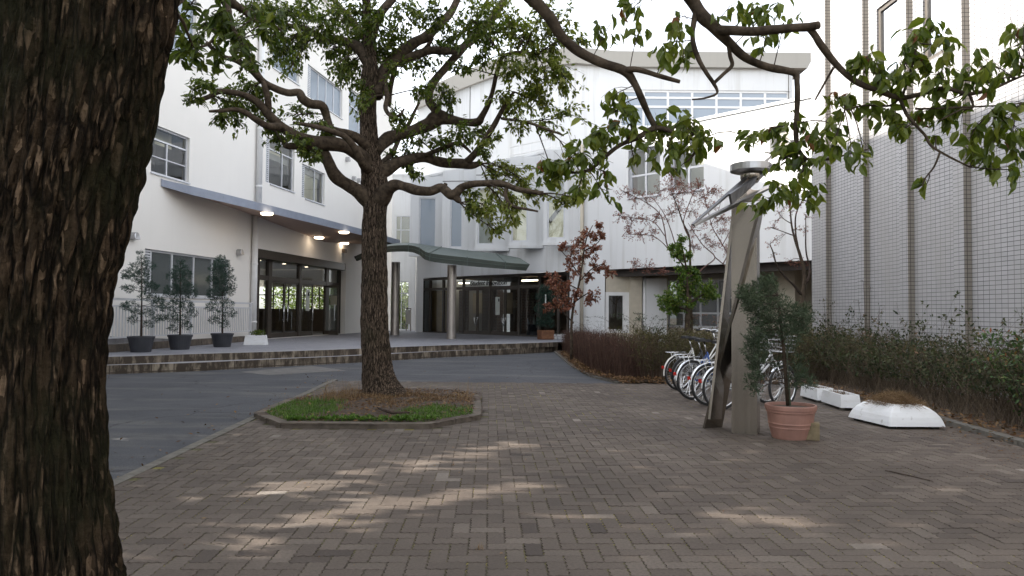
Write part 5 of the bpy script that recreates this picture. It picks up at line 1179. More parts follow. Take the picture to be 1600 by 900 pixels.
# ------------------------------------------------------------------ three potted conifers on the terrace
def conifer(par, base, top, clumps, name='foliage', mat='conifer', dens=1.0, Lf=.07):
    tk = MB(); q = curve([(base.x, base.y, base.z, .030), ((base.x + top.x) / 2 + U(-.02, .02), base.y, (base.z + top.z) / 2, .017), (top.x, top.y, top.z, .006)], 6); tk.tube(q[0], q[1], 7); sp = q[0]
    fo = MB()
    for (c, r) in clumps:
        b = min(sp, key=lambda p: (p - c).length + max(0, p.z - c.z + .02) * 2); br = twigto(tk, b, c, .007, .003, -.05, 4)
        for k in range(int(55 * dens * (r / .12) ** 2) + 14):
            o = rv(r); o.z *= .75; e = c + o; tw0 = br[random.randint(2, 5)]
            d0 = (e - tw0); d0 = d0.normalized() if d0.length > .01 else Vector((0, 0, 1))
            for m_ in range(5):
                d = d0 + rv(.9) + Vector((0, 0, .25)); leaf(fo, e + rv(.025), d, rv(), Lf * U(.5, 1.1), Lf * U(.12, .22), .45 + random.gauss(0, .24) + (e.z - c.z) * .8, 0)
    t = tk.build('trunk', M['twig'], par, smooth=True); fo.build(name, M[mat], par, uv=False)
def potprof(r0, r1, h, lip=.03): return [(0, .004), (r0, 0.0), (r0 + (r1 - r0) * .92, h - .055), (r1 + lip * .3, h - .055), (r1 + lip * .5, h - .01), (r1 + lip * .3, h), (r1 - .02, h), (r1 - .03, h - .05)]
PC = [
 (220, 552, 'left', 'sparse gappy potted conifer in front of the slatted end of the window', [(215, 418, 16), (232, 415, 12), (212, 430, 16), (200, 428, 12), (222, 432, 18), (197, 450, 8), (205, 452, 10), (228, 446, 14), (238, 448, 12), (225, 462, 12), (240, 466, 12), (246, 478, 12), (205, 478, 14), (196, 478, 9), (215, 490, 10), (232, 488, 10), (244, 498, 10), (207, 500, 9), (232, 507, 10), (196, 432, 7), (222, 405, 8), (219, 396, 6), (250, 470, 8)]),
 (281, 548, 'mid', 'potted conifer standing between the two others on the terrace', [(283, 420, 13), (278, 428, 14), (290, 430, 12), (268, 432, 10), (284, 445, 16), (270, 452, 14), (297, 450, 13), (280, 462, 18), (262, 458, 10), (300, 460, 10), (275, 478, 16), (290, 478, 15), (260, 480, 12), (300, 490, 10), (268, 496, 14), (284, 500, 14), (255, 497, 8), (292, 510, 9), (270, 513, 9), (283, 409, 7)]),
 (347, 544, 'right', 'densest of the potted conifers with a bushy top, nearest the entrance doors', [(345, 412, 14), (338, 420, 14), (352, 422, 15), (343, 435, 18), (332, 438, 12), (356, 436, 14), (345, 450, 18), (334, 456, 13), (358, 455, 12), (362, 448, 9), (342, 470, 16), (355, 476, 13), (330, 480, 12), (345, 492, 14), (362, 490, 9), (334, 500, 10), (350, 506, 10), (345, 404, 9), (328, 462, 8)])]
for (u, v, w, lab, cl) in PC:
    b = G(u, v - 2, DZ); b.z = DZ; yy = b.y; o = thing('potted_conifer', lab, 'potted plant', tuple(b), 'conifers in dark pots on the terrace')
    mb = MB(); mb.lathe(potprof(.235, .31, .40), b, 28); mb.build('pot', M['blackplastic'], o, smooth=False)
    mb = MB(); mb.disc(b + Vector((0, 0, .36)), .28, (0, 0, 1), 24); mb.build('soil', M['soil'], o)
    k = yy / F; top = P(u + 1, cl[-3 if w == 'left' else -1][1], yy)
    conifer(o, b + Vector((0, 0, .34)), top, [(P(a, c, yy + U(-.2, .2)), r * k * .82) for a, c, r in cl], dens=.72, Lf=.062)
# ------------------------------------------------------------------ terrace railing on its low kerb
a, b = G(40, 561, DZ), G(386, 533.5, DZ); a.z = b.z = 0; RP = Plane(a, b - a, (-(b - a).y, (b - a).x)); Lr = (b - a).length
rk = thing('ramp_railing', 'pale grey metal handrail with thin upright bars along the ramp before the window', 'railing', (a.x, a.y, DZ))
mb = MB(); x = 0
while x < Lr - .2: mb.pbox(RP, x, x + .29, DZ - .05, DZ + .19 + .0, -.06, .10); x += .3
o = mb.build('ramp_kerb', M['kerbbrown']); tag(o, kind='structure')
mb = MB(); mb.beam(RP.at(-.5, 1.68), RP.at(Lr + .35, 1.66), .055, .06); mb.build('top_rail', M['rail'], rk)
mb = MB(); mb.beam(RP.at(-.5, 1.50), RP.at(Lr + .2, 1.50), .035, .04); mb.beam(RP.at(-.5, .70), RP.at(Lr + .2, .70), .035, .04); mb.build('side_rail', M['rail'], rk)
for k in range(6):
    s = Lr + .2 - k * 1.9; mb = MB(); mb.beam(RP.at(s, DZ + .16), RP.at(s, 1.66), .075); mb.build('post', M['rail'], rk)
for k in range(86):
    s = Lr + .1 - k * .125; mb = MB(); mb.beam(RP.at(s, .70), RP.at(s, 1.5), .023); mb.build('bar', M['rail'], rk)
mb = MB(); mb.hexa([RP.at(-1, DZ - .1, .15), RP.at(Lr - .5, DZ - .1, .15), RP.at(Lr - .5, DZ - .1, 1.0), RP.at(-1, DZ - .1, 1.8), RP.at(-1, .95, .15), RP.at(Lr - .5, DZ + .02, .15), RP.at(Lr - .5, DZ + .02, 1.0), RP.at(-1, .95, 1.8)]); tag(mb.build('ramp_path', M['tread']), kind='structure')
# small white planter by the entrance
b = G(400, 538.5, DZ); o = thing('planter_box', 'small white planter with a tuft of green beside the entrance downpipe', 'planter', (b.x, b.y, DZ))
def taperbox(c, w, d, h, k, rz, wall=.03):
    mb = MB(); Mz = Matrix.Rotation(rz, 3, 'Z'); c = Vector(c)
    def ring(f, z, ins=0): return [c + Mz @ Vector((sx * (w / 2 * f - ins), sy * (d / 2 * f - ins), z)) for sx, sy in ((-1, -1), (1, -1), (1, 1), (-1, 1))]
    r = [ring(1, 0), ring(k, h), ring(k, h, wall), ring(k, h - .06, wall)]; vs = sum(r, [])
    fs = [(3, 2, 1, 0)]
    for a in range(3):
        for i in range(4): j = (i + 1) % 4; fs.append((a * 4 + i, a * 4 + j, a * 4 + 4 + j, a * 4 + 4 + i))
    mb.add(vs, fs); return mb, ring(k, h - .05, wall - .002)
mb, sr = taperbox(b, .72, .38, .30, .86, .25); mb.build('box', M['whiteplanter'], o); mb = MB(); mb.face(sr); mb.build('soil', M['soil'], o)
fo = MB()
for k in range(260): leaf(fo, b + Vector((.05 + random.gauss(0, .1), random.gauss(0, .08), .28 + U(0, .14))), rv() + Vector((0, 0, .6)), rv(), U(.04, .09), .03, .3 + random.gauss(0, .2), 0)
fo.build('foliage', M['leafmid'], o, uv=False)
# ------------------------------------------------------------------ terrace right end: wooden tub with plant, umbrella stand, white pots
b = G(852.5, 530.5, DZ); o = thing('wooden_planter', 'brown wooden tub with a tall thin dark conifer before the hall glass', 'planter', (b.x, b.y, DZ))
mb, sr = taperbox(b, .52, .40, .38, 1.1, .4); mb.build('tub', M['wood'], o)
mb = MB(); Mz = Matrix.Rotation(.4, 3, 'Z')
for z in (.06, .30):
    for sx in (-1, 1): mb.box(b + Mz @ Vector((0, sx * .225, z)), (.56, .02, .05), .4)
mb.build('band', M['wood'], o); mb = MB(); mb.face(sr); mb.build('soil', M['soil'], o)
yy = b.y; k = yy / F
conifer(o, b + Vector((0, 0, .33)), P(853, 446, yy), [(P(u, v, yy + U(-.15, .15)), r * k) for u, v, r in ((852, 452, 10), (848, 462, 12), (858, 462, 10), (846, 482, 12), (856, 488, 11), (850, 500, 12), (858, 505, 9), (845, 505, 8), (852, 474, 10))], dens=.55, Lf=.08)
tkb = MB(); tkb.tube([P(852.5, 460, yy - .12), P(852.5, 482, yy - .12)], .03, 6); tkb.build('wrapped_stem', M['paper'], o)
b = G(833, 525.5, DZ); o = thing('umbrella_stand', 'dark square stand holding pale folded umbrellas before the hall glass', 'umbrella stand', (b.x, b.y, DZ))
mb, sr = taperbox(b, .50, .34, .55, 1.0, .5); mb.build('stand', M['darkcloth'], o)
for i, (dx, dz, tilt) in enumerate(((-.15, .0, -.12), (.02, .08, .02), (.16, .0, .1))):
    mb = MB(); p = b + Vector((dx, 0, .35)); q = p + Vector((tilt, 0, .48 + dz)); mb.tube([p, p.lerp(q, .6), q], [.05, .055, .012], 8); mb.build('umbrella', M['bluecloth'] if i != 1 else M['paper'], o, smooth=True)
    mb = MB(); mb.tube([q, q + Vector((0, 0, .10)), q + Vector((.04, 0, .14)), q + Vector((.08, 0, .10))], .011, 6); mb.build('handle', M['pipe'] if i == 1 else M['ink'], o)
for u, lab in ((867, 'small plain white pot next to the wooden tub'), (876.5, 'wider speckled white pot beside the hedge at the end of the terrace')):
    b = G(u, 530, DZ); o = thing('flower_pot', lab, 'pot', (b.x, b.y, DZ), 'white pots at the end of the terrace'); mb = MB(); r = .12 if u < 870 else .19; mb.lathe([(0, .003), (r * .8, 0), (r, .2), (r * 1.05, .21), (r * .93, .21), (r * .9, .17)], b, 16); mb.build('pot', M['whiteplanter'], o)
    mb = MB(); mb.disc(b + Vector((0, 0, .17)), r * .9, (0, 0, 1), 16); mb.build('soil', M['soil'], o)
b = G(638, 517.5, DZ); o = thing('sign_stand', 'grey free-standing notice frame beside the glazed link door', 'stand', (b.x, b.y, DZ))
k = b.y / F; mb = MB(); mb.box(b + Vector((0, 0, 22 * k)), (8 * k, .08, 22 * k)); mb.build('board', M['fascia'], o)
mb = MB()
for dx in (-3.4, 3.4): mb.beam(b + Vector((dx * k, .05, 0)), b + Vector((dx * k, .05, 36 * k)), .05)
mb.beam(b + Vector((-3.4 * k, .05, 35.5 * k)), b + Vector((3.4 * k, .05, 35.5 * k)), .05); mb.build('stand_frame', M['bronzelight'], o)
# ------------------------------------------------------------------ stainless steel sundial-like SCULPTURE
sb = G(1166, 680); sb.z = 0; YS = sb.y
sc = thing('steel_sculpture', 'brushed steel pillar with a leaning blade, a disc and a slanting pointer on top', 'sculpture', tuple(sb))
e0 = G(1143, 677); e1 = G(1183, 680); e2 = G(1197.5, 676.5)
fx = (e1 - e0); fx.z = 0; wS = fx.length; fx.normalize(); bk_ = Vector((-fx.y, fx.x, 0)); HS = P(1145, 322, e0.y).z
mb = MB()
q = [e0, e0 + fx * wS, e0 + fx * wS + bk_ * wS, e0 + bk_ * wS]; q = [Vector((p.x, p.y, -.02)) for p in q]
mb.hexa(q + [Vector((p.x, p.y, HS)) for p in q]); mb.build('pillar', M['brushed'], sc)
mb = MB()
def ribbon(mb, A, B, th):
    n = len(A); vs = []
    for a, b in zip(A, B):
        t = Vector((0, 0, 1)); w = (b - a).normalized(); nn = w.cross(t); nn = nn.normalized() * th / 2
        vs += [a - nn, b - nn, b + nn, a + nn]
    fs = [(0, 1, 2, 3), tuple(4 * (n - 1) + k for k in (3, 2, 1, 0))]
    for i in range(n - 1):
        for k in range(4): k2 = (k + 1) % 4; fs.append((4 * i + k, 4 * i + 4 + k, 4 * i + 4 + k2, 4 * i + k2))
    mb.add(vs, fs)
g0 = G(1099, 669.5); g1_ = G(1127, 667)
def ln(a, b, n): return [a.lerp(b, k / n) for k in range(n + 1)]
tA = P(1187, 322, YS - .24); tB = P(1192, 322, YS + .05)
ribbon(mb, ln(g0, tA, 14), [g1_.lerp(tB, k / 14) for k in range(15)], .035); mb.build('leaning_blade', M['brushed'], sc)
mb = MB(); h0 = G(1104, 666); tA2 = P(1147, 316, YS + .22); ribbon(mb, ln(P(1108, 655, YS + .15), tA2, 12), [P(1126, 655, YS + .42).lerp(P(1150, 316, YS + .55), k / 12) for k in range(13)], .03); mb.build('rear_blade', M['brushed'], sc)
ctr = P(1173, 266, YS + .1); k = ctr.y / F
mb = MB(); r = 31.5 * k; mb.lathe([(0, -.03), (r * .72, -.035), (r * .97, -.018), (r, -.012), (r, .065), (r * .97, .07), (r * .95, .05), (0, .045)], ctr, 36); mb.build('dish', M['chromedull'], sc, smooth=False)
mb = MB(); mb.lathe([(0, -.16), (r * .35, -.15), (r * .5, -.10), (r * .5, -.055)], ctr, 20); mb.build('dish_hub', M['brushed'], sc, smooth=True)
for name, pa, pb, w, th, hl in (('pointer', (1082, 351, -.55), (1207, 243, .35), .020, .03, None), ('pointer_plate', (1141, 311, -.25), (1206, 261, .25), .065, .03, None), ('lower_pointer', (1084, 352, -.55), (1214, 287, .25), .030, .03, None)):
    a = P(pa[0], pa[1], YS + pa[2]); b = P(pb[0], pb[1], YS + pb[2]); mb = MB(); d = (b - a); n = 10
    A = []; Bq = []
    for i in range(n + 1):
        t = i / n; p = a.lerp(b, t); tw_ = .9 * (1 - t); wv = w * (.35 + .65 * min(1, t * 2.2) if name != 'pointer_plate' else 1)
        x = d.normalized().cross(Vector((0, 0, 1))).normalized(); up = x.cross(d.normalized())
        v = (x * math.cos(tw_ + .5) + up * math.sin(tw_ + .5)) * wv; A.append(p - v); Bq.append(p + v)
    vs = []
    for p, q in zip(A, Bq):
        nn = (q - p).cross(d).normalized() * th / 2; vs += [p - nn, q - nn, q + nn, p + nn]
    fs = [(0, 1, 2, 3), tuple(4 * n + kk for kk in (3, 2, 1, 0))]
    for i in range(n):
        for kk in range(4): k2 = (kk + 1) % 4; fs.append((4 * i + kk, 4 * i + 4 + kk, 4 * i + 4 + k2, 4 * i + k2))
    mb.add(vs, fs); mb.build(name, M['chromedull' if name == 'lower_pointer' else 'darksteel'], sc)
mb = MB(); c = P(1168, 306, YS + .12); mb.box(c, (.24, .2, .12), .5); mb.beam(c, ctr, .05); mb.build('head_block', M['steel'], sc)
# ------------------------------------------------------------------ terracotta pot with a conifer
b = G(1235.5, 684); b.z = 0; yy = b.y; k = yy / F
o = thing('potted_conifer', 'drooping conifer in a terracotta pot beside the steel pillar', 'potted plant', tuple(b))
mb = MB(); mb.lathe([(0, .004), (.205, 0), (.212, .02), (.236, .12), (.242, .125), (.242, .135), (.240, .14), (.246, .165), (.252, .17), (.252, .18), (.249, .185), (.262, .30), (.275, .305), (.275, .33), (.286, .335), (.288, .375), (.283, .385), (.265, .385), (.255, .34)], b, 40); mb.build('pot', M['terracotta'], o)
mb = MB(); mb.disc(b + Vector((0, 0, .35)), .256, (0, 0, 1), 28); mb.build('soil', M['soil'], o)
mb = MB(); mb.tube([P(1231, 634, yy), P(1224, 540, yy), P(1216, 470, yy + .02)], [.022, .02, .016], 8); mb.build('trunk', M['branch'], o, smooth=True)
mb = MB(); mb.tube([P(1235, 634, yy - .04), P(1229, 545, yy - .04)], .009, 6); mb.build('stake', M['stem'], o)
CL = [(1168, 463, 12), (1178, 470, 14), (1190, 460, 14), (1200, 450, 14), (1208, 462, 14), (1195, 480, 16), (1210, 490, 16), (1185, 490, 14), (1175, 478, 10), (1222, 480, 14), (1235, 492, 15), (1248, 490, 14), (1256, 500, 12), (1240, 508, 14), (1225, 512, 14), (1205, 512, 14), (1188, 508, 13), (1182, 525, 14), (1195, 532, 14), (1212, 530, 12), (1238, 525, 12), (1250, 515, 12), (1178, 545, 13), (1188, 555, 12), (1180, 570, 11), (1186, 585, 10), (1178, 598, 9), (1184, 610, 8), (1245, 585, 10), (1258, 594, 10), (1265, 602, 7), (1240, 600, 8), (1200, 560, 10), (1230, 545, 10), (1192, 445, 9), (1204, 438, 8), (1162, 456, 8), (1215, 570, 7), (1246, 568, 8)]
tw = MB(); fo = MB()
for u, v, r in CL:
    c = P(u, v, yy + U(-.22, .22)); rm = r * k; base = P(1216 + max(0, (v - 470)) * .1, min(600, max(462, v - 8)), yy); br = twigto(tw, base, c, .007, .003, .04, 4)
    for q in range(int(42 * (r / 12) ** 2) + 10):
        e = c + rv(rm * 1.15); d0 = Vector((U(-.6, .6), U(-.6, .6), U(-.1, 1.0))) + (e - base).normalized() * .4
        for m_ in range(8): leaf(fo, e + d0.normalized() * U(0, .06), d0 + rv(.75), rv(), U(.03, .06), U(.005, .010), .45 + random.gauss(0, .22) + (v < 500) * .1, 0)
fo.merge(tw, 1).build('foliage', [M['conifer2'], M['twig']], o, uv=False)
b = G(1273, 689); b.z = .1; mb = MB(); mb.box(b + Vector((0, .08, 0)), (.165, .165, .20), -.38)
o = mb.build('stone_block', M['stoneblock'], None); bv = o.modifiers.new('bevel', 'BEVEL'); bv.width = .012; bv.segments = 2; tag(o, 'small yellowish stone cube on the paving beside the terracotta pot', 'block')
# ------------------------------------------------------------------ white planters by the right hedge
p0, p1, p2 = G(1390, 671), G(1479, 671.5), G(1323, 655)
ux = (p1 - p0); ux.z = 0; wx_ = ux.length; ux.normalize(); uy = Vector((-ux.y, ux.x, 0)); ly = max(.75, (p2 - p0).dot(uy)); skew = (p2 - p0).dot(ux) / max(.1, (p2 - p0).dot(uy)); uy2 = uy + ux * skew * .9
o = thing('planter_tub', 'large white round-shouldered planter heaped with brown dead grass', 'planter', tuple(p0 + ux * wx_ / 2 + uy2 * ly / 2))
hp = .255; mb = MB(); pr = [(0, 0), (.012, .05), (.035, .11), (.07, .165), (.12, .215), (.18, hp), (.20, hp), (.21, hp - .05)]
rings = []
for ins, z in pr:
    ring = []
    c = [p0 + ux * ins + uy2 * ins, p0 + ux * (wx_ - ins) + uy2 * ins, p0 + ux * (wx_ - ins) + uy2 * (ly - ins), p0 + ux * ins + uy2 * (ly - ins)]
    for i in range(4):
        a, b_ = c[i], c[(i + 1) % 4]
        for t in (.02, .05, .95, .98): ring.append(a.lerp(b_, t) + Vector((0, 0, z + .035)))
    rings.append(ring)
n = len(rings[0]); vs = sum(rings, []); mb.add(vs, [tuple(range(n - 1, -1, -1))] + [(r_ * n + i, r_ * n + (i + 1) % n, (r_ + 1) * n + (i + 1) % n, (r_ + 1) * n + i) for r_ in range(len(rings) - 1) for i in range(n)])
mb.build('tub', M['whiteplanter'], o, smooth=False); mb = MB(); mb.face([p + Vector((0, 0, .0)) for p in rings[-1]]); mb.build('soil', M['soil'], o)
mb = MB()
for fx_, fy in ((.12, .12), (.88, .12), (.88, .88), (.12, .88)): mb.box(p0 + ux * wx_ * fx_ + uy2 * ly * fy + Vector((0, 0, .017)), (.09, .09, .034))
mb.build('foot', M['ink'], o)
gs_ = MB(); cc = p0 + ux * wx_ * .5 + uy2 * ly * .5
for k_ in range(5200):
    a, bq = U(-1, 1), U(-1, 1)
    if a * a + bq * bq > 1.1: continue
    h_ = .16 * max(0, 1 - a * a * .8 - bq * bq * .8); p = cc + ux * a * wx_ * .36 + uy2 * bq * ly * .36 + Vector((0, 0, hp + .01 + h_ * R()))
    d = Vector((U(-1, 1), U(-1, 1), U(-.25, .55))); leaf(gs_, p, d, rv(), U(.05, .13), U(.002, .0045), R(), 0)
for k_ in range(160):
    a = U(0, 6.28); p = cc + ux * math.cos(a) * wx_ * .38 + uy2 * math.sin(a) * ly * .38 + Vector((0, 0, hp + .02)); leaf(gs_, p, Vector((math.cos(a), math.sin(a), U(-.6, .6))), rv(), U(.06, .16), .003, R(), 0)
q = gs_.build('dead_grass', M['straw'], o, uv=False); q['kind'] = 'stuff'
for (ua, va, ub, vb, lab) in ((1314, 642, 1283, 631.5, 'small white box planter on feet, next to the large round-shouldered one'), (1277, 630, 1250, 622, 'small white box planter on feet, partly behind the terracotta pot')):
    a, b_ = G(ua, va), G(ub, vb); d = (b_ - a); d.z = 0; Lk = max(.62, d.length); d.normalize(); n_ = Vector((d.y, -d.x, 0)); rz = math.atan2(d.y, d.x); c = a + d * Lk / 2 + n_ * .15
    o = thing('planter_box', lab, 'planter', tuple(c), 'small white box planters'); mb, sr = taperbox(c + Vector((0, 0, .045)), Lk, .30, .19, .90, rz); mb.build('box', M['whiteplanter'], o); mb = MB(); mb.face(sr); mb.build('soil', M['soil'], o)
    mb = MB()
    for sx in (-1, 1):
        for sy in (-1, 1): mb.box(c + d * sx * Lk * .4 + n_ * sy * .1 + Vector((0, 0, .022)), (.06, .06, .045), rz)
    mb.build('foot', M['kerb'], o); mb = MB()
    for k_ in range(120): leaf(mb, c + d * U(-.42, .42) * Lk * .9 + n_ * U(-.1, .1) + Vector((0, 0, .19)), rv() + Vector((0, 0, .4)), rv(), U(.04, .13), U(.004, .012), R(), 0)
    q = mb.build('dead_leaves', M['straw'], o, uv=False); q['kind'] = 'stuff'
# ------------------------------------------------------------------ BICYCLES
def wheel(par, c, hd, name='wheel', r=.325):
    """wheel in the plane of hd and up"""
    hd = Vector(hd).normalized(); ax = Vector((-hd.y, hd.x, 0)); up = Vector((0, 0, 1))
    def tor(R0, r0, sides=44, s2=8):
        mb = MB()
        for i in range(sides):
            a = 2 * math.pi * i / sides; rd = hd * math.cos(a) + up * math.sin(a)
            for j in range(s2): b = 2 * math.pi * j / s2; mb.v.append(tuple(c + rd * (R0 + r0 * math.cos(b)) + ax * r0 * math.sin(b)))
        for i in range(sides):
            for j in range(s2):
                i2, j2 = (i + 1) % sides, (j + 1) % s2; mb.f.append((i * s2 + j, i2 * s2 + j, i2 * s2 + j2, i * s2 + j2)); mb.t.append(.5); mb.m.append(0)
        return mb
    w = tor(r - .019, .020).build('wheel', M['rubber'], par, smooth=True)
    tor(r - .043, .011).build('rim', M['chrome'], w, smooth=True)
    mb = MB()
    for k in range(32):
        a = 2 * math.pi * k / 32; rd = hd * math.cos(a) + up * math.sin(a); a2 = a + (.55 if k % 4 < 2 else -.55); hb = hd * math.cos(a2) * .024 + up * math.sin(a2) * .024
        mb.tube([c + hb + ax * (.028 if k % 2 else -.028), c + rd * (r - .05)], .0016, 4, cap=False)
    mb.build('spokes', M['chrome'], w)
    mb = MB(); mb.tube([c - ax * .045, c + ax * .045], .024, 10); mb.build('hub', M['chromedull'], w, smooth=True)
def arc(c, hd, r, a0, a1, n=14):
    up = Vector((0, 0, 1)); return [c + (hd * math.cos(a0 + (a1 - a0) * k / n) + up * math.sin(a0 + (a1 - a0) * k / n)) * r for k in range(n + 1)]
BM = {}
for nme, c in (('silver', (.55, .56, .58)), ('blue', (.03, .10, .36)), ('dark', (.05, .055, .06)), ('white', (.72, .72, .7))): BM[nme] = simple('bicycle_paint_' + nme, c, .3, .2, var=.03)
def bike(x, y, az, col, lab, fender='chrome', steer=.0, basket=True, lean=.04):
    rb_ = Vector((x, y, .325)); hd = Vector((math.cos(az), math.sin(az), 0)); lt = Vector((-hd.y, hd.x, 0)); up = Vector((0, 0, 1)); fr = rb_ + hd * 1.10
    o = thing('bicycle', lab, 'bicycle', (x, y, 0), 'bicycles parked by the hedge'); pm = BM[col]
    hs = Vector((math.cos(az + steer), math.sin(az + steer), 0)); fr = rb_ + hd * 1.02 + hs * .08
    wheel(o, rb_, hd); wheel(o, fr, hs)
    bb = rb_ + hd * .44 + up * -.035; st = rb_ + hd * .30 + up * .42; hdT = rb_ + hd * .86 + up * .55; hdB = rb_ + hd * .90 + up * .40
    mb = MB(); mb.tube([bb, st + up * .04], .016, 8); mb.tube([hdT, hdB], .019, 8); mb.tube([hdB, bb], .017, 8)
    mb.tube([hdT.lerp(hdB, .3), hdB.lerp(bb, .45) + up * .06, bb.lerp(st, .45)], .015, 8)
    for s in (-1, 1): mb.tube([bb + lt * .03 * s, rb_ + lt * .055 * s], .010, 6); mb.tube([st + lt * .02 * s, rb_ + lt * .055 * s], .008, 6)
    mb.build('frame', pm, o, smooth=True)
    mb = MB(); cr = hdB + hd * .01
    for s in (-1, 1): mb.tube([cr + lt * .05 * s, fr + lt * .05 * s + (hdB - fr) * .3, fr + lt * .05 * s], [.013, .012, .009], 6)
    mb.tube([cr + lt * .05, cr - lt * .05], .013, 6); mb.build('fork', M['chrome'], o, smooth=True)
    mb = MB(); mb.tube([st, st + (st - bb).normalized() * .22], .012, 8); mb.build('seat_post', M['chrome'], o, smooth=True)
    sp = st + (st - bb).normalized() * .22; mb = MB(); pts = [sp - hd * .14 + up * .03, sp - hd * .06 + up * .035, sp + hd * .04 + up * .02, sp + hd * .14 + up * .02]; wd = [.07, .105, .06, .022]
    vs = []
    for p, w in zip(pts, wd): vs += [p - lt * w - up * .02, p + lt * w - up * .02, p + lt * w * .85 + up * .025, p - lt * w * .85 + up * .025]
    fs = [(0, 1, 2, 3), (15, 14, 13, 12)] + [(4 * i + k, 4 * i + 4 + k, 4 * i + 4 + (k + 1) % 4, 4 * i + (k + 1) % 4) for i in range(3) for k in range(4)]
    mb.add(vs, fs); mb.build('saddle', M['rubber'], o)
    hb = hdT + (hdT - hdB).normalized() * .20; mb = MB(); mb.tube([hdT, hb], .013, 8)
    for s in (-1, 1): mb.tube([hb, hb + lt * s * .12 + up * .05 + hd * .03, hb + lt * s * .24 + up * .07 - hd * .02, hb + lt * s * .27 + up * .05 - hd * .14], .011, 7)
    h_ = mb.build('handlebar', M['chrome'], o, smooth=True)
    for s in (-1, 1): mb = MB(); mb.tube([hb + lt * s * .268 + up * .055 - hd * .08, hb + lt * s * .272 + up * .048 - hd * .19], .017, 8); mb.build('grip', M['rubber'], h_, smooth=True)
    # fenders as curved strips
    for c, hh, a0, a1 in ((rb_, hd, math.radians(68), math.radians(188)), (fr, hs, math.radians(15), math.radians(140))):
        A = arc(c, hh, .347, a0, a1); ll = Vector((-hh.y, hh.x, 0)); mb = MB()
        for p, q in zip(A, A[1:]):
            ip, iq = c + (p - c) * .972, c + (q - c) * .972
            mb.add([p - ll * .011, p + ll * .011, q + ll * .011, q - ll * .011, ip - ll * .023, ip + ll * .023, iq + ll * .023, iq - ll * .023], [(0, 1, 2, 3), (1, 5, 6, 2), (4, 0, 3, 7)])
        mb.build('mudguard', M[fender] if fender in M else BM[fender], o)
    mb = MB(); rr = c0 = rb_ + up * .385 - hd * .12
    for s in (-1, 1): mb.tube([rr + lt * .06 * s - hd * .14, rr + lt * .06 * s + hd * .24], .006, 6); mb.tube([rr + lt * .06 * s - hd * .02, rb_ + lt * .06 * s], .005, 6)
    for q in (-.14, -.02, .1, .24): mb.tube([rr + lt * .06 + hd * q, rr - lt * .06 + hd * q], .005, 6)
    mb.build('rear_rack', M['chrome'], o, smooth=True)
    mb = MB(); p = rb_ + hd * math.cos(math.radians(165)) * .36 + up * math.sin(math.radians(165)) * .36; mb.box(p + up * .02 - hd * .012, (.03, .04, .05), az); mb.build('reflector', M['redlens'], o)
    mb = MB(); 
    for k in range(16):
        a = 2 * math.pi * k / 16; a2 = 2 * math.pi * (k + 1) / 16; q = bb - lt * .06
        mb.beam(q + (hd * math.cos(a) + up * math.sin(a)) * .09, q + (hd * math.cos(a2) + up * math.sin(a2)) * .09, .012)
    mb.beam(bb - lt * .08, bb - lt * .08 - up * .14 + hd * .08, .018); mb.beam(bb + lt * .08, bb + lt * .08 + up * .14 - hd * .08, .018); mb.beam(bb - lt * .08 - up * .14 + hd * .08, bb - lt * .18 - up * .14 + hd * .08, .05, .02); mb.beam(bb + lt * .08 + up * .14 - hd * .08, bb + lt * .18 + up * .14 - hd * .08, .05, .02)
    mb.build('crank', M['chromedull'], o)
    mb = MB(); mb.beam(bb - lt * .06 + up * .085, rb_ - lt * .06 + up * .05, .03, .05); mb.build('chain_case', M['chrome'] if col != 'dark' else M['rubber'], o)
    mb = MB(); q = rb_ - lt * .07
    mb.tube([q, q - lt * .06 - up * .31 - hd * .05, q - lt * .10 - up * .322 - hd * .06], .009, 6)
    mb.tube([rb_ + lt * .07, rb_ + lt * .13 - up * .31 - hd * .05, rb_ + lt * .16 - up * .322 - hd * .05], .009, 6); mb.build('kickstand', M['chrome'], o, smooth=True)
    if basket:
        bc = hdT + hs * .24 + up * .10; mb = MB(); ls = Vector((-hs.y, hs.x, 0))
        def bp(a, b, z): f = .82 + .18 * z / .24; return bc + hs * a * .14 * f + ls * b * .18 * f + up * (z - .12)
        for z in (0, .06, .12, .18, .24):
            rg = [bp(a, b, z) for a, b in ((-1, -1), (1, -1), (1, 1), (-1, 1))]
            for i in range(4): mb.tube([rg[i], rg[(i + 1) % 4]], .004 if z < .24 else .006, 4)
        for i in range(5):
            t = -1 + i * .5
            for s in (-1, 1): mb.tube([bp(t, s, 0), bp(t, s, .24)], .003, 4); mb.tube([bp(s, t, 0), bp(s, t, .24)], .003, 4)
            mb.tube([bp(t, -1, 0), bp(t, 1, 0)], .003, 4)
        mb.build('basket', M['chromedull'], o)
    mb = MB(); mb.lathe([(0, -.03), (.03, -.025), (.038, .02), (0, .03)], fr + up * .36 + lt * .05, 10); mb.build('lamp', M['chrome'], o, smooth=True)
    return o
BK = [(3.13, 11.05, .30, 'silver', 'silver bicycle nearest the steel pillar, its wire basket showing behind the potted conifer', 'chrome', .25),
      (3.08, 11.55, .33, 'dark', 'dark-framed bicycle tucked close behind the bicycle nearest the pillar', 'chrome', .1),
      (3.02, 12.35, .42, 'blue', 'blue bicycle standing third from the pillar with its full rear wheel in view', 'chrome', -.1),
      (3.12, 13.15, .40, 'dark', 'bicycle with a black rear mudguard and an orange reflector, second from the hedge', 'rubber', .1),
      (3.13, 13.85, .42, 'white', 'white bicycle parked closest to the olive hedge, silver rack over the rear wheel', 'white', .2)]
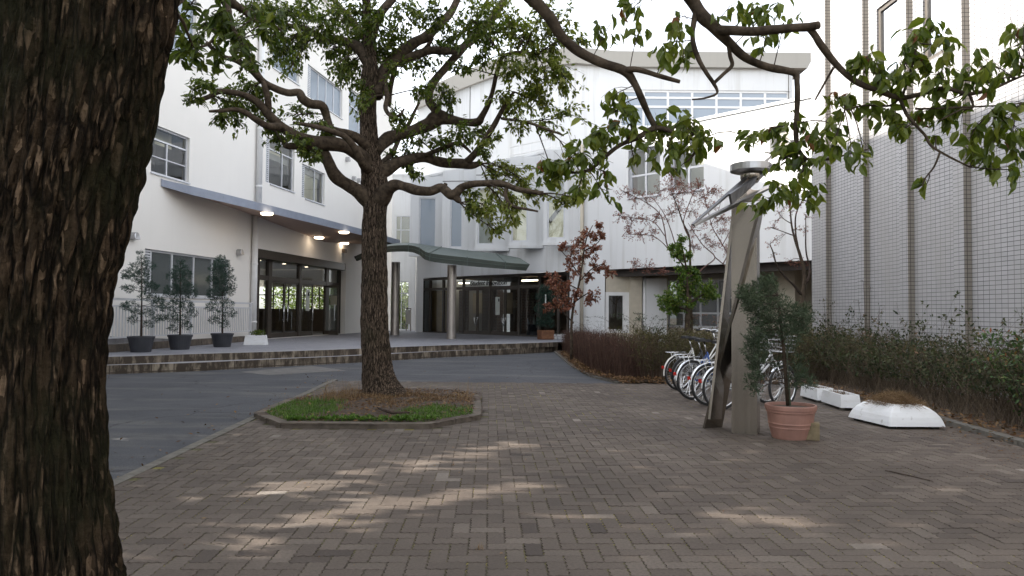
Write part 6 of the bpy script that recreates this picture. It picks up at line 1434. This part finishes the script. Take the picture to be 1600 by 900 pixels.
for q in BK:
    o = bike(*q)
    if q[0] == 3.12: mb = MB(); mb.box((3.12 + .16, 13.15 - .03, .40), (.07, .012, .05), q[2]); mb.build('spoke_reflector', M['orangelens'], o)
# ------------------------------------------------------------------ HEDGES
def hedge(name, lab, region, zlo, ztop, ntw, nlf, twm, lfm, leafL, vert=.8, group=None, tip=.25, lean=.35, tonef=None, tr=(.004, .0012)):
    """region(): random (x, y); twigs rise from the ground; leaves sit along the twigs"""
    x, y = region(); o = thing(name, lab, 'hedge', (x, y, 0), group); tw = MB(); fo = MB(); per = max(1, nlf // ntw)
    for k in range(ntw):
        x, y = region(); zt = ztop(x, y) * U(.62, 1.04) + (tip * R() if R() < .12 else 0); b = Vector((x, y, 0.0)); d = Vector((U(-lean, lean), U(-lean, lean), 0)) * zt
        pts = [b, b + d * .35 + Vector((0, 0, zt * .4)) + rv(.03), b + d * .7 + Vector((0, 0, zt * .75)) + rv(.04), b + d + Vector((0, 0, zt))]
        tw.tone = R(); tw.tube(pts, [tr[0], tr[0] * .8, tr[0] * .55, tr[1]], 3, cap=False); spr = [pts]
        for m_ in range(3):
            i = random.randint(1, 3); a = pts[i].lerp(pts[i - 1], R() * .8); e = a + Vector((U(-1, 1), U(-1, 1), U(-.15, .9))) * U(.08, .22); tw.tube([a, a.lerp(e, .5) + rv(.015), e], [tr[0] * .5, tr[0] * .4, tr[1] * .8], 3, cap=False); spr.append([a, e])
        for m_ in range(per):
            s = spr[random.randint(0, len(spr) - 1)]; i = random.randint(1, len(s) - 1); p = s[i - 1].lerp(s[i], R()) + rv(.02)
            if p.z < zlo: continue
            leaf(fo, p, rv() + Vector((0, 0, .2)), rv() + Vector((0, 0, .5)), leafL * U(.6, 1.25), leafL * U(.4, .6), (tonef(p) if tonef else .45) + random.gauss(0, .22), 0)
    fo.merge(tw, 1).build('foliage', [M[lfm], M[twm]], o, uv=False)
    return o
def regA():   # purple hedge: strip along the drive
    y = U(15.7, 27.5); return (1.80 + max(0, 17.5 - y) * .22 + U(.08, .95) , y)
hedge('twig_hedge', 'leafless purple-brown twig hedge lining the drive at the foot of the russet tree', regA, .3, lambda x, y: .95 if y < 20 else .80, 3600, 2500, 'purpletwig', 'redleaf', .022, lean=.22, tr=(.0045, .0018))
def regB(): return (U(2.75, 7.0), U(15.6, 18.4))
hedge('hedge', 'olive-brown clipped hedge behind the row of bicycles', regB, .22, lambda x, y: 1.02 + .06 * noise.noise(Vector((x, y, 0))), 2300, 36000, 'browntwig', 'oliveleaf', .055, lean=.5, tonef=lambda p: .45 + .5 * noise.noise(p * 1.5))
def regC():
    y = U(2.5, 18.5); return (6.15 + max(0, y - 10) * .03 + (U(0, 1) ** .9) * 1.7 - .03 * (y - 9) * 0, y)
hedge('hedge', 'long unkempt dark twiggy hedge along the foot of the tiled wall', regC, .36, lambda x, y: 1.0 + .2 * noise.noise(Vector((x * .8, y * .8, 4))) + max(0, y - 13) * .04, 3000, 46000, 'browntwig', 'darkleaf', .068, lean=.75, tip=.65, tonef=lambda p: .42 + .55 * noise.noise(p * 1.3))
# leafy nandina at the near end of the hedge and weeds against the wall
def stemplant(name, lab, pos, n, hgt, lm, leafL, nleaf, spread, cat='shrub', group=None, lowleaf=.35, twm='twig'):
    o = thing(name, lab, cat, (pos[0], pos[1], 0), group); tw = MB(); fo = MB()
    for k in range(n):
        b = Vector((pos[0] + random.gauss(0, spread * .35), pos[1] + random.gauss(0, spread * .35), 0)); h_ = hgt * U(.55, 1.05); d = Vector((random.gauss(0, spread), random.gauss(0, spread), 0)) * .6
        q = curve([(b.x, b.y, 0, .006), (b.x + d.x * .3, b.y + d.y * .3, h_ * .5, .005), (b.x + d.x, b.y + d.y, h_ * .9, .003), (b.x + d.x * 1.5, b.y + d.y * 1.5, h_ * .93, .0015)], 4); tw.tube(q[0], q[1], 4, cap=False)
        for m_ in range(nleaf):
            i = int((lowleaf + (1 - lowleaf) * R()) * (len(q[0]) - 1.01)); p = q[0][i].lerp(q[0][i + 1], R()); e = p + Vector((U(-1, 1), U(-1, 1), U(-.1, .5))) * U(.03, .14); 
            if m_ % 3 == 0: tw.tube([p, e], [.0022, .001], 3, cap=False)
            leaf(fo, e, rv() + Vector((0, 0, -.2)), Vector((U(-.5, .5), U(-.5, .5), 1)), leafL * U(.6, 1.2), leafL * U(.35, .5), .4 + random.gauss(0, .28) + max(0, p.z - h_ * .8) * .8, 0)
    tw.build('stems', M[twm], o, uv=False); fo.build('foliage', M[lm], o, uv=False); return o
p = P(1575, 560, 9.6); stemplant('nandina_shrub', 'leafy green shrub with orange tips rising above the near end of the dark hedge', (6.6, 9.1), 48, 1.25, 'nandina', .075, 46, .5, lowleaf=.2)
stemplant('weed', 'tall thin weed with small leaves arching up the tiled wall left of the orange-tipped shrub', (7.2, 12.6), 6, 1.45, 'darkleaf', .04, 16, .35, 'plant')
b0 = P(1357, 545, 14.6); stemplant('weed', 'bare dark weed stems standing high against the tiled wall', (b0.x, b0.y), 7, 2.15, 'darkleaf', .035, 8, .33, 'plant', lowleaf=.6)
b0 = P(1322, 545, 15.2); stemplant('weed', 'leafier dark weed spray leaning by the third tiled rib', (b0.x - .2, b0.y), 5, 1.9, 'darkleaf', .05, 22, .3, 'plant', lowleaf=.55)
b0 = P(1535, 520, 11.0); stemplant('weed', 'single slender stem arching above the hedge against the tiles', (b0.x + .1, b0.y), 2, 1.75, 'darkleaf', .05, 14, .25, 'plant', lowleaf=.6)
b0 = G(1010, 545); stemplant('rose_bush', 'straggly blue-green bush rising behind the olive hedge before the pale wall panel', (P(1010, 500, 20.5).x, 20.5), 26, 1.55, 'conifer2', .06, 40, .75)
stemplant('shrub', 'low dry twiggy shrub at the foot of the downpipe behind the purple hedge', (P(925, 500, 23).x, 23), 22, 1.25, 'oliveleaf', .04, 12, .6)
stemplant('red_shrub', 'reddish leaved shrub behind the olive hedge near the pillar', (P(1120, 500, 19.6).x, 19.6), 26, 1.45, 'redleaf', .045, 30, .55)
# fallen leaves on the bed edges and paving
mb = MB()
for k in range(5200):
    t = R()
    if t < .55: y = U(15.2, 26); x = 1.72 + max(0, 17.3 - y) * .25 + abs(random.gauss(0, .32)) - .05
    elif t < .8: x = U(2.2, 5.5); y = 15.35 + random.gauss(0, .22)
    else: y = U(6.5, 15); x = 5.85 + random.gauss(0, .25)
    z = .012 if x < 1.72 or (y < 15.2 and x < 5.75) else .045
    leaf(mb, Vector((x, y, z + U(0, .05))), Vector((U(-1, 1), U(-1, 1), U(-.2, .4))), Vector((U(-.6, .6), U(-.6, .6), 1)), U(.04, .09), U(.025, .05), R(), 0)
for k in range(1100):
    x, y = (5.75 - abs(random.gauss(0, .55)), U(6.2, 10)) if R() < .72 else (U(-3, 5), U(4, 14.8))
    if R() < .85: leaf(mb, Vector((x, y, .006)), Vector((U(-1, 1), U(-1, 1), 0)), Vector((U(-.3, .3), U(-.3, .3), 1)), U(.02, .05), U(.004, .02), R(), 0)
for k in range(260):
    y = U(5, 24); x = KX(y) - abs(random.gauss(0, .5)) - .03 if R() < .55 else U(-9, 1.4)
    if y < 15.3 and x > KX(y): x = KX(y) - .05 - .3 * R()
    if y > 15.5 + (x + 9) * .55 and y > 17: continue
    leaf(mb, Vector((x, y, -.022)), Vector((U(-1, 1), U(-1, 1), U(0, .3))), Vector((U(-.3, .3), U(-.3, .3), 1)), U(.03, .07), U(.015, .04), R(), 0)
tag(mb.build('fallen_leaves', M['deadleaf'], uv=False), kind='stuff')
mb = MB()
for (u, v, n) in ((748, 858, 26), (708, 727, 14), (578, 771, 10)):
    b = G(u, v)
    for k in range(n): blade(mb, b + Vector((random.gauss(0, .01), random.gauss(0, .01), -.004)), rv(), U(.025, .055), .0016, .3 + .7 * R())
tag(mb.build('weeds', M['straw'], uv=False), kind='stuff')
mb = MB(); mb.tube([G(1383, 735, .008), G(1402, 739, .012), G(1425, 744, .008), G(1458, 752, .008)], [.004, .006, .005, .003], 6); tag(mb.build('stick', M['twig']), 'thin brown stick lying on the paving in front of the round-shouldered planter', 'stick')
# ------------------------------------------------------------------ SMALL TREES in the bed
def smalltree(name, lab, Y0, limbs, clus, lm, twm, leafL, nl, n_tw=8, twigs_only=0, fine=True):
    limbs = [[(a, b, c, r * .62) for a, b, c, r in L] for L in limbs]; b = P(limbs[0][0][0], limbs[0][0][1], Y0); o = thing(name, lab, 'tree', (b.x, b.y, 0)); SA = []
    for i, L in enumerate(limbs):
        pts, rad = pxlimb(L, Y0, 4, .01)
        if i == 0:
            p0 = pts[0]; pts = [Vector((p0.x, p0.y, 0))] + pts; rad = [rad[0] * 1.15] + rad
        mb = MB(); mb.tube(pts, rad, 8); mb.build('trunk' if i == 0 else 'limb', M[twm if i else 'branch'], o, smooth=True); SA += list(zip(pts[2:], rad[2:]))
    fo = MB(); tw = MB()
    for (u, v, r) in clus:
        r *= 1.25; rough = P(u, v, Y0); best = min(SA, key=lambda q: (q[0] - rough).length); c = P(u, v, best[0].y + U(-.3, .3)); rm = r * c.y / F
        st = twigto(tw, best[0], c, min(best[1], .008), .004, .05, 4, 5)
        for t in range(n_tw):
            e = c + rv(rm * 1.1); tp_ = twigto(tw, st[random.randint(2, 5)], e, .0035, .0016, .06, 3, 4)
            for m_ in range(nl):
                q = tp_[random.randint(1, 3)].lerp(tp_[4], R()) + rv(.03); leaf(fo, q, rv() + Vector((0, 0, -.3)), rv() + Vector((0, 0, .6)), leafL * U(.6, 1.2), leafL * U(.4, .6), .45 + random.gauss(0, .26), 0)
    fo.merge(tw, 1).build('foliage', [M[lm], M[twm]], o, uv=False); return o
smalltree('russet_tree', 'small slender tree with sparse russet leaves before the hall corner', 21.5,
  [[(893, 540, 0, 3.6), (893, 505, 0, 3.2), (897, 475, 0, 3), (903, 450, 0, 2.6), (908, 425, 0, 2.2), (912, 395, 0, 1.8), (917, 370, 0, 1.4), (926, 352, 0, .9)], [(896, 505, 0, 2), (882, 490, .2, 1.6), (872, 478, .3, 1.2), (860, 462, .3, .8)], [(898, 472, 0, 1.8), (912, 462, -.2, 1.4), (925, 455, -.3, 1)], [(905, 440, 0, 1.6), (925, 420, 0, 1.2), (942, 412, 0, .8)], [(906, 430, 0, 1.5), (888, 405, .2, 1.2), (875, 390, .2, .8)], [(903, 452, 0, 1.5), (880, 440, -.2, 1.2), (858, 432, -.2, .7)], [(913, 392, 0, 1.4), (935, 378, 0, 1), (943, 355, 0, .6)]],
  [(862, 432, 12), (875, 440, 14), (885, 452, 12), (870, 455, 12), (880, 470, 14), (892, 478, 12), (872, 478, 11), (900, 425, 12), (888, 410, 11), (895, 395, 13), (908, 402, 12), (920, 388, 13), (932, 395, 11), (905, 378, 12), (915, 365, 12), (928, 372, 10), (940, 365, 7), (930, 415, 10), (942, 418, 11), (952, 425, 8), (920, 430, 10), (928, 462, 10), (924, 470, 8), (902, 460, 8), (860, 445, 8), (880, 388, 9), (936, 352, 6), (855, 480, 6)], 'redleaf', 'twig', .092, 13, 13)
smalltree('evergreen_tree', 'small evergreen tree with bright green leafy tiers and a yellow-green top behind the hedge', 18.6,
  [[(1073, 530, 0, 7), (1074, 500, 0, 6.5), (1075, 480, 0, 5), (1074, 450, 0, 3.5), (1072, 420, 0, 2.4), (1066, 385, 0, 1.6), (1060, 368, 0, 1)], [(1075, 485, 0, 3), (1050, 475, -.3, 2), (1034, 468, -.4, 1.2)], [(1075, 475, 0, 3), (1095, 462, .2, 2), (1115, 452, .2, 1.2)], [(1074, 450, 0, 2), (1055, 440, .2, 1.4)], [(1073, 435, 0, 2), (1090, 425, 0, 1.4)]],
  [(1034, 470, 9), (1045, 476, 11), (1055, 470, 13), (1048, 460, 10), (1062, 478, 12), (1066, 462, 12), (1078, 470, 13), (1090, 468, 12), (1100, 462, 11), (1112, 458, 9), (1112, 448, 8), (1098, 450, 9), (1085, 452, 11), (1070, 448, 10), (1058, 447, 10), (1092, 438, 8), (1078, 436, 9), (1066, 432, 8), (1074, 420, 8), (1086, 424, 6), (1060, 420, 6), (1068, 404, 8), (1076, 400, 6), (1056, 396, 8), (1062, 385, 7), (1050, 388, 6), (1066, 374, 6), (1038, 482, 8), (1052, 484, 8), (1118, 462, 6), (1062, 395, 7)], 'brightleaf', 'twig', .078, 16, 12)
mlimbs = [[(1080, 500, 0, 4.5), (1078, 460, 0, 4), (1078, 430, 0, 3.5), (1078, 400, 0, 2.8), (1077, 370, 0, 2.2), (1066, 345, 0, 1.8), (1058, 321, 0, 1.4), (1048, 297, 0, 1)], [(1077, 372, 0, 1.6), (1068, 350, .2, 1.3), (1074, 325, .3, 1.1), (1084, 300, .3, .8)],
  [(1078, 430, 0, 2.2), (1060, 405, -.2, 1.8), (1043, 384, -.3, 1.6), (1038, 355, -.4, 1.4), (1030, 333, -.4, 1.2), (1005, 314, -.5, 1), (970, 297, -.6, .7)], [(1040, 370, -.3, 1.2), (1020, 346, -.2, 1), (992, 341, -.2, .8), (962, 336, -.2, .5)], [(1046, 392, -.3, 1.3), (1034, 378, -.3, 1.1), (1016, 368, -.4, .9), (978, 366, -.5, .6)],
  [(1062, 408, -.2, 1.4), (1050, 365, .3, 1.2), (1038, 335, .4, 1), (1020, 310, .5, .6)], [(1078, 440, 0, 2.2), (1100, 418, .2, 1.8), (1117, 402, .2, 1.6), (1099, 384, .2, 1.2), (1087, 367, .2, .9), (1075, 348, .2, .6)], [(1117, 402, .2, 1.5), (1132, 415, .3, 1.3), (1142, 428, .3, 1)], [(1130, 412, .3, 1.6), (1136, 396, .3, 1.5), (1124, 375, .3, 1.4), (1113, 355, .3, 1.2), (1107, 333, .3, 1), (1099, 300, .3, .7)],
  [(1128, 384, .3, 1.2), (1140, 362, .4, 1), (1150, 340, .4, .7)], [(1075, 430, 0, 1.4), (1050, 424, -.3, 1), (1020, 420, -.4, .8), (988, 415, -.5, .5)], [(1110, 352, .3, .9), (1124, 325, .4, .7), (1128, 300, .4, .4)]]
smalltree('maple_tree', 'nearly bare maple with fine reddish twigs spreading before the hall wing windows', 19.8, mlimbs,
  [(975, 300, 12), (990, 312, 14), (1008, 312, 14), (968, 338, 10), (985, 342, 12), (1005, 342, 12), (982, 366, 10), (1000, 368, 12), (1018, 366, 10), (1030, 300, 14), (1045, 290, 14), (1058, 295, 14), (1055, 310, 14), (1072, 300, 14), (1085, 298, 13), (1062, 325, 12), (1080, 330, 14), (1095, 310, 14), (1108, 300, 12), (1122, 302, 12), (1110, 325, 12), (1098, 345, 13), (1085, 360, 13), (1105, 370, 14), (1118, 380, 12), (1130, 360, 13), (1136, 345, 12), (1122, 345, 10), (1135, 390, 10), (1010, 418, 12), (990, 412, 10), (1035, 424, 10), (1085, 385, 10), (1045, 335, 12), (1030, 340, 10), (1050, 270, 10), (1092, 285, 8), (1065, 285, 8)], 'pinkleaf', 'reddishtwig', .046, 9, 20)
smalltree('bare_tree', 'bare forked grey-brown tree between the hall wing and the tiled building', 18.2,
  [[(1252, 510, 0, 6.5), (1253, 480, 0, 6), (1256, 450, 0, 5.5), (1257, 430, 0, 5), (1254, 412, 0, 4.5), (1250, 398, 0, 4), (1242, 375, 0, 3), (1236, 345, 0, 2.2), (1234, 318, 0, 1.6), (1236, 290, 0, 1)], [(1252, 460, 0, 3.6), (1240, 446, -.1, 3), (1224, 430, -.2, 2.6), (1214, 415, -.3, 2.2), (1208, 395, -.3, 1.8), (1203, 382, -.3, 1.2)], [(1257, 445, 0, 3.6), (1264, 432, .1, 3), (1265, 415, .2, 2.4), (1260, 398, .2, 2), (1259, 370, .2, 1.6), (1259, 335, .2, 1)], [(1248, 395, 0, 2.8), (1243, 360, .2, 2.2), (1244, 335, .2, 1.8), (1254, 312, .2, 1)], [(1240, 368, 0, 1.6), (1224, 362, -.2, 1.2), (1205, 356, -.3, .8)], [(1238, 350, 0, 1.4), (1225, 342, 0, 1), (1215, 330, 0, .6)]],
  [(1212, 345, 10), (1222, 330, 10), (1205, 355, 9), (1215, 375, 9), (1204, 380, 8), (1250, 360, 9), (1258, 360, 8), (1262, 340, 8), (1240, 330, 8), (1228, 320, 8), (1252, 318, 8), (1208, 395, 7), (1240, 410, 7), (1256, 410, 6), (1230, 410, 6), (1245, 300, 8)], 'pinkleaf', 'twig', .045, 5, 8)
# garden behind the school hall, seen through its back windows
for k, (lab) in enumerate(('yellow-green garden bush seen through the left of the entrance hall', 'green garden bush seen through the middle of the entrance hall', 'light garden bush seen through the right of the entrance hall')):
    c = LW.at(s_end + 4.2 + (k % 2) * .8, 0, 1.2 + k * 3.2); o = thing('garden_bush', lab, 'bush', (c.x, c.y, 0), 'garden bushes behind the entrance hall'); mb = MB()
    for j in range(5200):
        q = rv(); p = c + Vector((q.x * 2.2, q.y * 2.2, 2.2 + q.z * 2.3)); leaf(mb, p, rv(), rv(), U(.10, .2), U(.08, .12), .5 + random.gauss(0, .25), 0)
    mb.build('foliage', M['garden'], o, uv=False); mb = MB(); mb.tube([Vector((c.x, c.y, 0)), Vector((c.x, c.y, 2.2))], [.12, .07], 8); mb.build('trunk', M['branch'], o)
c = CB.at((hd[0] + hd[1]) / 2, 0, 3.2); o = thing('garden_bush', 'sunlit garden bush seen through the glazed link door', 'bush', (c.x, c.y, 0)); mb = MB()
for j in range(2600):
    q = rv(); p = c + Vector((q.x * 1.7, q.y * .8, 1.5 + q.z * 1.6)); leaf(mb, p, rv(), rv(), U(.10, .2), U(.08, .12), .6 + random.gauss(0, .25), 0)
mb.build('foliage', M['garden'], o, uv=False); mb = MB(); mb.tube([Vector((c.x, c.y, 0)), Vector((c.x, c.y, 1.8))], [.1, .06], 8); mb.build('trunk', M['branch'], o)
# ------------------------------------------------------------------ off to the left: unseen block and slitted leaf screen, added to shade and streak the plaza
an = thing('shade_block', 'added unseen white block beyond the left edge, shading the plaza', 'building', (-16, -8, 0))
mb = MB(); mb.box((-20, -10.2, 7.6), (13, 29.6, 15.2)); mb.build('wall', M['white'], an)
gt = thing('shade_screen', 'added unseen leaf screen, slitted to throw sun streaks on the paving', 'tree', (-9, 6.6, 0))
STREAKS = [((430, 762), (805, 688), .27), ((400, 832), (600, 770), .23), ((650, 776), (840, 742), .22), ((1150, 783), (1190, 797), .24)]
SG = [(G(*a_), G(*b_), w_) for a_, b_, w_ in STREAKS]
fo = MB(); tn = math.tan(EL0)
for k in range(17000):
    p = Vector((U(-10.5, -7.6), U(4.2, 9.3), U(0, 9.5))); gp_ = Vector((p.x + p.z / tn, p.y, 0)); ok = True
    for a_, b_, w_ in SG:
        ab = b_ - a_; t = max(0, min(1, (gp_ - a_).dot(ab) / ab.dot(ab)))
        if (gp_ - (a_ + ab * t)).length < w_ + .08 and R() < .945: ok = False  # leaves left out to carve sun streaks through the screen
    if ok: leaf(fo, p, rv(), rv(), U(.18, .32), U(.14, .22), .4 + random.gauss(0, .2), 0)
fo.build('foliage', M['leafmid'], gt, uv=False); mb = MB(); mb.tube([Vector((-9, 6.6, 0)), Vector((-9, 6.6, 5))], [.2, .08], 8); mb.build('trunk', M['branch'], gt)
# ------------------------------------------------------------------ WORLD, SUN, CAMERA
w = bpy.data.worlds.new('World'); scene.world = w; w.use_nodes = True; nt = w.node_tree; nt.nodes.clear()
out = nt.nodes.new('ShaderNodeOutputWorld'); bg = nt.nodes.new('ShaderNodeBackground'); sk = nt.nodes.new('ShaderNodeTexSky'); sk.sky_type = 'NISHITA'; sk.sun_disc = False
EL = EL0; SV = Vector((-1, 0.03, 0)).normalized()
sk.sun_elevation = EL; sk.sun_rotation = math.atan2(SV.x, SV.y); sk.air_density = 1.0; sk.dust_density = 2.0; sk.ozone_density = 1.0
bg.inputs[1].default_value = SKY; hs = nt.nodes.new('ShaderNodeHueSaturation'); hs.inputs['Saturation'].default_value = .24; hs.inputs['Value'].default_value = 1.12; nt.links.new(sk.outputs[0], hs.inputs['Color']); nt.links.new(hs.outputs[0], bg.inputs[0]); nt.links.new(bg.outputs[0], out.inputs[0])
sun = bpy.data.lights.new('sun', 'SUN'); sun.energy = SUN; sun.angle = math.radians(.53); sun.color = (1.0, .92, .80)
so = bpy.data.objects.new('sun', sun); COL.objects.link(so)
sd = Vector((SV.x * math.cos(EL), SV.y * math.cos(EL), math.sin(EL))); so.rotation_euler = (-sd).to_track_quat('-Z', 'Y').to_euler(); so.location = (-20, 0, 30)
cam = bpy.data.cameras.new('camera'); co = bpy.data.objects.new('camera', cam); COL.objects.link(co)
cam.sensor_fit = 'HORIZONTAL'; cam.sensor_width = 36; cam.lens = 36 * F / 1600; cam.clip_start = .05; cam.clip_end = 1000
co.matrix_world = Matrix.Translation(CP) @ CM; scene.camera = co
scene.view_settings.view_transform = 'Standard'; scene.view_settings.look = 'None'; scene.view_settings.exposure = EXPO; scene.view_settings.gamma = 1.0; scene.view_settings.use_curve_mapping = False
scene.render.engine = 'CYCLES'; scene.cycles.use_denoising = True
try: scene.cycles.denoiser = 'OPENIMAGEDENOISE'
except Exception: pass
scene.cycles.max_bounces = 7; scene.cycles.diffuse_bounces = 4; scene.cycles.glossy_bounces = 4; scene.cycles.transparent_max_bounces = 16; scene.cycles.caustics_reflective = False; scene.cycles.caustics_refractive = False
scene.cycles.sample_clamp_indirect = 6.0
